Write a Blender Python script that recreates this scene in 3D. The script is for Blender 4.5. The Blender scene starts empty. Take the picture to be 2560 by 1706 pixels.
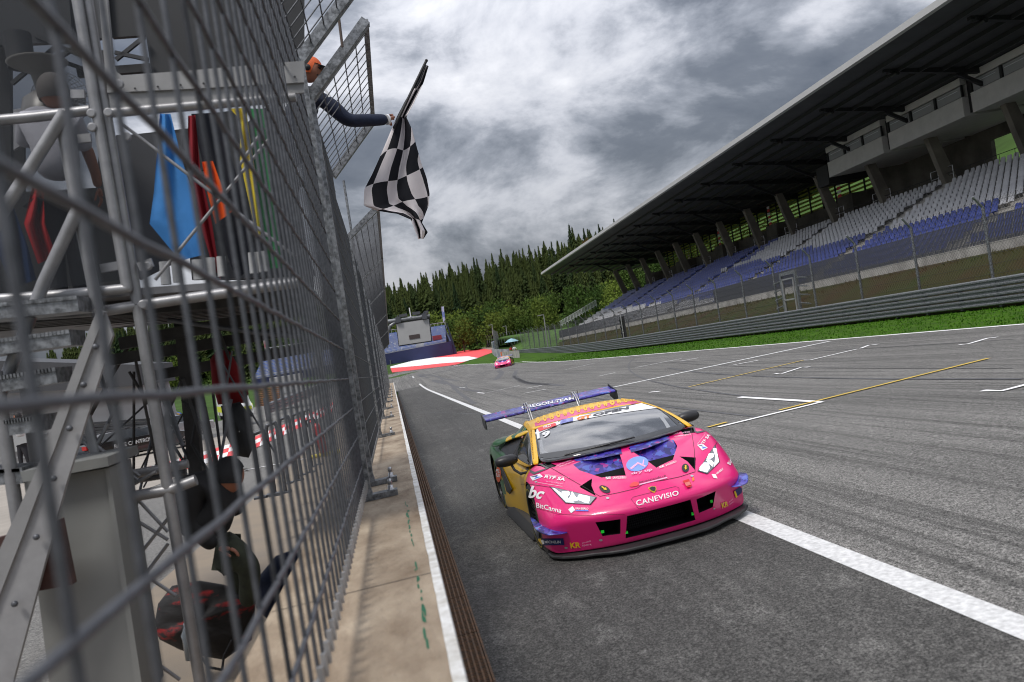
import bpy, bmesh, math, random
from mathutils import Vector, Matrix, noise
from mathutils.bvhtree import BVHTree
from math import radians, sin, cos, pi, sqrt, tan
random.seed(7)
S = bpy.context.scene
COL = S.collection
# ---------------------------------------------------------------- camera
PW, PH = 2560.0, 1706.0
F, PITCH, YAW, ROLL, CAMH = 2052.88, -0.0136481, 0.1498822, -0.1524543, 1.9905421
CS, LS = 0.0479776, -0.032312          # cross fall and long fall of the track
_fw = Vector((sin(YAW)*cos(PITCH), cos(YAW)*cos(PITCH), sin(PITCH)))
_ri = Vector((cos(YAW), -sin(YAW), 0)); _up = _ri.cross(_fw)
CR = cos(ROLL)*_ri + sin(ROLL)*_up; CU = -sin(ROLL)*_ri + cos(ROLL)*_up; CF = _fw
cam = bpy.data.cameras.new('camera'); camo = bpy.data.objects.new('camera', cam); COL.objects.link(camo)
camo.matrix_world = Matrix(((CR.x, CU.x, -CF.x, 0), (CR.y, CU.y, -CF.y, 0), (CR.z, CU.z, -CF.z, CAMH), (0, 0, 0, 1)))
cam.sensor_width = 36; cam.lens = F/PW*36; cam.clip_start = 0.03; cam.clip_end = 6000
cam.dof.use_dof = True; cam.dof.focus_distance = 14.0; cam.dof.aperture_fstop = 2.2; cam.dof.aperture_blades = 9
S.camera = camo
S.cycles.filter_width = 1.0
S.render.resolution_x = 1024; S.render.resolution_y = 682
# ---------------------------------------------------------------- light
SUN_EL, SUN_ROT = radians(58), radians(222)
wd = bpy.data.worlds.new('World'); S.world = wd; wd.use_nodes = True
nt = wd.node_tree; N = nt.nodes; L = nt.links; N.clear()
def nn(t, **k):
    n = N.new(t)
    for a, b in k.items(): setattr(n, a, b)
    return n
wo = nn('ShaderNodeOutputWorld'); bg = nn('ShaderNodeBackground'); bg.inputs[1].default_value = 0.12
sky = nn('ShaderNodeTexSky', sky_type='NISHITA'); sky.sun_disc = False
sky.sun_elevation = SUN_EL; sky.sun_rotation = SUN_ROT; sky.air_density = 1.4; sky.dust_density = 2
tc = nn('ShaderNodeTexCoord'); sx = nn('ShaderNodeSeparateXYZ'); L.new(tc.outputs['Generated'], sx.inputs[0])
def mth(op, a, b=None, clamp=False):
    n = nn('ShaderNodeMath', operation=op); n.use_clamp = clamp
    for i, v in enumerate((a, b)):
        if v is None: continue
        if hasattr(v, 'links'): L.new(v, n.inputs[i])
        else: n.inputs[i].default_value = v
    return n.outputs[0]
cx = nn('ShaderNodeMapping'); cx.inputs['Scale'].default_value = (1.0, 1.0, 1.9); L.new(tc.outputs['Generated'], cx.inputs[0])
def nz(scale, detail, rough, off, dist=0.0, sc=(1, 1, 1)):
    mp = nn('ShaderNodeMapping'); mp.inputs['Location'].default_value = off; mp.inputs['Scale'].default_value = sc
    L.new(cx.outputs[0], mp.inputs[0])
    t = nn('ShaderNodeTexNoise'); t.inputs['Scale'].default_value = scale; t.inputs['Detail'].default_value = detail
    t.inputs['Roughness'].default_value = rough; t.inputs['Distortion'].default_value = dist
    L.new(mp.outputs[0], t.inputs[0]); return t.outputs[0]
def rmp(v, stops, interp='LINEAR'):
    r = nn('ShaderNodeValToRGB'); r.color_ramp.interpolation = interp; e = r.color_ramp.elements
    while len(e) < len(stops): e.new(0.5)
    for i, (p, c) in enumerate(stops):
        e[i].position = p; e[i].color = (c[0], c[1], c[2], 1) if isinstance(c, tuple) else (c, c, c, 1)
    L.new(v, r.inputs[0]); return r.outputs[0]
SKO = (2.91, 1.36, 5.72)
# cloud deck: big dark masses, smaller billows and wisps
big = nz(1.7, 3, 0.5, SKO, 0.5); mid = nz(4.6, 12, 0.60, (SKO[1], SKO[0], 2.2), 0.25)
cl = mth('ADD', mth('MULTIPLY', big, 0.50), mth('MULTIPLY', mid, 0.50))
colr = rmp(cl, [(0.37, (0.10, 0.115, 0.15)), (0.44, (0.155, 0.172, 0.21)), (0.482, (0.30, 0.32, 0.37)), (0.525, (0.54, 0.555, 0.61)), (0.63, (0.88, 0.88, 0.91))])
elev = mth('ADD', mth('MULTIPLY', mth('MAXIMUM', sx.outputs[2], 0.0), 2.4), 0.85)
sc_ = mth('MULTIPLY', elev, 7.3)
mul = nn('ShaderNodeVectorMath', operation='SCALE'); L.new(sc_, mul.inputs['Scale']); L.new(colr, mul.inputs[0])
mixs = nn('ShaderNodeMixRGB'); mixs.inputs[0].default_value = 0.93
L.new(sky.outputs[0], mixs.inputs[1]); L.new(mul.outputs[0], mixs.inputs[2])
L.new(mixs.outputs[0], bg.inputs[0]); L.new(bg.outputs[0], wo.inputs[0])
sl = bpy.data.lights.new('sun', 'SUN'); sl.energy = 2.7; sl.angle = radians(14); sl.color = (1, 0.96, 0.9)
so = bpy.data.objects.new('sun', sl); COL.objects.link(so)
sd = Vector((sin(SUN_ROT)*cos(SUN_EL), cos(SUN_ROT)*cos(SUN_EL), sin(SUN_EL)))
so.rotation_euler = sd.to_track_quat('Z', 'Y').to_euler(); so.location = (0, 0, 60)
S.view_settings.view_transform = 'Standard'; S.view_settings.look = 'None'; S.view_settings.exposure = 0.0; S.view_settings.gamma = 1.0

# ---------------------------------------------------------------- helpers
def T(x, y, z=0.0): return Vector((x, y, z + CS*x + LS*y))       # track frame -> world
def rayd(px, py): return CF + CR*((px-1280)/F) - CU*((py-853)/F)
O = Vector((0, 0, CAMH))
def at(Y, px, py):            # world point at forward distance Y
    d = rayd(px, py); return O + d*(Y/d.y)
def atX(X, px, py):
    d = rayd(px, py); return O + d*(X/d.x)
def atR(R, px, py):
    d = rayd(px, py).normalized(); return O + d*R
def UT(w): return Vector((w.x, w.y, w.z - CS*w.x - LS*w.y))
MATS = {}
def mat(name, col, rough=0.6, metal=0.0, var=0.0, vscale=8.0, bump=0.0, bscale=60.0, spec=0.5, coat=0.0, col2=None, emis=None, stretch=None, alpha=1.0, trans=0.0, sharp=0.15, detail=6, ctr=0.5):
    if name in MATS: return MATS[name]
    m = bpy.data.materials.new(name); m.use_nodes = True; t = m.node_tree; b = t.nodes['Principled BSDF']
    b.inputs['Base Color'].default_value = (*col, 1); b.inputs['Roughness'].default_value = rough; b.inputs['Metallic'].default_value = metal
    b.inputs['Specular IOR Level'].default_value = spec; b.inputs['Coat Weight'].default_value = coat; b.inputs['Coat Roughness'].default_value = 0.06
    if trans: b.inputs['Transmission Weight'].default_value = trans
    if alpha < 1: b.inputs['Alpha'].default_value = alpha
    if emis: b.inputs['Emission Color'].default_value = (*emis[0], 1); b.inputs['Emission Strength'].default_value = emis[1]
    tcn = t.nodes.new('ShaderNodeTexCoord'); mp = t.nodes.new('ShaderNodeMapping'); t.links.new(tcn.outputs['Object'], mp.inputs[0])
    if stretch: mp.inputs['Scale'].default_value = stretch
    if var or col2:
        n = t.nodes.new('ShaderNodeTexNoise'); n.inputs['Scale'].default_value = vscale; n.inputs['Detail'].default_value = detail; n.inputs['Roughness'].default_value = 0.6
        t.links.new(mp.outputs[0], n.inputs[0])
        r = t.nodes.new('ShaderNodeValToRGB'); c2 = col2 or tuple(max(0, c*(1-var)) for c in col); c1 = col if col2 else tuple(min(1, c*(1+var*.6)) for c in col)
        r.color_ramp.elements[0].position = ctr-sharp; r.color_ramp.elements[1].position = ctr+sharp
        r.color_ramp.elements[0].color = (*c2, 1); r.color_ramp.elements[1].color = (*c1, 1)
        t.links.new(n.outputs[0], r.inputs[0]); t.links.new(r.outputs[0], b.inputs['Base Color'])
    if bump:
        n = t.nodes.new('ShaderNodeTexNoise'); n.inputs['Scale'].default_value = bscale; n.inputs['Detail'].default_value = 5
        t.links.new(mp.outputs[0], n.inputs[0]); bp = t.nodes.new('ShaderNodeBump'); bp.inputs['Strength'].default_value = bump; bp.inputs['Distance'].default_value = 0.02
        t.links.new(n.outputs[0], bp.inputs['Height']); t.links.new(bp.outputs[0], b.inputs['Normal'])
    MATS[name] = m; return m
class MB:
    def __init__(s): s.v = []; s.f = []; s.mi = []; s.cm = 0; s.sm = []
    def add(s, vs, fs, smooth=False):
        o = len(s.v); s.v += [Vector(v) for v in vs]
        for f in fs: s.f.append([i+o for i in f]); s.mi.append(s.cm); s.sm.append(smooth)
    def hexa(s, p):  # 8 points: bottom 4 ccw, top 4 ccw
        s.add(p, [(3, 2, 1, 0), (4, 5, 6, 7), (0, 1, 5, 4), (1, 2, 6, 5), (2, 3, 7, 6), (3, 0, 4, 7)])
    def box(s, a, b, m=None):
        x0, y0, z0 = a; x1, y1, z1 = b
        P = [(x0,y0,z0),(x1,y0,z0),(x1,y1,z0),(x0,y1,z0),(x0,y0,z1),(x1,y0,z1),(x1,y1,z1),(x0,y1,z1)]
        if m: P = [m @ Vector(q) for q in P]
        s.hexa(P)
    def tbox(s, a, b):   # box in track frame, sheared to world
        x0, y0, z0 = a; x1, y1, z1 = b
        s.hexa([T(x0,y0,z0),T(x1,y0,z0),T(x1,y1,z0),T(x0,y1,z0),T(x0,y0,z1),T(x1,y0,z1),T(x1,y1,z1),T(x0,y1,z1)])
    def tube(s, a, b, r, n=8, r2=None, cap=True, smooth=True):
        a = Vector(a); b = Vector(b); d = (b-a)
        if d.length < 1e-6: return
        d.normalize(); q = d.orthogonal().normalized(); w = d.cross(q); r2 = r if r2 is None else r2
        P = [a+(q*cos(2*pi*i/n)+w*sin(2*pi*i/n))*r for i in range(n)]+[b+(q*cos(2*pi*i/n)+w*sin(2*pi*i/n))*r2 for i in range(n)]
        s.add(P, [(i, (i+1) % n, n+(i+1) % n, n+i) for i in range(n)], smooth)
        if cap: s.add(P[:n], [tuple(reversed(range(n)))]); s.add(P[n:], [tuple(range(n))])
    def path(s, pts, r, n=8):
        for i in range(len(pts)-1): s.tube(pts[i], pts[i+1], r, n)
    def bar(s, a, b, w, h, up=Vector((0, 0, 1))):   # rectangular bar from a to b
        a = Vector(a); b = Vector(b); d = (b-a).normalized(); sd_ = d.cross(up)
        if sd_.length < 1e-4: sd_ = d.cross(Vector((1, 0, 0)))
        sd_.normalize(); u = sd_.cross(d)
        P = [e+sd_*(i*w/2)+u*(j*h/2) for e in (a, b) for i, j in ((-1,-1),(1,-1),(1,1),(-1,1))]
        s.add(P, [(0,1,2,3),(7,6,5,4),(0,4,5,1),(1,5,6,2),(2,6,7,3),(3,7,4,0)])
    def grid(s, rows, smooth=True, close=False):
        n = len(rows[0]); V = [p for r in rows for p in r]; Fc = []
        for i in range(len(rows)-1):
            for j in range(n-1+(1 if close else 0)):
                k = (j+1) % n; Fc.append((i*n+j, i*n+k, (i+1)*n+k, (i+1)*n+j))
        s.add(V, Fc, smooth)
    def poly(s, pts): s.add(pts, [tuple(range(len(pts)))])
    def prism(s, pts, d):
        n = len(pts); pts = [Vector(p) for p in pts]; d = Vector(d)
        s.add(pts+[p+d for p in pts], [tuple(reversed(range(n))), tuple(range(n, 2*n))]+[(i, (i+1) % n, n+(i+1) % n, n+i) for i in range(n)])
    def lathe(s, prof, c, ax=Vector((0, 0, 1)), n=24, smooth=True):
        ax = Vector(ax).normalized(); q = ax.orthogonal().normalized(); w = ax.cross(q); c = Vector(c)
        s.grid([[c+ax*z+(q*cos(2*pi*i/n)+w*sin(2*pi*i/n))*r for i in range(n)] for r, z in prof], smooth, True)
    def ball(s, c, r, n=10, sc=(1, 1, 1)):
        c = Vector(c); R = []
        for i in range(n+1):
            a = pi*i/n; R.append([c+Vector((sin(a)*cos(2*pi*j/(2*n))*r*sc[0], sin(a)*sin(2*pi*j/(2*n))*r*sc[1], cos(a)*r*sc[2])) for j in range(2*n)])
        s.grid(R, True, True)
    def build(s, name, mats, parent=None, label=None, cat=None, group=None, kind=None, base=None, weld=False):
        if not isinstance(mats, (list, tuple)): mats = [mats]
        me = bpy.data.meshes.new(name)
        if parent is not None: b = WL[parent]
        elif base is not None: b = Vector(base)
        elif s.v:
            xs = [v.x for v in s.v]; ys = [v.y for v in s.v]; zs = [v.z for v in s.v]
            b = Vector(((min(xs)+max(xs))/2, (min(ys)+max(ys))/2, min(zs)))
        else: b = Vector((0, 0, 0))
        if kind == 'structure' or kind == 'stuff' and parent is None: b = Vector((0, 0, 0))
        me.from_pydata([v-b for v in s.v], [], s.f)
        for m in mats: me.materials.append(m)
        me.polygons.foreach_set('material_index', s.mi); me.polygons.foreach_set('use_smooth', s.sm); me.update()
        o = bpy.data.objects.new(name, me); COL.objects.link(o)
        if weld:
            bm = bmesh.new(); bm.from_mesh(me); bmesh.ops.remove_doubles(bm, verts=bm.verts, dist=1e-4); bm.to_mesh(me); bm.free()
        if parent is not None: o.parent = parent; WL[o] = b
        else: o.location = b; WL[o] = b
        tag(o, label, cat, group, kind); return o
WL = {}
def tag(o, label=None, cat=None, group=None, kind=None):
    if label: o['label'] = label
    if cat: o['category'] = cat
    if group: o['group'] = group
    if kind: o['kind'] = kind
    return o
def thing(name, label, cat, base=(0, 0, 0), group=None, rz=0.0):
    o = bpy.data.objects.new(name, None); o.empty_display_size = 0.2; COL.objects.link(o); o.location = base; o.rotation_euler = (0, 0, rz)
    WL[o] = Vector(base); return tag(o, label, cat, group)
def local(o): WL[o] = Vector((0, 0, 0)); return o      # children of o are given in o's own frame
KIDS = None
def kids_of(o):
    return [c for c in bpy.data.objects if c.parent == o]
def copy_tree(o, parent=None, cache={}):
    if o not in cache: cache[o] = kids_of(o)
    c = o.copy(); COL.objects.link(c)
    if parent is not None: c.parent = parent
    for ch in cache[o]: copy_tree(ch, c)
    return c
def smooth_n(a, b, t): t = max(0, min(1, (t-a)/(b-a))); return t*t*(3-2*t)
def gz(x, y):        # height of the ground above the track plane
    h = 0.0
    if y > 70: h = 0.032/70*(min(y, 105)-70)**2 + (max(y, 105)-105)*0.032
    return h
def far_level(x, y):   # world height of the ground surface everywhere
    w = CS*x+LS*y+gz(x, y)
    xm = max(-1.0, min(20.0, x)); w2 = CS*xm + LS*y + gz(x, y)
    k = smooth_n(110, 230, y); flat = CS*8 + LS*105 + 0.56
    return w2*(1-k)+flat*k
def G(x, y, dz=0.0):
    return Vector((x, y, far_level(x, y)+dz))
def hitG(px, py, dz=0.0):   # ground point seen at a photo pixel
    d = rayd(px, py); t = 2.0
    while t < 900:
        p = O+d*t
        if p.z < far_level(p.x, p.y)+dz: break
        t *= 1.01
    a, b = t/1.01, t
    for _ in range(30):
        m = (a+b)/2; p = O+d*m
        if p.z < far_level(p.x, p.y)+dz: b = m
        else: a = m
    return O+d*b
galv = mat('galvanised_steel', (0.23, 0.24, 0.255), 0.45, 0.65, var=0.6, vscale=22, bump=0.15, bscale=40)
galvd = mat('wire_steel', (0.10, 0.105, 0.118), 0.5, 0.5, var=0.25, vscale=30)
alu = mat('brushed_aluminium', (0.42, 0.42, 0.43), 0.38, 0.6, var=0.2, vscale=6)
blk = mat('black_matt', (0.012, 0.012, 0.014), 0.6)
dark = mat('dark_grey', (0.035, 0.037, 0.042), 0.7, var=0.3, vscale=3)
# ================================================================ ground, track, markings, pit wall
def node_mat(name):
    m = bpy.data.materials.new(name); m.use_nodes = True; MATS[name] = m
    return m, m.node_tree, m.node_tree.nodes['Principled BSDF']
def asphalt(name, lo, hi, streak=0.5, blotch=0.3, worn=False):
    m, t, b = node_mat(name); n = t.nodes; l = t.links
    tc = n.new('ShaderNodeTexCoord')
    def noi(sc, det, st=None, rough=.6, off=0):
        mp = n.new('ShaderNodeMapping'); mp.inputs['Scale'].default_value = st or (1, 1, 1); mp.inputs['Location'].default_value = (off, off, 0); l.new(tc.outputs['Object'], mp.inputs[0])
        x = n.new('ShaderNodeTexNoise'); x.inputs['Scale'].default_value = sc; x.inputs['Detail'].default_value = det; x.inputs['Roughness'].default_value = rough
        l.new(mp.outputs[0], x.inputs[0]); return x.outputs[0]
    def ramp(v, a, b_, ca, cb):
        r = n.new('ShaderNodeValToRGB'); r.color_ramp.elements[0].position = a; r.color_ramp.elements[1].position = b_
        r.color_ramp.elements[0].color = (ca, ca, ca, 1); r.color_ramp.elements[1].color = (cb, cb, cb, 1); l.new(v, r.inputs[0]); return r.outputs[0]
    def mul(a, b_, f=1.0):
        x = n.new('ShaderNodeMixRGB'); x.blend_type = 'MULTIPLY'; x.inputs[0].default_value = f; l.new(a, x.inputs[1]); l.new(b_, x.inputs[2]); return x.outputs[0]
    sp = noi(70, 5, rough=.85)
    base = ramp(sp, .43, .60, lo, hi)
    c = mul(base, ramp(noi(26, 3, off=5), .36, .62, .62, 1.25))
    c = mul(c, ramp(noi(1.0, 6, (1.9, .03, 1), .7), .38, .62, 1-streak*.55, 1.05))
    c = mul(c, ramp(noi(1.0, 5, (9.0, .07, 1), .7, 9), .40, .52, 1-streak, 1.0))
    c = mul(c, ramp(noi(.35, 6, (1, .35, 1), .6, 3), .40, .60, 1-blotch*.5, 1+blotch*.4))
    if worn:
        w1 = ramp(noi(2.6, 12, (1, .6, 1), .82, 17), .53, .68, 0.0, .40); x = n.new('ShaderNodeMixRGB'); l.new(w1, x.inputs[0]); l.new(c, x.inputs[1]); l.new(ramp(sp, .42, .58, .04, .46), x.inputs[2]); c = x.outputs[0]
    xx = n.new('ShaderNodeMixRGB'); xx.blend_type = 'MULTIPLY'; xx.inputs[0].default_value = 1; l.new(c, xx.inputs[1]); xx.inputs[2].default_value = (1.03, 1.0, .95, 1); c = xx.outputs[0]
    l.new(c, b.inputs['Base Color']); b.inputs['Roughness'].default_value = .82; b.inputs['Specular IOR Level'].default_value = .35
    bp = n.new('ShaderNodeBump'); bp.inputs['Strength'].default_value = .35; bp.inputs['Distance'].default_value = .006; l.new(sp, bp.inputs['Height']); l.new(bp.outputs[0], b.inputs['Normal'])
    return m
asph = asphalt('track_asphalt', .026, .35, .40, .15)
asph_edge = asphalt('pit_edge_asphalt', .014, .14, .15, .3, True)
asph_far = asphalt('service_asphalt', .10, .22, .1, .15)
grass = mat('grass', (.058, .135, .008), .9, var=.5, vscale=1.1, bump=.8, bscale=25, spec=.1, col2=(.028, .060, .010), sharp=.2, detail=10)
meadow = mat('meadow', (.05, .10, .02), .95, vscale=.15, col2=(.03, .055, .012), spec=.1)
conc = mat('wall_concrete', (.40, .325, .24), .85, vscale=3.2, col2=(.17, .12, .078), bump=.7, bscale=30, sharp=.16, detail=12, stretch=(1, .45, 1))
apron = mat('apron_concrete', (.25, .20, .145), .9, vscale=1.2, col2=(.17, .145, .12), bump=.2, sharp=.3, detail=9)
white = mat('white_line_paint', (.78, .78, .78), .6, vscale=24, col2=(.42, .42, .42), sharp=.22, detail=8, bump=.2, bscale=90)
whitec = mat('clean_white_paint', (.82, .81, .82), .55, var=.08, vscale=2)
yel = mat('yellow_line_paint', (.62, .42, .06), .6, var=.3, vscale=20)
redp = mat('red_runoff_paint', (.72, .045, .05), .6, var=.12, vscale=.4)
def sheet(pts, m, dz, name, maxe=6.0, kind='structure', obj=None):
    bm = bmesh.new(); vs = [bm.verts.new((p[0], p[1], 0)) for p in pts]; bm.faces.new(vs)
    bmesh.ops.triangulate(bm, faces=bm.faces)
    for _ in range(7):
        e = [x for x in bm.edges if x.calc_length() > maxe*(1+abs(x.verts[0].co.y)/120)]
        if not e: break
        bmesh.ops.subdivide_edges(bm, edges=e, cuts=1); bmesh.ops.triangulate(bm, faces=[f for f in bm.faces if len(f.verts) > 3])
    for v in bm.verts: v.co.z = far_level(v.co.x, v.co.y)+dz
    bmesh.ops.recalc_face_normals(bm, faces=bm.faces)
    if sum(f.normal.z for f in bm.faces) < 0: bmesh.ops.reverse_faces(bm, faces=bm.faces)
    me = bpy.data.meshes.new(name); bm.to_mesh(me); bm.free(); me.materials.append(m)
    o = bpy.data.objects.new(name, me); COL.objects.link(o); WL[o] = Vector((0, 0, 0))
    return tag(o, kind=kind)
def hp(px, py): p = hitG(px, py); return (p.x, p.y)
HX = [-420, -260, -160, -100, -60, -40, -25, -15, -8, -4, -1, 2, 6, 10, 15, 20, 26, 34, 44, 60, 80, 105, 135, 170, 220, 290, 380, 520]
def hill(x, y):
    base = 17+max(0, min(x, 260))*.10 + 2.0*noise.noise(Vector((x*.012, y*.012, 0)))
    k = smooth_n(262-max(0, x-60)*.55, 420-max(0, x-60)*.6, y)
    far = smooth_n(420, 800, y)*6
    side = smooth_n(46, 110, x)*30*(1-smooth_n(190, 250, y))*smooth_n(-30, 10, y)
    return base*k+far+side
def groundz(x, y): return far_level(x, y)+hill(x, y)
HY = list(range(-30, 0, 10))+list(range(0, 300, 6))+list(range(300, 460, 10))+[480, 520, 600, 700, 850]
m_ = MB(); m_.grid([[Vector((x, y, groundz(x, y)-.03)) for x in HX] for y in HY]); m_.build('ground', meadow, kind='structure')
# track
far_edge = [hp(1280, 909), hp(1200, 911), hp(1135, 914), hp(1060, 919), hp(1010, 928), hp(980, 934)]
tp = [(.34, -8), (15.72, -8)]+[(15.72, y) for y in range(10, 100, 10)]+far_edge+[(-18, far_edge[-1][1]+4), (-18, 88), (.34, 88)]
sheet(tp, asph, .012, 'race_track')
sheet([(.34, -8), (2.93, -8), (2.93, 60), (2.9, 90), (.34, 90)], asph_edge, .017, 'pit_exit_asphalt')
sheet([(15.72, -8), (21.6, -8), (21.6, 128), hp(1290, 903), hp(1235, 903), hp(1232, 880), hp(1195, 896), hp(1168, 905), hp(1142, 912), hp(1200, 911), hp(1280, 909)]+[(15.72, y) for y in range(90, 0, -10)], grass, .008, 'grass_verge')
# right hand edge line and pit line
def line(pts, w, m, dz, name='track_marking'):
    mb = MB(); P = [Vector((p[0], p[1], 0)) for p in pts]
    Q = []
    for a, b in zip(P[:-1], P[1:]):
        n = max(1, int((b-a).length/5)); Q += [a.lerp(b, i/n) for i in range(n)]
    Q.append(P[-1]); R = []
    for i, q in enumerate(Q):
        d = (Q[min(i+1, len(Q)-1)]-Q[max(i-1, 0)]).normalized(); s_ = Vector((-d.y, d.x, 0))*w/2
        R.append([G((q+s_).x, (q+s_).y, dz), G((q-s_).x, (q-s_).y, dz)])
    mb.grid(R, False); 
    if R: pass
    return mb.build(name, m, kind='structure')
line([(15.72, -8), (15.72, 98)]+far_edge[0:3], .17, whitec, .022, 'track_edge_line')
line([(3.03, -8), (3.03, 60), (3.0, hp(1017, 945)[1])], .21, white, .022, 'pit_lane_line')
line([(3.0, hp(1017, 945)[1]), hp(985, 946)], .14, white, .022, 'pit_lane_line')
def zp(x0, y0, sc, pts): return [hp(x0+a/sc, y0+b/sc) for a, b in pts]
line([hp(1500, 977), hp(2075, 855)], .32, white, .024, 'start_line')
for pts in (zp(1900, 650, 3.485, [(-360, 1468), (540, 1250)]), zp(1900, 650, 3.485, [(540, 1250), (-180, 1205)]), zp(1900, 650, 3.485, [(370, 882), (440, 880), (845, 785)]),
            zp(1900, 650, 3.485, [(880, 778), (950, 750), (1025, 743)]), zp(1900, 650, 3.485, [(130, 1000), (190, 1000), (360, 945), (430, 942)]),
            zp(1900, 650, 3.485, [(1730, 750), (1820, 740), (1990, 690), (2070, 682)]), zp(1900, 650, 3.485, [(2400, 1080), (2110, 1155), (1940, 1153)]),
            zp(1350, 450, 3.135, [(195, 1492), (430, 1440)]), zp(1350, 450, 3.135, [(750, 1475), (1110, 1405)]), zp(1350, 450, 3.135, [(460, 1543), (590, 1515)]),
            zp(1350, 450, 3.135, [(1510, 1458), (1710, 1420)]), zp(1350, 450, 3.135, [(1100, 1425), (1240, 1400)]),
            zp(850, 450, 2.852, [(980, 1520), (1030, 1525), (1280, 1470)]), zp(850, 450, 2.852, [(1330, 1490), (1440, 1470)]), zp(850, 450, 2.852, [(850, 1485), (895, 1482)]),
            [hp(1310, 985), hp(1365, 975)], [hp(1625, 983), hp(1650, 981)]):
    line(pts, .12, whitec, .026, 'grid_marking')
for pts in ([hp(1950, 1029), hp(2473, 899)], [hp(1722, 970), hp(2010, 903)], [hp(1770, 1072), hp(1818, 1059)]):
    line(pts, .10, yel, .028, 'yellow_grid_line')
# skid marks
rub = mat('tyre_rubber_mark', (.045, .045, .05), .85, vscale=2.5, col2=(.13, .13, .135), sharp=.3)
for pts, w in ((zp(950, 760, 5.88, [(1700, 1120), (1760, 1060), (1790, 1015), (1740, 980)]), .55), (zp(950, 760, 5.88, [(2000, 980), (1975, 1060), (2060, 1130), (2200, 1180), (2500, 1190)]), .35),
               (zp(950, 760, 5.88, [(560, 1040), (640, 1080), (760, 1120), (1000, 1180)]), .6), (zp(950, 760, 5.88, [(620, 1040), (800, 1060), (960, 1110), (1150, 1130)]), .4),
               (zp(850, 450, 2.852, [(700, 1400), (800, 1470), (850, 1520), (960, 1600)]), .25), (zp(850, 450, 2.852, [(590, 1400), (750, 1440), (900, 1500), (1000, 1510)]), .3),
               (zp(850, 450, 2.852, [(1250, 1370), (1240, 1410), (1330, 1450), (1600, 1470)]), .3)):
    line(pts, w, rub, .019, 'skid_mark')
random.seed(77)
for i in range(16):
    x0 = random.uniform(4, 14.5); y0 = random.uniform(9, 60); ln = random.uniform(10, 40); cv = random.uniform(-.012, .012); dx = random.uniform(-.05, .05)
    line([(x0+dx*k*ln/8+cv*(k*ln/8)**2*.5, y0+k*ln/8) for k in range(9)], random.uniform(.03, .10), rub, .018+.0002*i, 'skid_mark')
# run-off beyond the last corner
Z6 = lambda l: zp(950, 760, 5.88, l)
low = [(180, 1013), (620, 962), (1000, 915), (1130, 895), (1280, 847)]
mid_ = [(155, 948), (600, 912), (900, 880), (1240, 853)]
sheet(Z6(low+[(1240, 853), (900, 880), (600, 912), (155, 948)]), redp, .05, 'red_runoff_stripe')
sheet(Z6([(155, 947), (600, 911), (900, 879), (1240, 853), (1440, 800), (1300, 775), (1000, 784), (640, 800), (155, 925)]), whitec, .055, 'white_runoff_stripe')
sheet(Z6([(640, 800), (1000, 784), (1300, 775), (1440, 800), (1650, 722), (1640, 680), (1520, 685), (1310, 690), (1330, 630), (1180, 660), (900, 730)]), redp, .06, 'red_runoff_area')
grav = mat('gravel', (.26, .20, .15), .95, var=.2, vscale=.6)
sheet(Z6([(1330, 630), (1310, 690), (1520, 685), (1640, 680), (1700, 590), (1665, 565), (1430, 600)]), grav, .05, 'gravel_trap')
sheet([(-120, 60), (-2, 60), (-2, 128), (10, 136), (18, 150), (20, 240), (-120, 240)], meadow, -.012, 'infield_grass')
# pit side ground
sheet([(-.76, -8), (-.76, 80), (-3.1, 80), (-3.1, -8)], apron, .02, 'pit_wall_apron')
sheet([(-3.1, -8), (-3.1, 90), (-11, 90), (-60, 80), (-60, -8)], asph_far, .012, 'pit_lane')
sheet([(-7.5, 18), (-5.2, 44), (-9, 52), (-30, 52), (-30, 18)], mat('paved_forecourt', (.30, .27, .235), .9, var=.12, vscale=.8), .02, 'paved_forecourt')
line([hp(560, 1190), hp(625, 1176), hp(800, 1142)], .12, whitec, .03, 'pit_lane_line')
A0 = [hp(300, 1220), hp(470, 1175), hp(630, 1127), hp(735, 1078), hp(832, 1030)]; A1 = [hp(300, 1190), hp(470, 1143), hp(640, 1093), hp(735, 1052), hp(832, 1006)]
kb = MB()
for s_ in range(4):
    for k in range(7):
        for r in range(3):
            kb.cm = (k+r) % 2
            def q(u, v): 
                a = Vector((*A0[s_], 0)).lerp(Vector((*A0[s_+1], 0)), u); b = Vector((*A1[s_], 0)).lerp(Vector((*A1[s_+1], 0)), u); p = a.lerp(b, v); return G(p.x, p.y, .035)
            kb.poly([q(k/7, r/3), q((k+1)/7, r/3), q((k+1)/7, (r+1)/3), q(k/7, (r+1)/3)])
kb.build('painted_kerb', [redp, whitec], kind='structure')
# pit wall and drain
pw = thing('pit_wall', 'tan concrete pit wall with a white painted edge beside the track', 'wall', T(-.35, 20, 0))
mb = MB()
ys = [-2, 0]+[i*1.5 for i in range(1, 20)]+list(range(30, 95, 5))
prof = [(-.75, 0), (-.75, .985), (-.735, 1.0), (.045, 1.0), (.045, .99), (.045, 0)]
rows = [[T(x, y, z+gz(x, y)) for x, z in prof] for y in ys]; mb.grid(rows, False)
mb.poly([T(x, ys[0], z) for x, z in prof]); mb.build('wall_body', conc, pw)
random.seed(3)
eb = MB(); rows = []
for i in range(260):
    y = -2+ (i/259)**1.7*92; w = .032+.010*noise.noise(Vector((0, y*9, 0)))+.006*noise.noise(Vector((0, y*37, 4)))
    rows.append([T(x, y, z+gz(0, y)) for x, z in ((.085-w-.012, 1.003), (.083, 1.003), (.088, .99), (.088, .002), (.05, .002))])
eb.grid(rows, False); eb.build('painted_edge', mat('edge_white_paint', (.74, .74, .73), .7, vscale=10, col2=(.5, .48, .44), sharp=.12, detail=8), pw)
jb = MB()
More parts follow.
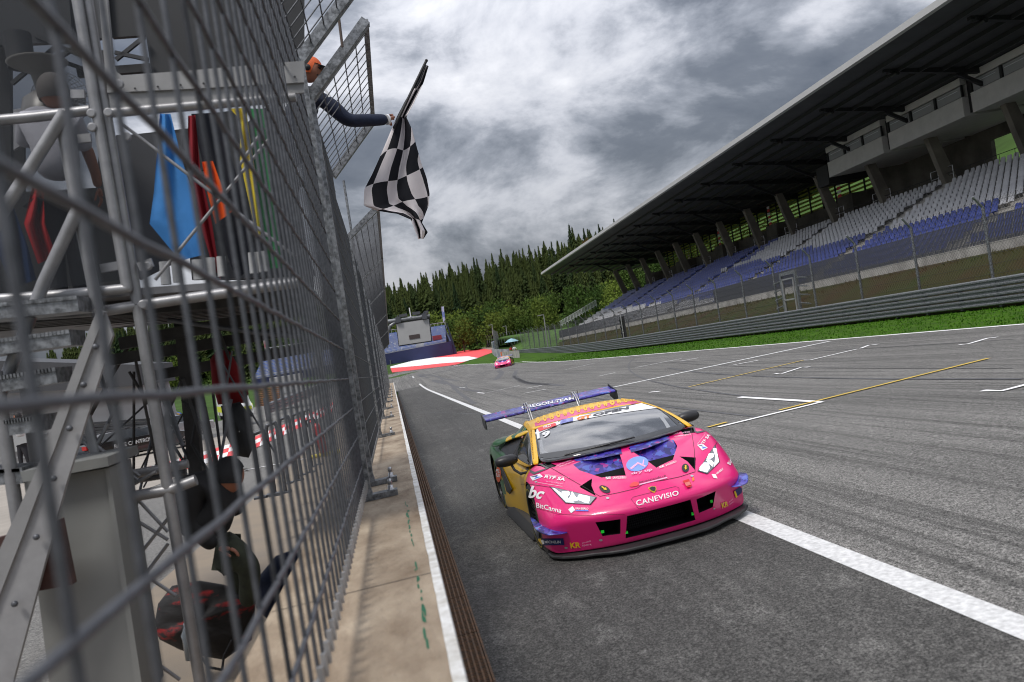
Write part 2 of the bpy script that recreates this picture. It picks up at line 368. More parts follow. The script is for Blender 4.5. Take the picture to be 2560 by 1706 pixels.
for y in (4.05, 8.6, 13.2, 17.7, 22.3, 27): jb.add([T(-.73, y, 1.0015), T(.045, y, 1.0015), T(.045, y+.008, 1.0015), T(-.73, y+.008, 1.0015)], [(0, 1, 2, 3)])
jb.build('joint', blk, pw)
gp = MB()
for i in range(46):     # dark green paint dribble along the wall top
    y = 3.05+i*.075+random.uniform(-.05, .05); 
    if 4.35 < y < 4.75 or random.random() < .25: continue
    x = .0-.005*(y-3)*1.2+random.uniform(-.008, .008); L_ = random.uniform(.02, .10); w = random.uniform(.002, .008)
    n = 7; gp.poly([T(x-.02+cos(2*pi*k/n)*w*random.uniform(.6, 1.3), y+sin(2*pi*k/n)*L_*random.uniform(.7, 1.1), 1.0025) for k in range(n)])
gp.build('paint_dribble', mat('green_paint', (.01, .12, .06), .6), pw)
dr = MB()
GR = mat('rusty_grating', (.20, .10, .045), .7, .3, vscale=30, col2=(.07, .05, .035), bump=.4)
for y0 in [i*1.0-1 for i in range(30)]:
    for x in (.10, .135, .17, .205, .24, .275, .31): dr.tbox((x-.006, y0, .0), (x+.006, y0+.985, .03))
    for k in range(33 if y0 < 12 else 16):
        st = .03 if y0 < 12 else .06
        dr.tbox((.095, y0+.01+k*st, .004), (.325, y0+.022+k*st, .026))
    for x in (.092, .33): dr.tbox((x-.007, y0, -.02), (x+.007, y0+.995, .034))
for y0 in range(29, 100, 10):
    for x in (.10, .17, .24, .31): dr.tbox((x-.012, y0, 0), (x+.012, y0+10, .03))
dr.build('drain_grating', GR, label='rust brown slotted drain grating along the foot of the pit wall', cat='drain', base=T(.2, 5, 0))
db = MB(); db.add([T(.05, -8, .004), T(.36, -8, .004), T(.36, 95, .004), T(.05, 95, .004)], [(0, 1, 2, 3)]); db.build('drain_channel', mat('drain_dark', (.015, .012, .01), .9), kind='structure')
# ================================================================ right hand side: guardrail, fence, grandstand
PR = [(0, .00), (.055, .04), (.055, .09), (.0, .135), (.0, .175), (.055, .22), (.055, .27), (0, .31)]
gr = thing('guardrail', 'triple grey steel guardrail along the grass in front of the grandstand', 'guardrail', T(21.3, 60, 0))
for k in range(3):
    mb = MB(); ys = list(range(-6, 140, 4)); 
    def gx(y): return 21.3-.012*max(0, y-95)
    rows = [[T(gx(y)-dx, y, .06+k*.335+z+gz(21, y)*.55) for dx, z in PR] for y in ys]
    mb.grid(rows, False); mb.grid([list(reversed([p+Vector((.004, 0, 0)) for p in r])) for r in rows], False)
    mb.build('rail', galv, gr)
pm = MB()
for y in range(-4, 138, 2): pm.tbox((21.31, y-.05, 0+gz(21, y)*.5), (21.43, y+.05, 1.02+gz(21, y)*.55))
pm.build('rail_posts', galvd, gr)
bm_ = MB()
for y in range(-4, 60, 2):
    for k in range(3): bm_.tbox((21.235, y-.02, .2+k*.335), (21.26, y+.02, .235+k*.335))
bm_.build('bolts', dark, gr)
# bank behind it
bank = mat('bank_scrub', (.030, .045, .012), .95, vscale=.5, col2=(.045, .026, .014), bump=1, bscale=8, spec=.1, sharp=.25)
mb = MB(); mb.grid([[T(x, y, z+(.12*noise.noise(Vector((x*1.3, y*.8, 0))) if 21.6 < x < 25 else 0)) for x, z in ((21.42, .0), (21.7, .35), (22.4, .75), (23.2, 1.15), (24.1, 1.6), (25.05, 1.95))] for y in [i*.8 for i in range(-6, 176)]])
mb.build('bank', bank, kind='structure')
random.seed(5)
tf = MB()
for i in range(7000):
    y = random.uniform(20, 128) if i > 2500 else random.uniform(22, 60); u = random.random(); x = 21.5+3.4*u; z = .2+1.72*u
    a = random.uniform(0, pi); h = random.uniform(.06, .2); w = .03+.03*(y > 60)
    p = T(x, y, z); tf.add([p+Vector((-w*cos(a), -w*sin(a), -.05)), p+Vector((w*cos(a), w*sin(a), -.05)), p+Vector((random.uniform(-.06, .06), random.uniform(-.06, .06), h))], [(0, 1, 2)])
tf.build('bank_grass', mat('scrub_blades', (.04, .06, .012), .9, vscale=.5, col2=(.06, .035, .018), spec=.1), kind='stuff')
gt = MB()
for i in range(9000):   # turf blades of the verge
    y = 18+(random.random()**1.6)*75; x = random.uniform(15.9, 21.3); a = random.uniform(0, pi); h = random.uniform(.03, .09); w = .012+.0006*y
    p = G(x, y, .0); gt.add([p+Vector((-w*cos(a), -w*sin(a), 0)), p+Vector((w*cos(a), w*sin(a), 0)), p+Vector((random.uniform(-.04, .04), random.uniform(-.04, .04), h))], [(0, 1, 2)])
gt.build('turf_blades', mat('turf_blade', (.062, .15, .008), .85, vscale=2, col2=(.03, .10, .008), spec=.1), kind='stuff')
# debris fence
df = thing('debris_fence', 'tall galvanised post and chain link debris fence behind the guardrail', 'fence', T(21.6, 60, 0))
FX = 21.6; posts = [22.4+4.12*i for i in range(26)]
def pz(y): return gz(21, y)*.5
for y in posts:
    mb = MB(); b = T(FX, y, pz(y)); k = T(FX, y, 3.58+pz(y)); t_ = T(FX-.34, y, 4.02+pz(y))
    mb.tube(b, k, .055, 8); mb.tube(k, t_, .045, 8); mb.ball(k, .058, 5); 
    for i in range(9): mb.tube(T(FX, y, .6+i*.36+pz(y)), T(FX, y, .66+i*.36+pz(y)), .068, 8)
    mb.build('post', galv, df)
mb = MB()
for i in range(10):
    z = .45+i*.36; mb.path([T(FX-.06, y, z+pz(y)) for y in [18]+posts+[132]], .008, 4)
mb.build('tension_cable', dark, df)
mb = MB(); st = .11; y0, y1, zt = 20.0, 131.0, 3.5
k = y0-zt
while k < y1:
    for sgn in (1, -1):
        a, b = (k, k+zt) if sgn == 1 else (k+zt, k)
        za, zb = .35, .35+zt
        P = T(FX-.05, a, za+pz(a)); Q = T(FX-.05, b, zb+pz(b)); r = .0035
        mb.add([P+Vector((-r, 0, 0)), P+Vector((r, r, 0)), P+Vector((r, -r, 0)), Q+Vector((-r, 0, 0)), Q+Vector((r, r, 0)), Q+Vector((r, -r, 0))], [(0, 1, 4, 3), (1, 2, 5, 4), (2, 0, 3, 5)])
    k += st*1.41*(1 if k < 60 else 1.6)
mb.build('chain_link', mat('chain_wire', (.05, .052, .058), .6, .3), df)
# service gate in the fence
gg = thing('service_gate', 'narrow galvanised service gate frame in the debris fence', 'gate', T(21.5, 41, 0))
mb = MB()
for y in (40.3, 41.9): mb.tbox((21.4, y-.07, .5), (21.54, y+.07, 2.95))
mb.tbox((21.4, 40.23, 2.95), (21.54, 41.97, 3.12)); mb.build('frame', galv, gg)
mb = MB()
for y in (40.5, 41.7): mb.tbox((21.36, y-.035, .6), (21.42, y+.035, 2.75))
for z in (.6, 1.6, 2.7): mb.tbox((21.36, 40.5, z), (21.42, 41.7, z+.07))
mb.build('gate_leaf', alu, gg)
for z in (.9, 1.35, 1.8, 2.25, 2.7):
    for s_, y in ((-1, 40.2), (1, 42.0)):
        mb = MB()
        mb.tube(T(21.45, y, z), T(21.5, y+s_*1.0, z-.12), .022, 6)
        for j in range(5): mb.tube(T(21.46, y+s_*(.15+j*.17), z-.02*j), T(21.46, y+s_*(.2+j*.17), z-.02*j-.01), .04, 6)
        mb.build('turnbuckle', galv, gg)
# ---- grandstand
gs = thing('grandstand', 'long covered grandstand with rows of blue and white seats beside the track', 'grandstand', T(30, 70, 0))
GC = mat('stand_concrete', (.36, .345, .32), .85, var=.5, vscale=1.3, detail=9, sharp=.25)
GCd = mat('raw_concrete', (.17, .155, .13), .9, var=.45, vscale=.8, detail=9, sharp=.25)
Y0, Y1 = 22.0, 119.0; NR = 15; X0, Z0, DX, DZ = 25.55, 2.35, .72, .30
mb = MB(); mb.tbox((25.0, Y0+7.2, 1.88), (25.22, Y1, 2.34)); mb.tbox((25.22, Y0, 1.2), (25.6, Y1, 2.3)); mb.build('parapet', GC, gs)
mb = MB()
mb.hexa([T(25.02, Y0-4, .3), T(25.2, Y0-4, .3), T(25.2, 29.9, 1.9), T(25.02, 29.9, 1.9), T(25.02, Y0-4, 2.34), T(25.2, Y0-4, 2.34), T(25.2, 29.9, 2.34), T(25.02, 29.9, 2.34)]); mb.build('ramp_wall', GC, gs)
mb = MB()
for i in range(NR+1):
    x = X0+i*DX; z = Z0+i*DZ; mb.tbox((x-.02, Y0, z-.45), (x+DX, Y1, z))
mb.tbox((X0+(NR+1)*DX-.03, Y0, Z0+NR*DZ-.4), (41.5, Y1, Z0+NR*DZ-.01)); mb.build('terrace', GC, gs)
aisles = [24, 33.6, 46.5, 59.6, 72.8, 86, 99, 111]
for a in aisles:     # aisle steps climb diagonally in view: blocks on the terrace
    mb = MB()
    for i in range(NR):
        x = X0+i*DX; z = Z0+i*DZ; mb.tbox((x+.1, a-.55, z+.002), (x+.4, a+.55, z+.15))
    mb.build('aisle', GC, gs)
mb = MB(); y = Y0
while y < Y1:
    st = .085 if y < 60 else .14
    P = T(25.1, y, 2.34); mb.tbox((25.085, y-.016, 2.34), (25.11, y+.016, 3.42)); y += st
for z in (2.42, 2.85, 3.36): mb.tbox((25.11, Y0, z), (25.13, Y1, z+.03))
mb.build('railing', mat('railing_bars', (.10, .105, .12), .5, .5), gs)
# seats
seatw = mat('seat_white', (.44, .44, .455), .45, var=.12, vscale=.7); seatb = mat('seat_blue', (.036, .055, .24), .4, var=.25, vscale=.7)
def seatmesh():
    m = MB(); P = [(-.05, .0), (.0, .34), (.05, .42)]
    W = .205
    rows = []
    for (dx, dz, w) in ((-.33, .17, .19), (-.30, .20, .205), (-.08, .18, .205), (-.03, .22, .20), (.03, .42, .20), (.05, .55, .17), (.055, .585, .12)):
        rows.append([Vector((dx+.03*abs(t)**2*(1 if dz < .21 else -1), t*w, dz+(.02*t*t if dz < .21 else 0))) for t in (-1, -.5, 0, .5, 1)])
    m.grid(rows); m.grid([[p+Vector((.012, 0, -.014)) for p in reversed(r)] for r in rows])
    m.tube((-.05, 0, .0), (-.12, 0, .18), .03, 6)
    return m
sme = seatmesh()
def mk_mesh(m, name, mt):
    me = bpy.data.meshes.new(name); me.from_pydata(m.v, [], m.f); me.materials.append(mt)
    me.polygons.foreach_set('use_smooth', [True]*len(m.f)); me.update(); return me
mw, mbl = mk_mesh(sme, 'seat_white_mesh', seatw), mk_mesh(sme, 'seat_blue_mesh', seatb)
seatpos = []
for i in range(NR):
    y = Y0+.2+(.25 if i % 2 else 0)
    while y < Y1-.3:
        if all(abs(y-a) > .8 for a in aisles):
            x = X0+i*DX+.45; z = Z0+i*DZ
            wv = i+ (y-40)*.085
            # near end: upper rows white, lower rows blue; far end the other way round
            iswhite = (i > 4.5+(y-30)*.10) if y < 82 else False
            if y >= 62: iswhite = iswhite or (i < (y-60)*.14)
            if 70 < y < 90 and i > 9: iswhite = False
            seatpos.append((x, y, z, iswhite))
        y += .5
SH = Matrix(((1, 0, 0), (0, 1, 0), (CS*0, 0, 1)))
near = sorted(seatpos, key=lambda s: (s[0]**2+s[1]**2+(0 if UT(T(*s[:3])).y > 28 else 3000)))
near = [s for s in near if s[2] > 3.3 or s[1] > 30][:100]; ns = set(near)
for (x, y, z, w_) in near:
    o = bpy.data.objects.new('seat', mw if w_ else mbl); COL.objects.link(o); o.parent = gs; o.location = T(x, y, z)-WL[gs]
lowseat = [(-.33, .19), (-.05, .19), (.03, .42), (.05, .57)]
mb = MB()
for (x, y, z, w_) in seatpos:
    if (x, y, z, w_) in ns: continue
    mb.cm = 0 if w_ else 1; b = T(x, y, z)
    if y < 62: mb.add([b+v for v in sme.v], sme.f, True)
    else:
        mb.grid([[b+Vector((dx, t*.2, dz)) for t in (-1, 1)] for dx, dz in lowseat], True)
mb.build('seats', [seatw, seatb], gs, kind='stuff')
# columns
cols = [27.3+6.6*i for i in range(15)]
for y in cols:
    mb = MB(); f0 = (36.0, 6.55); t0 = (34.9, 10.6)
    mb.hexa([T(36.0, y-.2, 6.5), T(36.9, y-.2, 6.5), T(36.9, y+.2, 6.5), T(36.0, y+.2, 6.5), T(34.85, y-.2, 10.6), T(35.45, y-.2, 10.6), T(35.45, y+.2, 10.6), T(34.85, y+.2, 10.6)])
    mb.build('column', GCd, gs)
steel = mat('black_steel', (.022, .023, .025), .55, .2)
for y in cols:   # roof beam, a tapered girder with a raking strut
    mb = MB()
    mb.hexa([T(28.3, y-.12, 12.55), T(42, y-.12, 10.4), T(42, y+.12, 10.4), T(28.3, y+.12, 12.55), T(28.3, y-.12, 12.85), T(42, y-.12, 11.0), T(42, y+.12, 11.0), T(28.3, y+.12, 12.85)])
    mb.bar(T(35.2, y, 10.4), T(32.6, y, 11.85), .2, .2); mb.bar(T(35.2, y, 10.4), T(38.3, y, 10.9), .2, .2); mb.tube(T(28.6, y, 12.45), T(28.6, y, 12.9), .16, 8)
    mb.tube(T(28.9, y-.3, 12.35), T(28.9, y+.3, 12.35), .12, 8)
    mb.build('roof_beam', steel, gs)
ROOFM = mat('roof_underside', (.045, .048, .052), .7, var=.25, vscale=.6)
YR0, YR1 = 14.0, 130.0
rf = MB()
rf.hexa([T(26.1, YR0, 12.98), T(43, YR0, 10.9), T(43, YR1, 10.9), T(26.1, YR1, 12.98), T(26.1, YR0, 13.2), T(43, YR0, 11.3), T(43, YR1, 11.3), T(26.1, YR1, 13.2)])
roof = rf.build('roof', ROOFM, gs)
fb = MB(); fb.hexa([T(25.93, YR0, 13.0), T(26.13, YR0, 12.94), T(26.13, YR1, 12.94), T(25.93, YR1, 13.0), T(26.0, YR0, 13.34), T(26.13, YR0, 13.36), T(26.13, YR1, 13.36), T(26.0, YR1, 13.34)]); fb.build('fascia', mat('fascia_metal', (.36, .36, .355), .45, .0, var=.06, vscale=.5), roof)
pb = MB()
for i in range(11):
    x = 27.6+i*1.35; z = 12.98-(x-26.1)*.123-.02
    pb.hexa([T(x, YR0, z-.2), T(x+.12, YR0, z-.2), T(x+.12, YR1, z-.2), T(x, YR1, z-.2), T(x, YR0, z), T(x+.12, YR0, z), T(x+.12, YR1, z), T(x, YR1, z)])
pb.build('purlins', steel, gs)
# back wall with openings, louvres
mb = MB()
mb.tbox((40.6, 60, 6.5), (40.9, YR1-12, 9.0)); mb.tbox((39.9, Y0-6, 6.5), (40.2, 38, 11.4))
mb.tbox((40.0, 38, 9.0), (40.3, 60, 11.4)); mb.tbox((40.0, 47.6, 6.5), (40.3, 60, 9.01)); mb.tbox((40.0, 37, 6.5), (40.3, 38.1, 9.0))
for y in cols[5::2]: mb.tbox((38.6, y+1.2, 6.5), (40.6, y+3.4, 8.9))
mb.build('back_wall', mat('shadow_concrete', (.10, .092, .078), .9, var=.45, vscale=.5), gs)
lv = MB(); y = 60.5
while y < 112:
    z = 8.9
    while z < 11.2:
        lv.hexa([T(40.55, y, z), T(40.9, y, z+.05), T(40.9, y+.95, z+.05), T(40.55, y+.95, z), T(40.55, y, z+.17), T(40.9, y, z+.22), T(40.9, y+.95, z+.22), T(40.55, y+.95, z+.17)]); z += .36
    y += 1.1
lmat, lt, lb = node_mat('olive_louvre'); lb.inputs['Base Color'].default_value = (.42, .44, .12, 1); tl0 = lt.nodes.new('ShaderNodeBsdfTranslucent'); tl0.inputs[0].default_value = (.50, .50, .18, 1); mx0 = lt.nodes.new('ShaderNodeMixShader'); mx0.inputs[0].default_value = .65
lt.links.new(lb.outputs[0], mx0.inputs[1]); lt.links.new(tl0.outputs[0], mx0.inputs[2]); lt.links.new(mx0.outputs[0], lt.nodes['Material Output'].inputs[0])
lv.build('louvre_screen', lmat, gs)
lm_ = MB()
for i in range(24): lm_.tbox((40.4, 60.2+i*2.2, 8.8), (40.52, 60.3+i*2.2, 11.3))
lm_.build('louvre_mullions', steel, gs)
for y in (cols[6]-.6, cols[8]-.6, cols[10]-.7):
    mb = MB(); mb.cm = 0
    for k in range(7): mb.cm = k % 2; mb.tbox((40.3, y-.5, 8.9+k*.33), (40.36, y, 9.15+k*.33))
    mb.build('coloured_panel', [mat('panel_white', (.7, .72, .75), .5), mat('panel_red', (.6, .06, .07), .5)], gs)
# railings on the top walkway
for i, y in enumerate([44, 50.5, 56.5, 64, 70.3, 76.8, 83.5, 96, 103]):
    mb = MB(); y_ = y+2.5
    for k in range(4): mb.tube(T(36.2, y_+k*.7, 6.75), T(36.2, y_+k*.7, 7.75), .03, 6)
    for z in (7.25, 7.75): mb.tube(T(36.2, y_, z), T(36.2, y_+2.1, z), .025, 6)
    mb.build('walkway_railing', alu, gs)
mb = MB()
for y in [28+i*1.2 for i in range(75)]: mb.tube(T(36.05, y, 6.5), T(36.05, y, 7.35), .015, 4)
mb.path([T(36.05, 26, 7.35), T(36.05, 118, 7.35)], .02, 5); mb.build('back_rail', steel, gs)
# press boxes hung under the roof
PB = mat('press_box_panel', (.50, .49, .475), .6, var=.08, vscale=2); GLS = mat('dark_glass', (.34, .35, .36), .08, spec=.9)
for (ya, yb) in ((49.7, 56.5), (42.0, 49.0), (34.4, 41.3), (26.5, 33.6)):
    b = MB()
    b.tbox((33.9, ya, 9.75), (39.9, yb, 10.85)); b.tbox((33.9, ya, 11.55), (36.5, yb, 11.95)); b.tbox((34.3, ya, 10.86), (34.4, yb, 11.54))
    box_ = b.build('press_box', PB, gs)
    n = 3; w = (yb-ya)/n
    for i in range(n):
        g = MB(); g.tbox((34.02, ya+i*w+.12, 10.9), (34.06, ya+(i+1)*w-.12, 11.5)); g.build('window_pane', GLS, box_)
    fr = MB()
    for i in range(n+1): fr.tbox((33.93, ya+i*w-.08 if i else ya, 10.86), (34.05, ya+i*w+.08 if i < n else yb, 11.54))
    fr.build('window_frame', steel, box_)
    for i in range(n):    # pale bars before the panes, painted stand-ins for reflections
        g = MB(); g.tbox((33.98, ya+i*w+.4, 11.30), (34.0, ya+(i+1)*w-.25, 11.34)); g.build('reflection_strip', mat('reflection_pale', (.6, .62, .66), .3), box_)
for y in (41.65, 49.35, 34.0):
    b = MB(); b.tbox((34.3, y-.36, 9.9), (39.9, y+.36, 11.8)); b.build('box_divider', steel, gs)
b = MB(); b.tbox((34.3, 57.3, 9.4), (37.5, 58.9, 10.9)); b.build('speaker_cluster', steel, gs)
# light scaffold seen through the near opening
b = MB()
for i in range(8):
    y = 39+i*1.1; b.tube(T(45, y, 5.5), T(45, y+.3, 10.2), .05, 6); b.tube(T(45, y, 7.2+.1*i), T(45, y+1.1, 7.2+.1*(i+1)), .09, 6)
    b.tube(T(45, y, 8.2), T(45.4, y+1.1, 6.2), .03, 5)
b.build('stair_scaffold', mat('scaffold_white', (.45, .47, .46), .5), label='white steel stair scaffold seen through the opening behind the top seats', cat='scaffold')
# traffic light & lamp by the guardrail
tl = thing('traffic_light', 'black trackside traffic light standing behind the guardrail', 'traffic light', T(21.55, 74, .9))
b = MB(); b.tbox((21.5, 73.3, 1.0), (21.75, 74.1, 3.0)); b.build('housing', blk, tl)
b = MB(); b.tube(T(21.4, 73.2, .6), T(21.4, 73.2, 3.3), .05, 8); b.build('pole', alu, tl)
b = MB()
for z in (1.4, 2.0, 2.6): b.lathe([(.01, 0), (.16, .0), (.18, .14)], T(21.5, 73.7, z), Vector((-1, 0, 0)), 12)
b.build('lamp_hood', dark, tl)
bx = MB(); bx.tbox((24.9, 26.4, .95), (25.0, 26.9, 2.25)); bx.build('service_panel', dark, gs)
# ================================================================ left: debris fence on the pit wall, marshals' tower
XF = -.36
lf = thing('debris_fence', 'tall galvanised wire mesh debris fence bolted on top of the concrete pit wall', 'fence', T(XF, 10, 1.0))
def lz(y): return gz(0, y)
def overh(y0, y1, zf=4.78, zt=5.75, L_=.82):   # leaning overhang panel between two arms
    return
def fpt(y, z): return T(XF, y, z+lz(y))
postsL = [-.9, 2.1, 4.6, 7.0, 7.9, 14.0, 20.0, 25.5, 32, 38, 44, 50, 58, 66, 75]
for y in postsL:
    if y < 6: continue
    mb = MB(); b0 = fpt(y, 1.03); mb.bar(b0, fpt(y, 4.8 if y < 12 else 4.45), .085, .10, Vector((0, 1, 0))); mb.build('post', galv, lf)
    mb = MB(); x0 = XF-.2
    P = [T(x0, y-.07, 1.003+lz(y)), T(-.10, y-.07, 1.003+lz(y)), T(-.10, y+.07, 1.003+lz(y)), T(x0, y+.07, 1.003+lz(y))]
    mb.hexa(P+[p+Vector((0, 0, .045)) for p in P])
    mb.hexa([T(XF-.05, y-.045, 1.04+lz(y)), T(XF+.055, y-.045, 1.04+lz(y)), T(XF+.055, y+.045, 1.04+lz(y)), T(XF-.05, y+.045, 1.04+lz(y)), T(XF-.045, y-.042, 1.10+lz(y)), T(XF+.045, y-.042, 1.10+lz(y)), T(XF+.045, y+.042, 1.10+lz(y)), T(XF-.045, y+.042, 1.10+lz(y))])
    pl = mb.build('base_plate', galv, lf)
    mb = MB()
    for dx in (-.155,): 
        c = T(dx, y, 1.048+lz(y)); mb.lathe([(.001, 0), (.034, 0), (.034, .007), (.024, .007), (.024, .036), (.015, .037), (.015, .050), (.020, .053), (.021, .078), (.014, .092), (.001, .094)], c, n=12)
    mb.build('bolt', mat('bolt_steel', (.42, .42, .43), .3, .9), pl)
# overhang arms
tip = lambda y: T(XF+.80, y, 5.65+lz(y))
arms = [7.0, 7.9, 10.95, 14.0, 20.0, 27.0, 38.0, 52, 75]
tips = {7.9: 1, 10.95: 1}
def armpts(y):
    return (fpt(y, 4.70), T(XF+.63, y, 5.34)) if y < 12 else (fpt(y, 4.40), T(.20, y, 4.82+lz(y)))
for y in arms:
    a, b = armpts(y); mb = MB(); mb.bar(a, b, .09, .11, Vector((0, 1, 0))); mb.build('overhang_arm', galv, lf)
for ya, yb in ((4.0, 6.95), (7.9, 10.95), (14.0, 20.0), (20, 27), (27, 38), (38, 52), (52, 75)):
    (a0, a1), (b0, b1) = armpts(ya), armpts(yb)
    fr = MB(); fr.bar(a1, b1, .05, .05); fr.build('overhang_rail', galv, lf)
    mb = MB()
    for k in range(1, 5): u = k/5; mb.tube(a0.lerp(a1, u), b0.lerp(b1, u), .006, 6)
    n = int((yb-ya)/(.21 if ya < 12 else .1))
    for k in range(1, n): u = k/n; off = Vector((0, 0, -.008)); mb.tube(a0.lerp(b0, u)+off, a1.lerp(b1, u)+off, .006, 6)
    mb.build('overhang_mesh', galvd, lf)
# mesh: paired panels, gently wavy horizontal wires
random.seed(11)
def panel(ya, yb, z0=1.14, z1=4.75, gv=.118*2, gh=.245, r=.0042, wav=.0022):
    mb = MB(); n = int(round((yb-ya)/gv)); 
    for k in range(n+1):
        y = ya+(yb-ya)*k/n; mb.tube(fpt(y, z0), fpt(y, z1), r, 6, cap=False)
    z = z0+.16; k = 0
    while z < z1+.02:
        ns = max(2, int((yb-ya)/gv)); 
        pts = [fpt(ya+(yb-ya)*i/ns, z+(wav*sin(i*1.9+k) if 0 < i < ns else 0))+Vector((.0018*(1 if i % 2 else -1)+.004, 0, 0)) for i in range(ns+1)]
        mb.path(pts, r*1.15, 6); z += gh; k += 1
    return mb
secs = [(.42, 2.1), (2.1, 4.6), (4.6, 6.95), (7.95, 10.9), (11, 13.95), (14.05, 16.95), (17.05, 19.95), (20.05, 22.95), (23.05, 25.95), (26.05, 28.95), (29, 32), (32, 36), (36, 40), (40, 44), (44, 48), (48, 54), (54, 60), (60, 66)]
for a, b in secs:
    m0 = panel(a, b, z1=4.75 if b < 12 else 4.4, gv=.236 if b < 2.2 else .165 if b < 7 else (.10 if b < 20 else .14 if b < 30 else .25), r=.0072 if b < 4.7 else .0056 if b < 7 else .004); m0.build('mesh_panel', galvd, lf)
for a, b in ((-.2, 6.9), (7.95, 13.95), (14.05, 26), (26, 60)):    # bottom clamp strip
    mb = MB(); n = max(1, int((b-a)/1.5)); 
    for i in range(n): mb.bar(fpt(a+(b-a)*i/n, 1.135)+Vector((.012, 0, 0)), fpt(a+(b-a)*(i+1)/n, 1.135)+Vector((.012, 0, 0)), .008, .05, Vector((0, 0, 1)))
    mb.build('clamp_strip', galv, lf)
mb = MB()
for y in [.6+.118*i for i in range(54)]: mb.tbox((XF+.012, y-.012, 1.12), (XF+.03, y+.012, 1.19))
mb.build('clamp_plates', alu, lf)
for y in (17.0, 23.0, 29.0): 
    mb = MB(); mb.tube(fpt(y+.1, 4.2), fpt(y+.1, 6.1), .025, 8); mb.build('aerial_rod', galv, lf)
# thin steel rod hanging above the flag opening, tall sign plate behind the mesh
mb = MB(); mb.tube(at(7.7, 838, -30), at(7.7, 856, 118), .013, 8); mb.tube(at(7.5, 735, 130), at(7.5, 760, 235), .013, 8); mb.build('stay_rod', mat('brown_rod', (.10, .075, .065), .6, .4), lf)

# ---- tower
tw = thing('marshal_tower', 'silver aluminium tube marshals tower with a platform behind the mesh fence', 'tower', T(-1.3, 5.2, 0))
TP = mat('silver_tube', (.27, .27, .28), .42, .45, var=.18, vscale=7, bump=.05, bscale=80)
def tube_px(Y, pts, r, name='tube', m=TP, dY=0, n=12, kind=None):
    mb = MB(); P = []
    for i, q in enumerate(pts):
        yy = q[2] if len(q) > 2 else Y
        P.append(at(yy, q[0], q[1]))
    mb.path(P, r, n)
    for p in P[1:-1]: mb.ball(p, r, 6)
    return mb.build(name, m, tw)
def plate_px(Y, pts, th, name, m, parent=None):
    mb = MB(); mb.prism([at(Y, x, y) for x, y in pts], (0, th, 0)); return mb.build(name, m, parent or tw)
YT = 5.2
tube_px(YT-.05, [(186, -40), (318, 722), (150, 738), (-60, 752)], .031, 'gate_frame')
tube_px(YT, [(208, -60), (505, 1740)], .033, 'tower_leg')
tube_px(YT, [(-60, 306), (95, 292), (226, 276)], .031, 'guard_rail')
tube_px(YT, [(268, 283), (740, 243)], .030, 'top_rail')
tube_px(YT, [(240, 781), (360, 762), (750, 706)], .033, 'deck_rail')
tube_px(YT, [(-60, 800), (230, 782)], .025, 'deck_rail')
tube_px(YT-.15, [(163, 280), (-20, 575)], .036, 'brace')
tube_px(YT-.1, [(152, 300), (192, 513), (245, 772)], .034, 'tower_leg')
tube_px(YT-.15, [(196, 520), (110, 706), (0, 985), (-30, 1060)], .036, 'brace')
tube_px(YT-.3, [(-12, 930), (52, 1345)], .036, 'tower_leg')
tube_px(YT+.1, [(50, 890), (95, 1200)], .03, 'tower_leg', dark)
tube_px(YT+.1, [(215, 1040), (245, 1160)], .03, 'tower_leg')
tube_px(YT, [(215, 1262), (425, 1225), (490, 1200)], .034, 'tower_rail'); tube_px(YT+.3, [(215, 1208), (470, 1160)], .03, 'tower_rail'); tube_px(YT+.35, [(215, 1218), (465, 1178)], .028, 'tower_rail', galvd)
# fittings on the posts
mb = MB()
for (x, y, a, b) in ((178, 236, 212, 236), (196, 348, 228, 345), (252, 672, 310, 662), (346, 668, 382, 656)):
    p, q = at(YT-.02, x, y), at(YT-.02, b if 0 else a, b); mb.bar(p, q, .02, .05, Vector((0, 0, 1)))
for (x, y) in ((230, 285), (232, 320), (318, 343), (300, 212), (370, 666), (272, 283), (358, 762)):
    c = at(YT-.07, x, y); mb.lathe([(.001, 0), (.026, 0), (.026, .016), (.02, .02), (.001, .02)], c, Vector((0, -1, 0)), 14, False)
mb.build('clamp', TP, tw)
# brace wires of the open panel
for (a, b) in (((305, 310), (738, 642)), ((672, 348), (388, 700)), ((660, 320), (596, 418))):
    mb = MB(); mb.tube(at(YT+.05, *a), at(YT+.05, *b), .010, 8); mb.build('brace_wire', TP, tw)
for (a, b) in (((225, 1100), (345, 1200)), ((345, 1200), (230, 1280)), ((240, 1240), (420, 1350)), ((425, 1290), (315, 1430)), ((290, 1390), (440, 1490)), ((345, 1625), (450, 1700)), ((420, 1360), (330, 1480)),
               ((270, 1060), (200, 1190)), ((200, 1090), (350, 1190)), ((300, 1230), (390, 1180)), ((210, 1105), (420, 1330))):
    mb = MB(); mb.tube(at(YT+.1, *a), at(YT+.1, *b), .011, 8); mb.build('lattice_brace', TP, tw)
# sheet metal window frame: upright leg, rounded inner corner, wide sill
SM = mat('pale_sheet_metal', (.27, .27, .275), .5, .15, var=.10, vscale=5)
pts = [(240, -60), (262, -60), (284, 160), (290, 178), (304, 189), (480, 176), (760, 152), (760, 206), (480, 222), (268, 232)]
plate_px(YT-.03, pts, .03, 'window_surround', SM)
plate_px(YT-.01, [(272, 236), (760, 208), (760, 232), (275, 272)], .02, 'sill_panel', SM)
mb = MB()
for i in range(9):
    mb.lathe([(.001, 0), (.006, 0), (.006, .004)], at(YT-.035, 338+i*57, 222-i*4.2), Vector((0, -1, 0)), 8)
mb.build('rivets', dark, tw)
plate_px(YT+.01, [(280, 262), (430, 254), (430, 262), (280, 272)], .01, 'slot', dark)
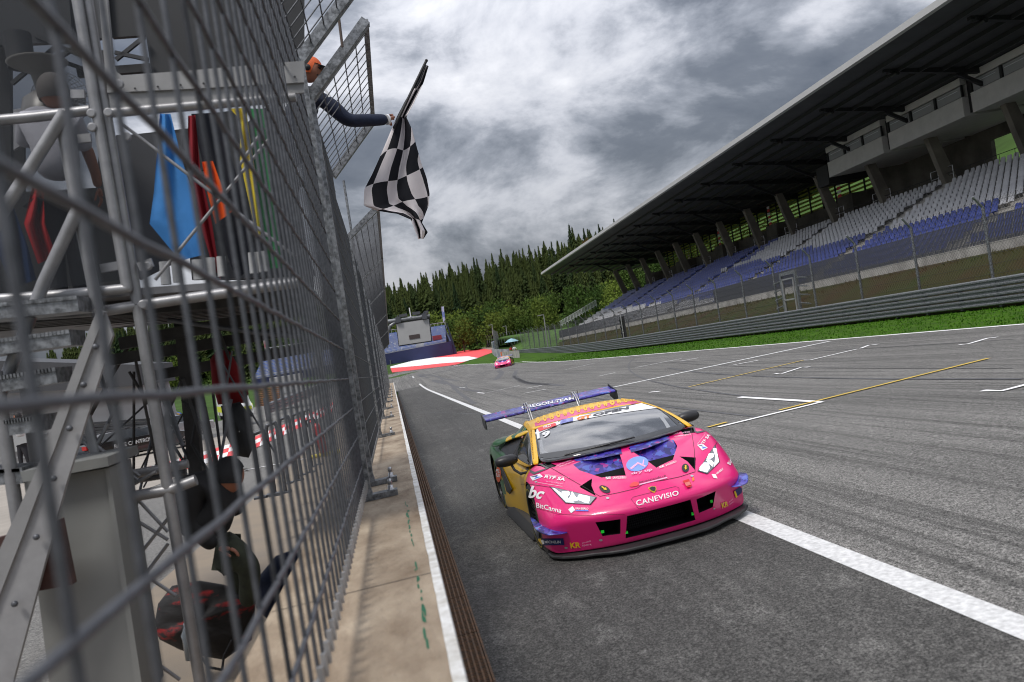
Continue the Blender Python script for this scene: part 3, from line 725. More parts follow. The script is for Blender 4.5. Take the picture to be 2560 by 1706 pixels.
# deck and its ribbed underside
mb = MB()
mb.hexa([at(YT+.02, -80, 772), at(YT+.02, 760, 706), at(8.6, 800, 762), at(8.6, -80, 860), at(YT+.02, -80, 752), at(YT+.02, 760, 690), at(8.6, 800, 745), at(8.6, -80, 846)])
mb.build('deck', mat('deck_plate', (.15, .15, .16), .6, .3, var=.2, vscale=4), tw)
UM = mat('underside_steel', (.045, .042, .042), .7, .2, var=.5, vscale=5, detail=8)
for i in range(9):
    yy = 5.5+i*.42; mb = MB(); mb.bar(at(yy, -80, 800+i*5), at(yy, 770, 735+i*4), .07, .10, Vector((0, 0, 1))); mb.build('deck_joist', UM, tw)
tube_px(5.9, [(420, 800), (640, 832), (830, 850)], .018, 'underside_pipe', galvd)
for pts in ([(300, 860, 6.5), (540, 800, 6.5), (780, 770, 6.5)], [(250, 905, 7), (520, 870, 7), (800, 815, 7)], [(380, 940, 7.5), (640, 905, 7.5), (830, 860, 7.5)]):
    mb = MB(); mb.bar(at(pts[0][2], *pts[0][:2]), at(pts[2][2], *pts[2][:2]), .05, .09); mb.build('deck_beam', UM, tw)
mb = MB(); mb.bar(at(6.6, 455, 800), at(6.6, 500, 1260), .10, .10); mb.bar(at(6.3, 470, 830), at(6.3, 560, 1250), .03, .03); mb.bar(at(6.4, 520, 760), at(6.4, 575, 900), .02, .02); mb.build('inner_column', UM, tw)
# cabin: dark wall panels, windows between them
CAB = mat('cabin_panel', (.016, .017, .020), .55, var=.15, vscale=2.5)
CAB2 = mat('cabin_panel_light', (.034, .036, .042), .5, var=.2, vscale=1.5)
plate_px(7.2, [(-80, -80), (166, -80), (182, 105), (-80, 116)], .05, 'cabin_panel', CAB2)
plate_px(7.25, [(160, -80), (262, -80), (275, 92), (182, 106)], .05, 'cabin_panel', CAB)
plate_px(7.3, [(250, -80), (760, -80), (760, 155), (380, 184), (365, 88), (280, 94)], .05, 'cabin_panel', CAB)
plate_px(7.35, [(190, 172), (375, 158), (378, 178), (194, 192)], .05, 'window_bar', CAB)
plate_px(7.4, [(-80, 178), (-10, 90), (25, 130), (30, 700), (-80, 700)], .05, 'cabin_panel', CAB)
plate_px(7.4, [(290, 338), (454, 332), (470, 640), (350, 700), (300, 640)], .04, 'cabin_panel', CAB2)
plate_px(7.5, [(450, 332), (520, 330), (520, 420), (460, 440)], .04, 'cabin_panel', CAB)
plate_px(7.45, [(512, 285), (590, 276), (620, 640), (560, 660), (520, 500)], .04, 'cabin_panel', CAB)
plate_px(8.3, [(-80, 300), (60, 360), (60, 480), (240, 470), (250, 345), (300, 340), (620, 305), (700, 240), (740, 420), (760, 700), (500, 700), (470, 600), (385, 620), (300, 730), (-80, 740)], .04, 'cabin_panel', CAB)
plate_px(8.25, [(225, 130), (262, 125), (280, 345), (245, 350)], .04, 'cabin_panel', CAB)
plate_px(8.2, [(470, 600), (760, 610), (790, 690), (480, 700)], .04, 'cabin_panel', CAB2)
plate_px(6.9, [(25, 250), (235, 325), (262, 700), (228, 700), (200, 480), (30, 430)], .03, 'cabin_panel', CAB2) if False else None
for (a, b) in (((30, 210, 7.3), (190, 75, 7.3)), ((90, 90, 7.2), (225, 150, 7.2)), ((10, 120, 7.2), (60, 80, 7.2)), ((200, 112, 7.2), (105, 172, 7.2)), ((290, 150, 7.25), (362, 92, 7.25)), ((288, 132, 7.25), (372, 150, 7.25)), ((150, 152, 7.3), (215, 175, 7.3))):
    mb = MB(); mb.bar(at(a[2], a[0], a[1]), at(b[2], b[0], b[1]), .03, .03); mb.build('roof_brace', dark, tw)
tube_px(7.0, [(42, 85), (55, 170)], .10, 'roof_post', dark)
plate_px(7.9, [(-40, 285), (60, 270), (75, 350), (-40, 420)], .03, 'white_board', mat('white_board', (.45, .46, .5), .6))
plate_px(7.9, [(130, 175), (245, 160), (262, 260), (150, 290)], .03, 'white_board', mat('white_board', (.45, .46, .5), .6)) if False else None
mb = MB(); mb.bar(at(6.8, 298, -60), at(6.8, 300, -59), .01, .01)
# clear plastic screen of the gate: reflective sheet
# stair stringer with bolts, galvanised treads
ST = MB()
Ys = 4.6
def P_(x, y, Y=Ys): return at(Y, x, y)
ST.prism([P_(243, 772), (P_(262, 780)), P_(60, 1330), P_(-60, 1640), P_(-60, 1500), P_(80, 1200)], (0, .05, 0))
ST.build('stringer_flange', SM, tw)
ST = MB(); ST.prism([P_(262, 780, Ys+.02), P_(282, 838, Ys+.02), P_(165, 1210, Ys+.02), P_(28, 1720, Ys+.02), P_(-60, 1720, Ys+.02), P_(-60, 1640, Ys+.02), P_(60, 1330, Ys+.02)], (0, .03, 0))
ST.build('stair_stringer', mat('stringer_sheet_metal', (.30, .30, .31), .5, .2, var=.15, vscale=5), tw)  # stringer web, metal slightly lighter than the flange
mb = MB()
for (x, y) in ((240, 868), (210, 963), (175, 1072), (136, 1197), (92, 1343), (38, 1510)):
    mb.lathe([(.001, 0), (.016, 0), (.016, .012), (.012, .02), (.001, .02)], at(Ys-.01, x, y), Vector((0, -1, .2)), 10)
mb.build('stringer_bolts', galvd, tw)
for (xa, ya, xb, yb) in ((-60, 792, 215, 765), (-60, 882, 196, 848), (-60, 975, 162, 940), (-60, 1082, 125, 1058), (-60, 1195, 80, 1185)):
    mb = MB(); a, b = at(5.0, xa, ya), at(5.0, xb, yb); mb.bar(a, b, .24, .07, Vector((0, 0, 1)))
    for i in range(26):
        p = a.lerp(b, (i+.5)/26); mb.box((p.x-.012, p.y-.13, p.z+.03), (p.x+.012, p.y+.12, p.z+.052))
    mb.build('stair_tread', galv, tw)
random.seed(12)
for i in range(22):     # lattice and spare poles stacked under the deck
    x = random.uniform(235, 600); y = random.uniform(860, 1020); dx = random.uniform(-150, 150); dy = random.uniform(120, 330); yy = random.uniform(5.9, 7.2)
    mb = MB(); mb.tube(at(yy, x, y), at(yy+random.uniform(-.2, .2), x+dx, y+dy), random.choice((.008, .012, .018)), 6); mb.build('under_deck_brace', random.choice((UM, dark, galvd)), tw)
# grey cabinet
cb = thing('electrical_cabinet', 'tall grey metal cabinet standing beneath the tower stair', 'cabinet', T(-1.6, 5.0, 0))
GCm = mat('cabinet_grey', (.20, .205, .20), .5, var=.06, vscale=1.5)
mb = MB(); P0 = [at(4.9, 60, 1205), at(4.9, 262, 1172), at(4.9, 345, 1760), at(4.9, 130, 1760)]; mb.prism(P0, (0, .4, 0)); mb.prism([at(4.88, 262, 1172), at(4.88, 272, 1170), at(4.88, 362, 1760), at(4.88, 345, 1760)], (0, .4, 0)); mb.build('cabinet_body', GCm, cb)
mb = MB(); mb.prism([at(4.8, 50, 1180), at(4.8, 268, 1142), at(4.8, 272, 1166), at(4.8, 58, 1206)], (0, .55, 0)); mb.build('cabinet_lid', GCm, cb)
fx = MB(); fx.prism([at(4.7, -20, 1350), at(4.7, 150, 1300), at(4.7, 182, 1462), at(4.7, 60, 1485), at(4.7, -20, 1440)], (0, .06, 0)); sbx = fx.build('junction_box', mat('brown_box', (.07, .03, .025), .6, var=.4, vscale=8), label='dark red brown box with a blue edge fixed beside the grey cabinet', cat='box', base=at(4.7, 100, 1480))
# flags and holders
def cloth(L_, R_, Y, m, name, label, cat='flag', amp=.016, waves=1.7, n=30, nu=26, th=.004, parent=None, group=None):
    def samp(P, t):
        k = t*(len(P)-1); i = min(int(k), len(P)-2); f = k-i; return P[i][0]*(1-f)+P[i+1][0]*f, P[i][1]*(1-f)+P[i+1][1]*f
    rows = []
    for a in range(n+1):
        t = a/n; l, r = samp(L_, t), samp(R_, t); row = []
        for b in range(nu+1):
            u = b/nu; x = l[0]*(1-u)+r[0]*u; y = l[1]*(1-u)+r[1]*u
            d = amp*sin(u*waves*2*pi+t*2.2)+amp*.5*sin(u*waves*4.3+t*5+1)
            row.append(at(Y+d, x, y))
        rows.append(row)
    mb = MB(); mb.grid(rows); mb.grid([[p+Vector((0, th, 0)) for p in reversed(r)] for r in rows])
    return mb.build(name, m, parent, label, cat, group)
def fab(name, c): return mat(name, c, .75, var=.16, vscale=3, bump=.25, bscale=9, spec=.25)
gsm, gst, gsb = node_mat('smoked_screen'); gsb.inputs['Base Color'].default_value = (.03, .033, .038, 1); gsb.inputs['Alpha'].default_value = .38; gsb.inputs['Roughness'].default_value = .25; gsb.inputs['Specular IOR Level'].default_value = .15
plate_px(5.45, [(-60, 300), (225, 282), (305, 700), (-60, 745)], .006, 'clear_screen', gsm)
plate_px(5.5, [(-60, -60), (180, -60), (225, 262), (-60, 290)], .006, 'clear_screen', gsm)
cloth([(400, 285), (385, 480), (374, 560), (450, 652)], [(426, 285), (455, 400), (492, 520), (514, 636)], 5.7, fab('blue_cloth', (.05, .21, .52)), 'signal_flag', 'sky blue signal flag hanging in the tower opening', amp=.014, waves=1.6)
cloth([(505, 405), (518, 480), (538, 560)], [(532, 403), (556, 470), (582, 528)], 5.8, fab('orange_cloth', (.80, .12, .02)), 'signal_flag', 'short orange signal flag hanging beside the black one')
cloth([(575, 272), (600, 300), (600, 400), (640, 590)], [(615, 270), (622, 320), (640, 440), (652, 590)], 5.9, fab('yellow_cloth', (.62, .50, .03)), 'signal_flag', 'narrow yellow signal flag hanging in the tower opening', waves=2)
cloth([(622, 272), (635, 400), (655, 560), (665, 672)], [(660, 272), (672, 380), (690, 540), (705, 670)], 5.95, fab('green_cloth', (.01, .20, .05)), 'signal_flag', 'dark green signal flag hanging nearest to the fence', waves=2)
cloth([(470, 290), (470, 420), (500, 560), (530, 660)], [(488, 288), (500, 420), (530, 560), (552, 700)], 6.0, fab('dark_red_cloth', (.22, .012, .02)), 'signal_flag', 'rolled dark red signal flag between the blue and orange ones', waves=1.5)
cloth([(478, 285), (505, 400), (540, 560), (590, 700)], [(540, 282), (580, 400), (625, 560), (640, 660)], 6.3, fab('black_cloth', (.012, .013, .02)), 'signal_flag', 'large black signal flag hanging behind the orange one')
cloth([(80, 470), (60, 560), (95, 660)], [(108, 478), (112, 560), (140, 640)], 6.4, fab('red_cloth', (.50, .01, .012)), 'signal_flag', 'bright red signal flag drooping at the far left of the tower', amp=.05)
cloth([(0, 470), (-10, 620), (30, 720)], [(20, 480), (70, 620), (90, 700)], 6.2, fab('navy_cloth', (.01, .03, .09)), 'signal_flag', 'dark navy signal flag drooping at the left edge of the tower', amp=.05)
for i, (x, y, x2, y2) in enumerate(((410, 655, 416, 712), (440, 655, 446, 706), (492, 650, 496, 700), (525, 645, 528, 695), (553, 642, 557, 692), (632, 632, 637, 684), (652, 630, 660, 680))):
    mb = MB(); a, b = at(5.5, x, y), at(5.5, x2, y2); mb.tube(b, a, .031, 14, cap=False); mb.tube(b, a, .026, 14, cap=False)
    mb.build('flag_tube', mat('tube_plastic', (.42, .42, .42), .5, var=.15), label='grey plastic flag holder tube on the tower deck, '+['leftmost below the blue flag', 'second from the left', 'just left of the dark red flag', 'between the dark red and black flags', 'under the black flag', 'under the yellow flag', 'rightmost under the green flag'][i], cat='holder', group='flag holder tubes on the tower deck')
# grey wash bottle and notes
mb = MB(); c = at(6.6, 552, 435); mb.lathe([(.001, 0), (.045, 0), (.045, .13), (.02, .16), (.02, .19), (.001, .19)], c); mb.build('drink_bottle', mat('bottle_blue', (.02, .05, .08), .2), label='dark blue bottle standing behind the black signal flag', cat='bottle')
# fans
def fan(Y, px, py, r, label):
    f = thing('desk_fan', label, 'fan', at(Y, px, py+60)); c = at(Y, px, py); mb = MB()
    for k in range(10):
        rr = r*(k+1)/10; mb2 = [c+Vector((cos(a)*rr, -.10*(1-(rr/r)**2), sin(a)*rr)) for a in [2*pi*i/28 for i in range(29)]]; mb.path(mb2, .003, 4)
    for i in range(28):
        a = 2*pi*i/28; mb.path([c+Vector((cos(a)*r*t, -.10*(1-t*t), sin(a)*r*t)) for t in (.1, .5, 1)], .003, 4)
    mb.build('fan_grille', alu, f)
    mb = MB(); mb.lathe([(.001, 0), (.08, .0), (.1, .05), (.09, .16), (.001, .18)], c, Vector((0, 1, 0)), 16); mb.tube(c+Vector((0, .05, 0)), WL[f], .02, 8); mb.build('fan_body', mat('fan_plastic', (.25, .25, .25), .5), f)
    mb = MB()
    for k in range(4):
        a = k*pi/2; u = Vector((cos(a), 0, sin(a))); v = Vector((-sin(a), 0, cos(a))); mb.poly([c+u*.05+Vector((0, .02, 0)), c+u*r*.8-v*.06, c+u*r*.9+v*.05+Vector((0, .04, 0)), c+u*.06+v*.05])
    mb.build('fan_blade', mat('fan_plastic', (.25, .25, .25), .5), f)
fan(6.9, 150, 250, .22, 'round wire caged fan beside the man in the white shirt')
lp = thing('hanging_dish', 'pale grey dish on a stem hanging from the tower roof', 'lamp', at(6.8, 100, 200))
mb = MB(); c = at(6.8, 98, 185); mb.lathe([(.03, -.2), (.05, -.06), (.06, 0), (.2, .075), (.215, .09), (.001, .095)], c, n=24); mb.build('dish', mat('dish_plastic', (.20, .19, .18), .5), lp)
mb = MB(); mb.lathe([(.05, 0), (.16, -.08), (.21, -.26), (.20, -.42), (.12, -.5)], c+Vector((.02, .0, -.12)), n=24); mb.build('housing', mat('smoked_plastic', (.16, .155, .15), .35), lp)
# things under the tower
rb = thing('jacket', 'dark red jacket hanging from the tower column', 'jacket', at(7.0, 560, 1040))
def blob(name, Y, pts, th, m, label=None, cat=None, parent=None, seed=0, base=None):
    """stuffed outline: closed pixel outline given thickness and a rounded, creased front"""
    n = len(pts); cx_ = sum(p[0] for p in pts)/n; cy_ = sum(p[1] for p in pts)/n; mb = MB(); R = []
    D = []
    for i in range(n):
        a, b = pts[i], pts[(i+1) % n]
        for k in range(5): D.append((a[0]+(b[0]-a[0])*k/5, a[1]+(b[1]-a[1])*k/5))
    for sgn in (-1, 1):
        R = []
        for s_ in (1.0, .96, .85, .65, .4, .18, .02):
            row = []
            for i, (x, y) in enumerate(D):
                px, py = cx_+(x-cx_)*s_, cy_+(y-cy_)*s_; h = th*sqrt(max(0, 1-s_**2.2)); h *= 1+.45*noise.noise(Vector((px*.035+seed, py*.035, 0)))
                row.append(at(Y+sgn*h, px, py))
            R.append(row)
        mb.grid(R if sgn < 0 else [list(reversed(r)) for r in R], True, True)
    return mb.build(name, m, parent, label, cat, base=base)
blob('jacket_body', 7.0, [(545, 870), (575, 880), (605, 930), (622, 985), (610, 1008), (545, 1012), (530, 960), (525, 900)], .10, fab('jacket_red', (.20, .008, .012)), parent=rb, seed=2)
mb = MB(); mb.tube(at(6.95, 545, 800), at(6.95, 552, 880), .012, 6); mb.path([at(6.95, 548, 850), at(6.9, 556, 900), at(6.88, 560, 950)], .012, 6); mb.build('strap', blk, rb)
blob('backpack', 6.9, [(552, 1015), (600, 1005), (625, 1040), (632, 1120), (622, 1145), (590, 1140), (565, 1090)], .11, fab('backpack_grey', (.035, .037, .04)), 'dark grey backpack hanging from the inner tower column', 'bag', seed=4)
blob('sports_bag', 6.2, [(385, 1570), (395, 1510), (430, 1465), (500, 1452), (560, 1462), (600, 1480), (640, 1500), (630, 1600), (560, 1650), (500, 1640), (450, 1625), (400, 1600)], .16, mat('bag_red_black', (.30, .010, .012), .7, vscale=2.2, col2=(.012, .011, .012), bump=.5, bscale=6, sharp=.04, ctr=.60, stretch=(1, 1, 3)), 'red and black sports bag lying at the foot of the tower', 'bag', seed=6)
blob('rucksack', 6.6, [(640, 1450), (690, 1390), (740, 1372), (800, 1390), (800, 1450), (740, 1500), (680, 1560), (640, 1520)], .12, fab('rucksack_navy', (.012, .018, .04)), 'dark navy rucksack on the ground behind the sports bag', 'bag', seed=8)
mb = MB(); c = at(5.9, 478, 1640); mb.lathe([(.001, -.02), (.04, -.02), (.04, .12), (.045, .15), (.02, .2), (.018, .23), (.001, .23)], c); mb.build('water_bottle', mat('bottle_clear', (.35, .40, .45), .15, trans=.5), label='clear plastic water bottle by the sports bag', cat='bottle')
mb = MB(); mb.path([at(6.0, 500, 1640), at(6.0, 520, 1668), at(6.0, 555, 1675), at(6.0, 560, 1640), at(6.0, 580, 1600)], .009, 6); mb.build('cable', blk, label='black cable looping beside the sports bag', cat='cable')
mb = MB()
mb.tube(at(6.8, 500, 990), at(6.8, 430, 1300), .02, 8); mb.path([at(6.5, 470, 1000), at(6.5, 492, 1040), at(6.5, 480, 1110), at(6.5, 520, 1180)], .014, 6); mb.path([at(6.4, 455, 1000), at(6.4, 505, 1060), at(6.4, 540, 1200)], .012, 6)
mb.build('cable_bundle', blk, label='black cables running down the inner tower column', cat='cable')
# hoops on the apron
for i, (x, yt, yb, w) in enumerate(((760-100, 1075, 1240, 30), (690, 1055, 1235, 26), (722, 1040, 1205, 25), (752, 1030, 1185, 22), (775, 1022, 1165, 18))):
    Yh = [11.5, 13.0, 14.8, 16.8, 19.0][i]; hpn = thing('steel_hoop', ['nearest', 'second', 'third', 'fourth', 'farthest'][i]+' of the upright steel tube hoops standing in a row on the apron', 'barrier', at(Yh, x, yb), group='steel tube hoops along the apron')
    a, b, c, d = at(Yh, x-w, yt+w*.3+3), at(Yh, x, yt), at(Yh, x+24, yb-4), at(Yh, x-w+24, yb+w*.12); mb = MB(); r = .028
    mb.path([d, a+(d-a)*.06, a+(b-a)*.12, b+(a-b)*.12, b+(c-b)*.06, c], r, 8)
    for q in (a+(d-a)*.06, a+(b-a)*.12, b+(a-b)*.12, b+(c-b)*.06): mb.ball(q, r, 5)
    mb.build('hoop_tube', galvd, hpn)
    mb = MB()
    for q in (c, d): mb.box((q.x-.09, q.y-.07, q.z-.01), (q.x+.09, q.y+.07, q.z+.015))
    mb.build('foot_plate', galvd, hpn)
fe = thing('fire_extinguisher', 'red fire extinguisher standing on the yellow bar behind the fence', 'extinguisher', at(14, 811, 1130))
mb = MB(); c = at(14, 811, 1130); mb.lathe([(.001, 0), (.075, 0), (.075, .42), (.05, .48), (.02, .5), (.001, .5)], c, Vector((-.15, 0, 1)), 16); mb.build('cylinder', mat('extinguisher_red', (.5, .015, .015), .3), fe)
mb = MB(); mb.path([c+Vector((-.07, 0, .5)), c+Vector((-.08, 0, .57)), c+Vector((-.22, 0, .56)), c+Vector((-.2, 0, .45))], .014, 6); mb.build('handle', blk, fe)
mb = MB(); mb.tube(at(14, 780, 1143), at(14, 850, 1128), .035, 8); mb.build('yellow_bar', mat('yellow_bar', (.55, .45, .05), .5), label='yellow foam covered bar lying on the apron', cat='bar')
# ================================================================ distance: forest, far stand, screen, pit exit side
def leafmat(name, c, c2):
    m, t, b = node_mat(name); n = t.nodes; l = t.links
    oi = n.new('ShaderNodeObjectInfo'); tc = n.new('ShaderNodeTexCoord'); no = n.new('ShaderNodeTexNoise'); no.inputs['Scale'].default_value = 3.0
    l.new(tc.outputs['Object'], no.inputs[0]); a = n.new('ShaderNodeMath'); a.operation = 'ADD'; l.new(oi.outputs['Random'], a.inputs[0]); l.new(no.outputs[0], a.inputs[1])
    h = n.new('ShaderNodeMath'); h.operation = 'MULTIPLY'; h.inputs[1].default_value = .5; l.new(a.outputs[0], h.inputs[0])
    r = n.new('ShaderNodeValToRGB'); r.color_ramp.elements[0].position = .25; r.color_ramp.elements[1].position = .75; r.color_ramp.elements[0].color = (*c2, 1); r.color_ramp.elements[1].color = (*c, 1)
    l.new(h.outputs[0], r.inputs[0]); l.new(r.outputs[0], b.inputs['Base Color']); b.inputs['Roughness'].default_value = .85; b.inputs['Specular IOR Level'].default_value = .15
    return m
fir = leafmat('fir_needles', (.052, .070, .018), (.014, .030, .010)); broad = leafmat('broad_leaves', (.075, .118, .022), (.028, .060, .012)); broadl = leafmat('light_leaves', (.135, .185, .03), (.07, .10, .018))
rust = leafmat('autumn_leaves', (.12, .07, .02), (.07, .045, .015)); bark = mat('bark', (.10, .08, .065), .9, var=.4, vscale=5); barkp = mat('pale_bark', (.26, .235, .21), .9, var=.3, vscale=5)
def mesh_of(mb, name, m):
    me = bpy.data.meshes.new(name); me.from_pydata(mb.v, [], mb.f); me.materials.append(m); me.update(); return me
def conifer(seed, lo=.12):
    R = random.Random(seed); mb = MB(); nl = 26
    for i in range(nl):
        t = i/(nl-1); z = lo+(1-lo)*t; rad = .20*(1-t)**.92*(1+R.uniform(-.28, .25))+.005
        nb = int(12-5*t); ph = R.uniform(0, 6)
        for k in range(nb):
            if R.random() < .10: continue
            a = ph+2*pi*k/nb+R.uniform(-.25, .25); L_ = rad*R.uniform(.6, 1.2); d = Vector((cos(a), sin(a), 0)); s_ = Vector((-sin(a), cos(a), 0)); w = .008+.036*(1-t)
            p0 = Vector((0, 0, z+.012)); p1 = p0+d*L_*.55+Vector((0, 0, -.012)); p2 = p0+d*L_+Vector((0, 0, -.035-.03*(1-t)))
            mb.add([p0, p1+s_*w, p2, p1-s_*w, p1+s_*w*.3+Vector((0, 0, -.04)), p1-s_*w*.9+d*.02+Vector((0, 0, -.05)), p1+s_*w*1.5+d*.03+Vector((0, 0, -.028))], [(0, 1, 2), (0, 2, 3), (1, 4, 2), (3, 2, 5), (0, 6, 1)])
    mb.tube((0, 0, .93), (0, 0, 1.03), .006, 4, .001)
    return mb
def broadleaf(seed, n=2000):
    R = random.Random(seed); mb = MB(); lobes = [(Vector((R.uniform(-.22, .22), R.uniform(-.22, .22), R.uniform(.35, .82))), R.uniform(.15, .27)) for _ in range(11)]
    for i in range(n):
        c, r = R.choice(lobes); v = Vector((R.gauss(0, 1), R.gauss(0, 1), R.gauss(0, 1))).normalized(); p = c+v*r*R.uniform(.55, 1.08)
        s_ = R.uniform(.011, .027); q = Vector((R.gauss(0, 1), R.gauss(0, 1), R.gauss(0, .7))).normalized(); w = q.orthogonal().normalized(); u = q.cross(w)
        mb.add([p+w*s_, p+u*s_*1.1, p-w*s_, p-u*s_], [(0, 1, 2, 3)])
    return mb
def trunkmesh(h, r, mb=None, limbs=0, seed=0):
    mb = MB(); R = random.Random(seed); mb.tube((0, 0, -.03), (0, 0, h*.5), r, 6, r*.75); mb.tube((0, 0, h*.5), (0, 0, h), r*.75, 6, r*.3)
    for _ in range(limbs):
        a = R.uniform(0, 6.3); z = R.uniform(.25, .6)*h; mb.tube((0, 0, z), (cos(a)*.2, sin(a)*.2, z+.2), r*.5, 4, r*.15)
    return mb
cm = [mesh_of(conifer(i, .10 if i < 4 else .42), 'fir_crown', fir) for i in range(7)]; bmesh_ = [mesh_of(broadleaf(20+i), 'leaf_crown', broad) for i in range(4)]
bml = [mesh_of(broadleaf(40+i), 'leaf_crown', broadl) for i in range(3)]; bmr = [mesh_of(broadleaf(50), 'leaf_crown', rust)]
tcm = mesh_of(trunkmesh(.96, .011), 'fir_trunk', barkp); tbm = mesh_of(trunkmesh(.75, .02, limbs=5), 'broad_trunk', bark)
def plant(meshes, tm, p, h, w, name, label, group):
    o = thing(name, label, 'tree', p, group, random.uniform(0, 6.3)); o.scale = (w, w, h)
    c = bpy.data.objects.new('crown', random.choice(meshes)); COL.objects.link(c); c.parent = o
    t = bpy.data.objects.new('trunk', tm); COL.objects.link(t); t.parent = o
    return o
random.seed(21)
def where(px):
    return ('seen through the mesh fence on the left' if px < 880 else 'rising behind the far blue grandstand' if px < 1130 else 'on the hillside above the gravel trap' if px < 1340 else 'on the hillside behind the covered grandstand roof end')
def edge_px(p):   # projected pixel x
    d = p-O; z = d.dot(CF); return 1280+F*d.dot(CR)/z, 853-F*d.dot(CU)/z
cnt = 0; rows_ = [(285, 16), (300, 14), (318, 14), (338, 14), (360, 14), (384, 15), (410, 15)]
for (y, stp) in rows_:
    x = -95.0 if y < 400 else -110
    while x < 190:
        xx = x+random.uniform(-3, 3); yy = y+random.uniform(-7, 7)-max(0, xx-60)*.30
        x += stp*.5*random.uniform(.7, 1.3)
        if yy < 300 and xx > -10 and random.random() < .5: continue
        z = groundz(xx, yy); h = random.uniform(16, 23)*(1.12 if random.random() < .15 else 1); px, py = edge_px(Vector((xx, yy, z+h)))
        if px < 60 or px > 1640: continue
        if cnt >= 285: continue
        # tall thin trunk firs stand in the front rows
        thin = y < 320
        plant(cm[4:] if thin and random.random() < .6 else cm[:5], tcm, (xx, yy, z-.2), h, h*random.uniform(.85, 1.15), 'conifer_tree', ('slim high crowned fir' if thin else 'dark full fir')+' tree '+where(px), 'fir trees of the hillside forest'); cnt += 1
fm = MB(); R = random.Random(9); cmb = [conifer(60+i) for i in range(4)]     # the mass of forest behind
base = []
for i in range(1100):
    xx = R.uniform(-130, 200); yy = R.uniform(300, 430)-max(0, xx-60)*.3; z = groundz(xx, yy); h = R.uniform(13, 20); s_ = R.choice(cmb); a = R.uniform(0, 6.3)
    M_ = Matrix.Translation((xx, yy, z)) @ Matrix.Rotation(a, 4, 'Z') @ Matrix.Diagonal((h*1.0, h*1.0, h, 1)); o_ = len(fm.v)
    fm.v += [M_ @ v for v in s_.v]; fm.f += [[j+o_ for j in f] for f in s_.f]; fm.mi += [0]*len(s_.f); fm.sm += [False]*len(s_.f)
fm.build('forest', fir, kind='stuff')
lab = {'m': 'mid green broadleaf tree in front of the fir forest', 'l': 'yellow green broadleaf tree in front of the fir forest', 'r': 'rust brown tree among the firs above the grandstand roof'}
nb_ = 0
for i in range(84):
    yy = random.uniform(238, 292); xx = random.uniform(14, 92) if i < 66 else random.uniform(-70, 14)
    if i >= 66: yy = random.uniform(275, 300)
    if xx > 50: yy = random.uniform(190, 265)
    k = 'l' if random.random() < .42 else 'm'; h = random.uniform(8, 15)
    plant(bml if k == 'l' else bmesh_, tbm, (xx, yy, groundz(xx, yy)-.2), h, h*random.uniform(.75, 1.0), 'broadleaf_tree', lab[k].replace('in front of the fir forest', where(edge_px(Vector((xx, yy, far_level(xx, yy)+4)))[0])), 'broadleaf trees at the forest edge'); nb_ += 1
plant(bmr, tbm, (92, 340, groundz(92, 340)), 22, 14, 'broadleaf_tree', lab['r'], None)
# undergrowth at the wood's foot
us = MB(); R = random.Random(4)
for i in range(16000):
    xx = R.uniform(-90, 120); yy = R.uniform(262, 330) if xx < 50 else R.uniform(150+ (120-xx)*.3, 260); z = groundz(xx, yy)+R.uniform(0, 2.4)*R.random(); s_ = R.uniform(.2, .5)
    q = Vector((R.gauss(0, 1), R.gauss(0, 1), R.gauss(0, 1))).normalized(); w = q.orthogonal().normalized()*s_; u = q.cross(w); p = Vector((xx, yy, z)); us.add([p+w, p+u, p-w, p-u], [(0, 1, 2, 3)])
us.build('undergrowth', broad, kind='stuff')

# ---- far grandstand (blue) with navy front wall
NAVY = mat('navy_wall', (.012, .018, .075), .6, var=.2, vscale=.2); 
YS = 232
fsn = thing('far_grandstand', 'low open grandstand of bright blue seats above a navy wall at the last corner', 'grandstand', at(YS, 1000, 880))
def q4(Ya, a, b, Yb, c, d): return [at(Ya, *a), at(Ya, *b), at(Yb, *c), at(Yb, *d)]
segs = [((628, 985), (1118, 862), (1108, 815), (670, 882))]
bl = at(YS, 632, 952); br = at(YS, 1116, 857); tl_ = at(YS+13, 668, 880); tr_ = at(YS+13, 1113, 815)
mb = MB(); nr = 18
for i in range(nr):
    u0, u1 = i/nr, (i+1)/nr; a = bl.lerp(tl_, u0); b = br.lerp(tr_, u0); c = br.lerp(tr_, u1); d = bl.lerp(tl_, u1)
    dz = Vector((0, 0, (c.z-b.z))); mb.add([a, b, b+Vector((0, 0, d.z-a.z)), a+Vector((0, 0, d.z-a.z)), c, d], [(0, 1, 2, 3), (3, 2, 4, 5)])
mb.build('terrace', mat('far_terrace', (.30, .31, .34), .8, var=.2, vscale=.5), fsn)
random.seed(31); mb = MB(); sb2 = mat('seat_bright_blue', (.015, .08, .40), .5, vscale=.25, col2=(.02, .13, .52)); 
for i in range(nr):
    n = 150
    for k in range(n):
        t = (k+.5)/n
        if abs(t-.30) < .012 or abs(t-.60) < .01 or abs(t-.86) < .018: continue
        p = bl.lerp(tl_, (i+.35)/nr).lerp(br.lerp(tr_, (i+.35)/nr), t); w = .16; mb.cm = 1 if random.random() < .05 else 0
        mb.box((p.x-w, p.y-.25, p.z), (p.x+w, p.y+.1, p.z+.42))
mb.build('seats', [sb2, mat('seat_far_white', (.45, .5, .6), .5)], fsn, kind='stuff')
mb = MB(); h1 = at(YS-.3, 632, 990); h2 = at(YS-.3, 1118, 892)
mb.prism([bl+Vector((0, -.3, .2)), br+Vector((1, -.3, .2)), Vector((br.x+1, br.y-.3, br.z-5.5)), Vector((bl.x, bl.y-.3, bl.z-5.5))], (0, .3, 0)); mb.build('front_wall', NAVY, fsn)
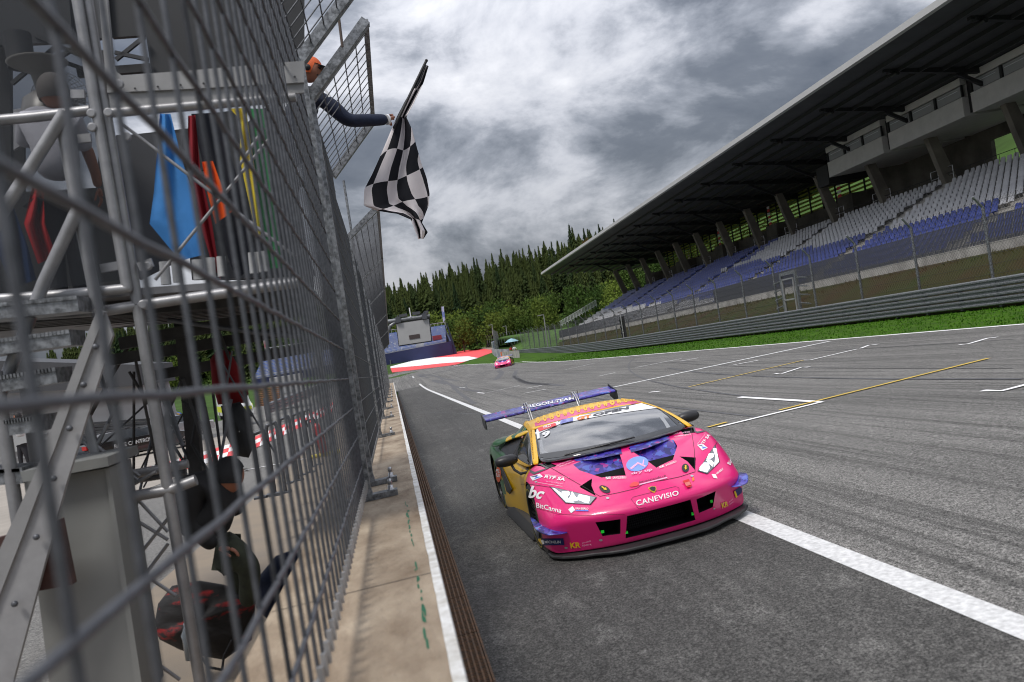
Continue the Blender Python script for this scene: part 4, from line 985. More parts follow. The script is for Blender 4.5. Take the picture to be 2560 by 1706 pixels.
mb = MB(); mb.prism([br+Vector((1, -.2, .3)), br+Vector((1, 14, 4.0)), br+Vector((1, 14, -5)), br+Vector((1, -.2, -5))], (.4, 0, 0)); mb.prism([br+Vector((1.3, -.2, .3)), tr_+Vector((.6, 0, 1.2)), br+Vector((2.8, 0, -5)), br+Vector((1.3, -.2, -5))], (0, .4, 0)); mb.build('end_wall', NAVY, fsn)
mb = MB(); mb.path([tl_+Vector((0, .3, 1.1)), tr_+Vector((0, .3, 1.1))], .07, 5)
for i in range(50): p = tl_.lerp(tr_, i/49); mb.tube(p, p+Vector((0, .3, 1.1)), .05, 4)
mb.path([bl+Vector((0, -.2, .9)), br+Vector((0, -.2, .9))], .05, 5); mb.build('rail', alu, fsn)
mb = MB(); p = at(YS+2, 1093, 845); mb.box((p.x-1.3, p.y, p.z-.6), (p.x+1.3, p.y+1, p.z+.7)); mb.build('red_box', mat('dark_red', (.18, .02, .03), .6), fsn)
# white and blue beach flag beside it, red white one further left
for nm, Y, a, b, top, m1, lb in (('a', 236, (1117, 822), (1103, 766), [(1103, 768), (1109, 766), (1113, 800), (1108, 806)], mat('flag_white_blue', (.55, .60, .75), .7, vscale=.35, col2=(.10, .16, .45), sharp=.05), 'white and blue banner flag on the end of the far blue grandstand'),
                             ('b', 236, (665, 885), (660, 850), [(658, 850), (664, 850), (667, 872), (662, 872)], mat('flag_red_white', (.7, .7, .72), .7, vscale=.6, col2=(.6, .04, .06), sharp=.05), 'red and white banner flag above the left end of the far blue grandstand')):
    fl = thing('banner_flag', lb, 'flag', at(Y, *a)); mb = MB(); mb.tube(at(Y, *a), at(Y, *b), .06, 6); mb.build('pole', alu, fl); mb = MB(); mb.prism([at(Y, *q) for q in top], (0, .03, 0)); mb.build('flag_cloth', m1, fl)
# tyre barrier: navy and grey blocks
tb = thing('tyre_barrier', 'low barrier of alternating navy and grey blocks below the far blue grandstand', 'barrier', hitG(1060, 905))
pp = [(976, 912), (1001, 904), (1029, 900), (1057, 893), (1087, 886), (1114, 881), (1143, 873), (1170, 867), (1193, 861)]
pt = [(976, 906), (1005, 900), (1031, 895), (1060, 889), (1088, 882), (1116, 876), (1144, 870), (1171, 864), (1193, 857)]
for i in range(8):
    a, b = hitG(*pp[i]), hitG(*pp[i+1]); mb = MB(); mb.prism([a, b, b+Vector((0, 0, 1.25)), a+Vector((0, 0, 1.25))], (0, 1.2, 0)); mb.build('block', mat('block_grey', (.30, .31, .33), .7, var=.2, vscale=.5) if i % 2 == 0 else mat('block_navy', (.02, .03, .15), .6, var=.2, vscale=.5), tb)
ff = thing('catch_fence', 'grey post and mesh catch fence between the tyre barrier and the navy wall', 'fence', hitG(1050, 895))
for i in range(9):
    p = hitG(978+i*23.5, 906-i*4.4); mb = MB(); mb.tube(p+Vector((0, 1.6, 0)), p+Vector((0, 1.6, 3.4)), .06, 5); mb.build('post', alu, ff)
mb = MB()
for z in (.7, 1.4, 2.1, 2.8, 3.4): 
    P = [hitG(978+i*23.5, 906-i*4.4)+Vector((0, 1.6, z)) for i in range(9)]; mb.path(P, .03, 4)
mb.build('cable', galvd, ff)
# grey wall curving right with people & fences, tents
for (pts, hgt, m1, nm, lb) in (([(1122, 873), (1160, 862), (1200, 852), (1245, 843)], 3.2, GC, 'boundary_wall', 'pale concrete boundary wall rising behind the gravel trap'), ([(1268, 838), (1298, 832)], 3.4, GC, 'boundary_wall', 'short concrete wall section above the white fence')):
    b0 = thing(nm, lb, 'wall', hitG(*pts[0])); P = [hitG(*q) for q in pts]
    for a, b in zip(P[:-1], P[1:]): mb = MB(); mb.prism([a, b, b+Vector((0, 0, hgt)), a+Vector((0, 0, hgt))], (0, .4, 0)); mb.build('wall_panel', m1, b0)
hf = thing('hillside_fence', 'grey mesh fence along the foot of the wooded hillside', 'fence', hitG(1200, 850))
P = [hitG(x, y)+Vector((0, 3, 0)) for x, y in ((1125, 866), (1160, 856), (1200, 846), (1250, 835), (1300, 826))]
for i in range(26):
    k = i/25*4; j = min(3, int(k)); p = P[j].lerp(P[j+1], k-j); mb = MB(); mb.tube(p, p+Vector((0, 0, 6.4)), .07, 5); mb.build('post', galvd, hf)
mb = MB()
for z in [3.4+.3*i for i in range(11)]: mb.path([p+Vector((0, 0, z)) for p in P], .03, 4)
mb.build('cable', galvd, hf)
# fence and banners at the track side bend
bf = thing('bend_fence', 'curved white panelled barrier with mesh fence where the track bends away', 'barrier', hitG(1240, 888))
bp = [(1232, 886), (1238, 892), (1255, 894), (1276, 895)]
P = [hitG(*q) for q in bp]; mb = MB()
for a, b in zip(P[:-1], P[1:]): mb.prism([a, b, b+Vector((0, 0, 1.3)), a+Vector((0, 0, 1.3))], (0, .25, 0))
mb.build('panel', mat('grey_white_panel', (.42, .43, .45), .7, vscale=.8, col2=(.2, .2, .26), sharp=.06), bf)
P2 = [hitG(*q) for q in ((1241, 888), (1247, 870), (1253, 858), (1264, 849))]
mb = MB()
for a, b in zip(P2[:-1], P2[1:]):
    n = 14
    for i in range(n): p = a.lerp(b, i/n); mb.tube(p, p+Vector((0, 0, 4.6)), .05, 4)
for z in [.4*i for i in range(1, 12)]: mb.path([p+Vector((0, 0, z)) for p in P2], .035, 4)
mb.build('mesh', galv, bf)
bn = MB(); P3 = [hitG(*q) for q in ((1232, 883), (1237, 874), (1242, 864), (1246, 856))]
for k, (a, b) in enumerate(zip(P3[:-1], P3[1:])):
    for j in range(4):
        bn.cm = (j+k) % 2; u = j/4; p, q = a.lerp(b, u), a.lerp(b, u+.25); bn.prism([p, q, q+Vector((0, 0, 2.2)), p+Vector((0, 0, 2.2))], (.2, .2, 0))
bn.build('banner', [mat('banner_white', (.6, .6, .64), .6), mat('banner_blue', (.15, .17, .35), .6)], bf)
wb = thing('marshal_post', 'white concrete block barrier with an orange panel beside the bend', 'barrier', hitG(1285, 897))
mb = MB(); a, b = hitG(1256, 897), hitG(1300, 895); mb.prism([a, b, b+Vector((0, 0, 1.0)), a+Vector((0, 0, 1.0))], (0, .5, 0)); mb.build('block', GC, wb)
a = hitG(1258, 896.5); mb = MB(); mb.box((a.x-.3, a.y-.2, a.z), (a.x+.3, a.y-.05, a.z+1.0)); mb.build('orange_panel', mat('orange_panel', (.7, .15, .05), .6), wb)
# green/grey embankment right, with bent fence and service road
em = MB(); rows = []
for i in range(22):
    y = 112+i*7
    rows.append([Vector((x, y, far_level(x, y)+h)) for x, h in ((21.5+max(0, y-130)*.12, -.2), (25+max(0, y-130)*.1, 1.3), (30, 2.4), (36, 2.8), (48, 2.6), (70, 2.0))])
em.grid(rows); em.build('embankment', mat('embankment_grass', (.075, .15, .03), .9, vscale=.25, col2=(.05, .09, .025), spec=.1), kind='structure')
for i, (x, yb, yt, lb) in enumerate(((1372, 872, 787, 'tall grey lamp post with a double head behind the far guardrail'), (1232, 827, 812, 'slim white lamp post at the foot of the wood'), (1267, 827, 815, 'slim white lamp post right of its twin at the foot of the wood'))):
    Y = (118, 210, 215)[i]; l_ = thing('lamp_post', lb, 'lamp post', at(Y, x, yb)); mb = MB(); r = .11 if i == 0 else .12; mb.tube(at(Y, x, yb+10), at(Y, x-13 if i == 0 else x-2, yt), r, 8, r*.7); mb.build('pole', alu, l_)
    mb = MB(); p = at(Y, x-13 if i == 0 else x-2, yt); mb.bar(p, p+Vector((-.9, 0, -.05)), .25, .12); mb.build('lamp_head', alu, l_)
# fence continuing along the embankment
ef = thing('debris_fence', 'far row of thin grey fence posts running up the embankment past the grandstand end', 'fence', at(135, 1450, 850))
for i in range(20):
    y = 116+i*5; x = 27+.08*i; p = Vector((x-3, y, far_level(x, y)+1.2)); mb = MB(); mb.tube(p, p+Vector((0, 0, 2.4)), .04, 5); mb.tube(p+Vector((0, 0, 2.4)), p+Vector((-.3, 0, 2.7)), .035, 5); mb.build('post', galv, ef)
wf = thing('white_rail_fence', 'short pale steel barriers on the slope beyond the end of the seats', 'fence', at(128, 1450, 800))
for i in range(13):
    u = i/12; a = at(125+20*u, 1492-85*u, 768+48*u); b_ = at(125+20*u, 1488-85*u, 758+48*u); mb = MB(); mb.tube(a, a+Vector((0, 0, 1.15)), .05, 5); c = at(125+20*(u+.07), 1492-85*(u+.07), 768+48*(u+.07)); mb.tube(a+Vector((0, 0, 1.1)), c+Vector((0, 0, 1.1)), .04, 5); mb.tube(a+Vector((0, 0, .3)), c+Vector((0, 0, .3)), .04, 5)
    for k in range(6): q = a.lerp(c, k/6); mb.tube(q+Vector((0, 0, .3)), q+Vector((0, 0, 1.1)), .02, 4)
    mb.build('barrier_panel', mat('pale_steel', (.5, .51, .52), .5, .3), wf)
# parasol
um = thing('parasol', 'pale blue parasol over a marshal beside the end of the guardrail', 'parasol', hitG(1285, 893)); c = hitG(1285, 893)
mb = MB(); mb.tube(c, c+Vector((0, 0, 2.6)), .03, 6); mb.build('pole', alu, um); mb = MB(); mb.lathe([(.01, 2.75), (.5, 2.6), (1.05, 2.25)], c, n=8, smooth=False); mb.build('canopy', mat('pale_blue_cloth', (.25, .42, .50), .7), um)
# screen on its gantry
YG = 115
sg = thing('gantry_screen', 'big grey display screen hung from a round steel gantry arm over the track', 'screen', at(YG, 1035, 870))
GY = mat('screen_grey', (.36, .36, .365), .55, var=.06, vscale=.6)
mb = MB(); c4 = [at(YG, 991, 810), at(YG, 1072, 798), at(YG, 1078, 852), at(YG, 998, 864)]; mb.prism(c4, (0, .35, 0)); mb.build('screen_face', GY, sg)
mb = MB(); mb.prism([at(YG+.1, 989, 808), at(YG+.1, 1074, 795), at(YG+.1, 1081, 854), at(YG+.1, 997, 867)], (0, .6, 0)); mb.build('screen_case', blk, sg)
mb = MB(); mb.prism([at(YG-.06, 1022, 839), at(YG-.06, 1049, 835), at(YG-.06, 1050.5, 845), at(YG-.06, 1024, 849.5)], (0, .05, 0)); mb.build('display_panel', mat('display_brown', (.06, .045, .045), .4), sg)
mb = MB(); mb.tube(at(YG+.3, 960, 806), at(YG+.3, 1074, 790), .30, 14); mb.path([at(YG+.3, 966, 870), at(YG+.3, 968, 835), at(YG+.3, 975, 816), at(YG+.3, 992, 803)], .26, 12); mb.build('gantry_pipe', galv, sg)
mb = MB()
for x, y in ((995, 800), (1061, 791)): mb.tube(at(YG, x-1, y-11), at(YG, x+1, y+8), .13, 6); mb.box(tuple(at(YG-.2, x, y)-Vector((.35, .2, .4))), tuple(at(YG-.2, x, y)+Vector((.35, .5, .4))))
mb.build('hanger', galvd, sg)
mb = MB(); mb.tube(at(YG, 1023, 770), at(YG, 1027, 792), .07, 6); mb.build('aerial', whitec, sg)
mb = MB()
for x, y in ((1003, 790), (1013, 788), (1036, 784), (1045, 783), (1066, 781)): p = at(YG+.2, x, y); mb.box((p.x-.28, p.y-.2, p.z-.2), (p.x+.28, p.y+.2, p.z+.2))
mb.build('cameras', galvd, sg)
# ---- pit side: garage building, cars park, guardrail
gb = thing('garage_building', 'low white and grey garage building with dark louvres seen through the fence', 'building', at(50, 150, 1100))
WB = mat('white_render', (.34, .34, .345), .7, var=.12, vscale=.5)
mb = MB(); mb.prism([at(48, -80, 985), at(48, 350, 962), at(48, 385, 1098), at(48, 220, 1140), at(48, -80, 1330)], (0, 6, 0)); mb.build('wall', WB, gb)
mb = MB(); mb.prism([at(47, -80, 900), at(47, 335, 912), at(47, 345, 965), at(47, -80, 990)], (0, 8, 0)); mb.build('roof_slab', mat('dark_fascia', (.05, .052, .058), .6), gb)
for i in range(8):
    mb = MB(); y = 1053+i*7; mb.bar(at(47.8, 205, y+8), at(47.8, 375-3*i, y-4), .2, .12); mb.build('louvre', dark, gb)
mb = MB()
for i in range(16): mb.bar(at(47.8, -60, 1010+i*14), at(47.8, 118, 1000+i*14), .05, .06)
mb.build('shutter', mat('shutter_grey', (.28, .29, .31), .6), gb)
mb = MB(); mb.prism([at(47.7, 20, 1085), at(47.7, 95, 1078), at(47.7, 100, 1122), at(47.7, 24, 1132)], (0, .1, 0)); mb.build('window', GLS, gb)
gr2 = thing('guardrail', 'pale steel guardrail curving beside the pit entry behind the fence', 'guardrail', at(62, 720, 1020))
for k in range(3):
    mb = MB(); P = [at(58, 668, 1043-12+k*-9), at(66, 740, 1012-8+k*-9), at(76, 800, 985-5+k*-8), at(86, 850, 962+k*-7)]; mb.path(P, .13, 8); mb.build('rail', galv, gr2)
mb = MB()
for P in (at(58, 668, 1043), at(66, 740, 1015), at(76, 800, 990)): mb.box((P.x-.1, P.y, P.z-.3), (P.x+.1, P.y+.2, P.z+1.3))
mb.build('rail_post', galvd, gr2)
hut = thing('marshal_hut', 'small white hut with a dark window beside the far guardrail', 'hut', at(90, 720, 1010)); mb = MB(); p = at(90, 722, 1008); mb.box((p.x-1.6, p.y, p.z), (p.x+1.6, p.y+3, p.z+2.9)); mb.build('wall', WB, hut); mb = MB(); mb.box((p.x-.4, p.y-.06, p.z+1.1), (p.x+.5, p.y+.1, p.z+2.2)); mb.build('window', GLS, hut)
mb = MB()
for i in range(9): mb.bar(at(82, 640, 975+i*5), at(82, 700, 968+i*5), .9, .14)
mb.build('timber_stack', mat('timber', (.20, .10, .055), .9, var=.5, vscale=3), label='stack of brown timber planks beside the white hut', cat='timber')
# simple but shaped road cars
CARG = mat('car_glass', (.015, .018, .02), .05, spec=.8); TY = mat('tyre_rubber', (.014, .014, .015), .8); RM = mat('alloy_rim', (.42, .42, .43), .3, .8)
def road_car(loc, rz, paint, label, wagon=True, name='parked_car', H=1.48, L_=4.7, van=False, group=None):
    c = local(thing(name, label, 'van' if van else 'car', loc, group, rz)); hw = .91
    if van: prof = [(0, .35), (0, .85), (.25, 1.05), (.9, 1.3), (1.5, 2.15), (1.9, 2.35), (L_-.1, 2.4), (L_, 2.2), (L_, .4)]
    elif wagon: prof = [(0, .3), (0, .65), (.15, .78), (1.15, .98), (1.75, 1.40), (2.2, H), (3.9, H-.06), (4.45, 1.05), (4.62, .95), (4.66, .35)]
    else: prof = [(0, .3), (0, .62), (.15, .74), (1.2, .95), (1.95, 1.36), (2.5, H), (3.1, H-.06), (3.9, 1.06), (4.6, .98), (4.66, .35)]
    mb = MB(); rows = []
    for t in (-1, -.93, -.8, 0, .8, .93, 1):
        row = []
        for (y, z) in prof:
            k = max(0, (z-.95)/(.6)) if not van else max(0, (z-1.2)/1.3)*.35
            row.append(Vector((hw*t*(1-.22*min(1, k)), y, z-(.0 if abs(t) < .9 else .05*min(1, abs(t)**4)))))
        rows.append(row)
    mb.grid(rows); mb.add(rows[0], [tuple(range(len(prof)))]); mb.add(rows[-1], [tuple(reversed(range(len(prof))))]); mb.build('body', paint, c)
    sc_ = 1.0 if not van else 1.0
    for s_ in (-1, 1):
        mb = MB(); zz_ = (1.42, 1.95) if van else (1.0, H-.10)
        ww = lambda z: s_*(hw*(1-.22*min(1, max(0, (z-.95)/.6)) if not van else hw*(1-.35*.22*max(0, (z-1.2)/1.3)))+.006) if not van else s_*(hw*(1-.22*.35*max(0, (z-1.2)/1.3))+.006)
        ya, yb = (1.15, 2.1) if van else (1.45, 4.15 if wagon else 3.6)
        mb.poly([(ww(zz_[0]), ya, zz_[0]), (ww(zz_[0]), yb, zz_[0]), (ww(zz_[1]), yb-.25, zz_[1]), (ww(zz_[1]), ya+.55, zz_[1])]); mb.build('side_window', CARG, c)
        for y in (.85, L_-.95):
            w = MB(); w.lathe([(.0, 0), (.2, .0), (.31, -.02), (.325, -.05), (.325, -.2), (.2, -.22)], (s_*(hw+.01), y, .325), Vector((s_, 0, 0)), 20); tyre = w.build('wheel', TY, c)
            w = MB(); 
            for k in range(6): a = k*pi/3; w.bar(Vector((s_*(hw+.016), y, .325)), Vector((s_*(hw+.016), y+cos(a)*.21, .325+sin(a)*.21)), .05, .02)
            w.lathe([(.2, 0), (.23, .004)], (s_*(hw+.012), y, .325), Vector((s_, 0, 0)), 20); rr = w.build('rim', RM, tyre if 0 else c)
    mb = MB()
    for k, (p, q) in enumerate((((1.2, 1.0), (1.72, 1.375)), ((4.4, 1.1), (3.95, 1.4)))) if not van else enumerate((((.92, 1.33), (1.48, 2.1)),)):
        hw2 = .72; mb.poly([(-hw2, p[0]-.02*(1-2*k), p[1]+.02), (hw2, p[0]-.02*(1-2*k), p[1]+.02), (hw2*.86, q[0]-.02*(1-2*k), q[1]+.02), (-hw2*.86, q[0]-.02*(1-2*k), q[1]+.02)])
    mb.build('windscreen', CARG, c)
    for s_ in (-1, 1):
        mb = MB(); mb.box((s_*.5, -.02, .62) if s_ > 0 else (-.86, -.02, .62), (s_*.5+.36, .06, .74) if s_ > 0 else (-.5, .06, .74)); mb.build('headlight', mat('lamp_clear', (.6, .62, .65), .15), c)
        mb = MB(); mb.box((s_*.5 if s_ > 0 else -.86, L_-.12, .8), ((s_*.5+.36) if s_ > 0 else -.5, L_+.0, .98)); mb.build('tail_light', mat('lamp_red', (.35, .01, .01), .25), c)
    mb = MB(); mb.box((-.55, -.03, .34), (.55, .0, .58)); mb.build('grille', blk, c)
    return c
def gp_(x, y): return Vector((x, y, far_level(x, y)))
bc = road_car(at(45.5, 412, 1121), radians(140), mat('car_black', (.008, .008, .010), .18, coat=.6), 'black estate car with white lettering parked before the garage building')
road_car(at(46.5, 478, 1110), radians(136), mat('car_grey', (.06, .065, .07), .25, .5, coat=.5), 'dark grey car parked nose out beside the black estate car', wagon=False)
road_car(at(52, 515, 1082), radians(140), mat('car_silver', (.42, .43, .45), .3, .4, coat=.4), 'pale silver car parked behind the dark grey car', wagon=False)
road_car(at(60, 480, 1068), radians(140), mat('car_yellow', (.55, .30, .03), .35, coat=.4), 'orange yellow car roof showing behind the silver car')
amb = road_car(at(64, 606, 1048), radians(20), mat('ambulance_white', (.55, .56, .56), .4), 'white and yellow ambulance van parked at the pit entry', van=True, name='ambulance', L_=5.2)
mb = MB(); mb.box((-.915, .1, .6), (-.905, 5, 1.05)); mb.box((.905, .1, .6), (.915, 5, 1.05)); mb.box((-.8, -.03, .62), (.8, -.015, .9)); mb.build('yellow_stripe', mat('hi_vis_yellow', (.55, .60, .03), .5), amb)
def plain_text(body, parent, org, ux, uy, h, m, name='lettering'):
    c = bpy.data.curves.new('t', 'FONT'); c.body = body; c.offset = .01; o = bpy.data.objects.new('t', c); COL.objects.link(o); bpy.context.view_layer.update()
    me = bpy.data.meshes.new_from_object(o.evaluated_get(bpy.context.evaluated_depsgraph_get())); bpy.data.objects.remove(o)
    for v in me.vertices: v.co = Vector(org)+Vector(ux)*v.co.x*h+Vector(uy)*v.co.y*h
    me.materials.clear(); me.materials.append(m); q = bpy.data.objects.new(name, me); COL.objects.link(q); q.parent = parent; return q
plain_text('RACE CONTROL', bc, (-.935, 3.35, .62), (0, -1, 0), (0, 0, 1), .27, mat('lettering_white', (.8, .8, .8), .5))
mb = MB(); mb.box((-.6, 1.7, 2.38), (.6, 1.95, 2.52)); mb.build('light_bar', mat('lamp_blue', (.02, .08, .6), .3), amb)
bt = thing('blue_tent', 'small blue canopy beside the grass behind the parked cars', 'canopy', at(60, 425, 1075)); mb = MB(); p = at(60, 418, 1040); mb.lathe([(.01, .5), (1.1, 0), (1.1, -.2)], p, n=4, smooth=False); mb.build('canopy', mat('tent_blue', (.02, .08, .4), .7), bt); mb = MB(); mb.box((p.x-.5, p.y-.4, p.z-1.8), (p.x+.5, p.y+.4, p.z-.2)); mb.build('box', WB, bt)
# ================================================================ the racing car
PINK = (.76, .012, .18)
def car_mats():
    global Mpink, Mbody, Mpurp, Mcarb, Mroof, Mglass
    m, t, b = node_mat('pink_paint'); b.inputs['Base Color'].default_value = (*PINK, 1); b.inputs['Roughness'].default_value = .36; b.inputs['Coat Weight'].default_value = .6; b.inputs['Coat Roughness'].default_value = .07; b.inputs['Specular Tint'].default_value = (1, .55, .85, 1); Mpink = m
    # body: pink nose, yellow doors, green haunches
    m, t, b = node_mat('livery_paint'); n = t.nodes; l = t.links; tc = n.new('ShaderNodeTexCoord'); sp = n.new('ShaderNodeSeparateXYZ'); l.new(tc.outputs['Object'], sp.inputs[0])
    no = n.new('ShaderNodeTexNoise'); no.inputs['Scale'].default_value = 5.0; no.inputs['Detail'].default_value = 1; l.new(tc.outputs['Object'], no.inputs[0])
    def M_(op, a, bb):
        x = n.new('ShaderNodeMath'); x.operation = op
        for i, v in enumerate((a, bb)):
            if hasattr(v, 'links'): l.new(v, x.inputs[i])
            else: x.inputs[i].default_value = v
        return x.outputs[0]
    ax = M_('ABSOLUTE', sp.outputs[0], 0); k1 = M_('ADD', sp.outputs[1], M_('MULTIPLY', M_('SUBTRACT', sp.outputs[2], .5), -.15)); f1 = M_('GREATER_THAN', k1, 1.30)
    drip = M_('ADD', sp.outputs[1], M_('MULTIPLY', no.outputs[0], 1.1)); drip = M_('ADD', drip, M_('MULTIPLY', sp.outputs[2], .9)); f2 = M_('GREATER_THAN', drip, 4.05)
    mx = n.new('ShaderNodeMixRGB'); l.new(f1, mx.inputs[0]); mx.inputs[1].default_value = (*PINK, 1); mx.inputs[2].default_value = (.88, .52, .010, 1)
    mx2 = n.new('ShaderNodeMixRGB'); l.new(f2, mx2.inputs[0]); l.new(mx.outputs[0], mx2.inputs[1]); mx2.inputs[2].default_value = (.01, .12, .022, 1)
    l.new(mx2.outputs[0], b.inputs['Base Color']); b.inputs['Roughness'].default_value = .36; b.inputs['Coat Weight'].default_value = .6; b.inputs['Coat Roughness'].default_value = .07; Mbody = m
    m, t, b = node_mat('purple_shard_wrap'); n = t.nodes; l = t.links; tc = n.new('ShaderNodeTexCoord'); last = None
    cols_ = []
    for sc, rt in ((10, .3), (17, 1.1)):
        mp = n.new('ShaderNodeMapping'); mp.inputs['Rotation'].default_value = (.4, .2, rt); l.new(tc.outputs['Object'], mp.inputs[0]); v = n.new('ShaderNodeTexVoronoi'); v.distance = 'MANHATTAN' if sc < 20 else 'CHEBYCHEV'; v.inputs['Scale'].default_value = sc; l.new(mp.outputs[0], v.inputs[0])
        s_ = n.new('ShaderNodeSeparateXYZ'); l.new(v.outputs['Color'], s_.inputs[0]); cols_.append(s_.outputs[0])
    ad = n.new('ShaderNodeMath'); ad.operation = 'ADD'; l.new(cols_[0], ad.inputs[0]); l.new(cols_[1], ad.inputs[1]); hf_ = n.new('ShaderNodeMath'); hf_.operation = 'MULTIPLY'; hf_.inputs[1].default_value = .5; l.new(ad.outputs[0], hf_.inputs[0])
    r = n.new('ShaderNodeValToRGB'); r.color_ramp.interpolation = 'CONSTANT'; e = r.color_ramp.elements
    for i, (p, c) in enumerate([(0, (.012, .008, .12)), (.3, (.03, .02, .24)), (.45, (.06, .045, .36)), (.60, (.07, .11, .45)), (.68, (.035, .015, .20)), (.82, (.32, .03, .26)), (.90, (.16, .24, .60))]):
        if i > 1: e.new(p)
        e[i].position = p; e[i].color = (*c, 1)
    l.new(hf_.outputs[0], r.inputs[0]); l.new(r.outputs[0], b.inputs['Base Color']); b.inputs['Roughness'].default_value = .35; b.inputs['Coat Weight'].default_value = .3; Mpurp = m
    Mcarb = mat('carbon_black', (.02, .02, .022), .5, coat=.15)
    m, t, b = node_mat('roof_wrap'); b.inputs['Base Color'].default_value = (.82, .46, .010, 1); b.inputs['Roughness'].default_value = .35; b.inputs['Coat Weight'].default_value = .3; Mroof = m
    m, t, b = node_mat('windscreen_glass'); b.inputs['Base Color'].default_value = (.075, .078, .085, 1); b.inputs['Roughness'].default_value = .05; b.inputs['Specular IOR Level'].default_value = .9; b.inputs['Coat Weight'].default_value = 1; b.inputs['Coat Roughness'].default_value = .02; Mglass = m
car_mats()
BX = Vector((.99806, .00316, .06221)); BY = Vector((-.00091, .99934, -.03623)); BZ = Vector((-.06229, .0361, .99741)); CORG = Vector((2.1589, 6.8494, -.108))
race = thing('race_car', 'pink yellow and green racing car number 19 with a purple rear wing crossing the line', 'race car', CORG)
race.rotation_mode = 'QUATERNION'; race.rotation_quaternion = Matrix((BX, BY, BZ)).transposed().to_quaternion(); local(race)
OL = Vector(((O-CORG).dot(BX), (O-CORG).dot(BY), (O-CORG).dot(BZ)))
def lray(px, py): d = rayd(px, py); return Vector((d.dot(BX), d.dot(BY), d.dot(BZ))).normalized()
TB = [  # y : z of the top skin at fractions 0..1 of half width, half width
 (.12, (.40, .40, .40, .40, .40, .39, .35), .93), (.22, (.475, .475, .475, .47, .46, .45, .40), .95), (.33, (.56, .555, .53, .52, .51, .49, .43), .965),
 (.46, (.64, .635, .605, .59, .58, .555, .48), .98), (.62, (.705, .70, .68, .67, .665, .64, .55), .99), (.80, (.755, .755, .75, .745, .755, .735, .61), .995), (.96, (.825, .82, .80, .785, .81, .79, .65), 1.0),
 (1.12, (.845, .84, .825, .80, .83, .81, .67), .995), (1.28, (.845, .84, .83, .81, .825, .80, .67), .98), (1.45, (.84, .84, .83, .81, .80, .77, .66), .95), (1.65, (.84, .84, .83, .82, .79, .75, .66), .925),
 (1.9, (.84, .84, .83, .82, .79, .75, .67), .92), (2.2, (.84, .84, .84, .83, .80, .76, .68), .925), (2.5, (.86, .86, .85, .84, .82, .79, .70), .94), (2.8, (.90, .90, .89, .87, .85, .83, .74), .965),
 (3.1, (.93, .93, .92, .90, .89, .875, .78), .99), (3.4, (.94, .94, .93, .91, .92, .91, .82), 1.01), (3.7, (.94, .94, .92, .90, .925, .91, .82), 1.015), (4.0, (.92, .92, .90, .89, .90, .88, .79), 1.0), (4.25, (.88, .88, .87, .86, .86, .84, .75), .98), (4.42, (.84, .84, .83, .82, .82, .79, .70), .96)]
TF = (0, .2, .4, .6, .8, .92, 1.0)
def topz(i, t):
    r = TB[i][1]; t = abs(t)
    for k in range(6):
        if t <= TF[k+1]+1e-9: f = (t-TF[k])/(TF[k+1]-TF[k]); return r[k]*(1-f)+r[k+1]*f
ZB_ = 0
US = [-1, -.92, -.8, -.7, -.6, -.5, -.4, -.3, -.2, -.1, 0, .1, .2, .3, .4, .5, .6, .7, .8, .92, 1]
ZB = .085; NW = 5
def bpt(u, i, w):
    y, _, hw = TB[i]; zt = topz(i, u); z = ZB+(zt-ZB)*w; x = u*hw*(1+.012*sin(pi*w)) ; fall = max(0, 1-(y-.12)/1.25)**1.3
    yy = y+.30*(abs(x)/.9)**2.6*fall
    if i == 0: yy += (.40-z)*.42
    elif i == 1: yy += (1-w)*.05
    # tuck the waist behind the front wheel
    if abs(u) > .9 and 1.3 < y < 3.0: x *= 1-.05*sin(pi*(y-1.3)/1.7)*(1-w)
    return Vector((x, yy, z))
def body_mesh():
    mb = MB(); ni = len(TB); nu = len(US)
    mb.grid([[bpt(u, i, 1) for u in US] for i in range(ni)])
    mb.grid([[bpt(u, i, 0) for u in reversed(US)] for i in range(ni)])
    for u in (-1, 1):
        R_ = [[bpt(u, i, w/NW) for i in range(ni)] for w in range(NW+1)]
        mb.grid(R_ if u > 0 else [list(reversed(r)) for r in R_])
    for i in (0, ni-1):
        R_ = [[bpt(u, i, w/NW) for u in US] for w in range(NW+1)]
        mb.grid(R_ if i == 0 else [list(reversed(r)) for r in R_])
    return mb
def eval_mesh(mbs, mats, mods, weld=True):
    me = bpy.data.meshes.new('tmp'); me.from_pydata(mbs.v, [], mbs.f); bm = bmesh.new(); bm.from_mesh(me)
    bmesh.ops.remove_doubles(bm, verts=bm.verts, dist=1e-4); bmesh.ops.recalc_face_normals(bm, faces=bm.faces); bm.to_mesh(me); bm.free()
    for m in mats: me.materials.append(m)
    o = bpy.data.objects.new('tmp', me); COL.objects.link(o)
    for f in mods: f(o)
    bpy.context.view_layer.update()
    dg = bpy.context.evaluated_depsgraph_get(); out = bpy.data.meshes.new_from_object(o.evaluated_get(dg), preserve_all_data_layers=True, depsgraph=dg)
    bpy.data.objects.remove(o); return out
def sub_mod(o): m = o.modifiers.new('s', 'SUBSURF'); m.levels = 2; m.render_levels = 2
bodyme = eval_mesh(body_mesh(), [Mbody], [sub_mod])
def bvh_of(me): return BVHTree.FromPolygons([v.co.copy() for v in me.vertices], [tuple(p.vertices) for p in me.polygons])
BV = bvh_of(bodyme)
def hit(px, py, bv=None): 
    h = (bv or BV).ray_cast(OL, lray(px, py)); return (h[0], h[1]) if h[0] is not None else (None, None)
def z1(x, y): return 1180+x/3.2667, 940+y/3.2667
def c1(x, y): return 1200+x/7.84, 1060+y/7.84
def c2(x, y): return 1300+x/7.353, 1220+y/7.353
def c3(x, y): return 1600+x/7.127, 1040+y/7.127
def c5(x, y): return 1500+x/5.8825, 1180+y/5.8825
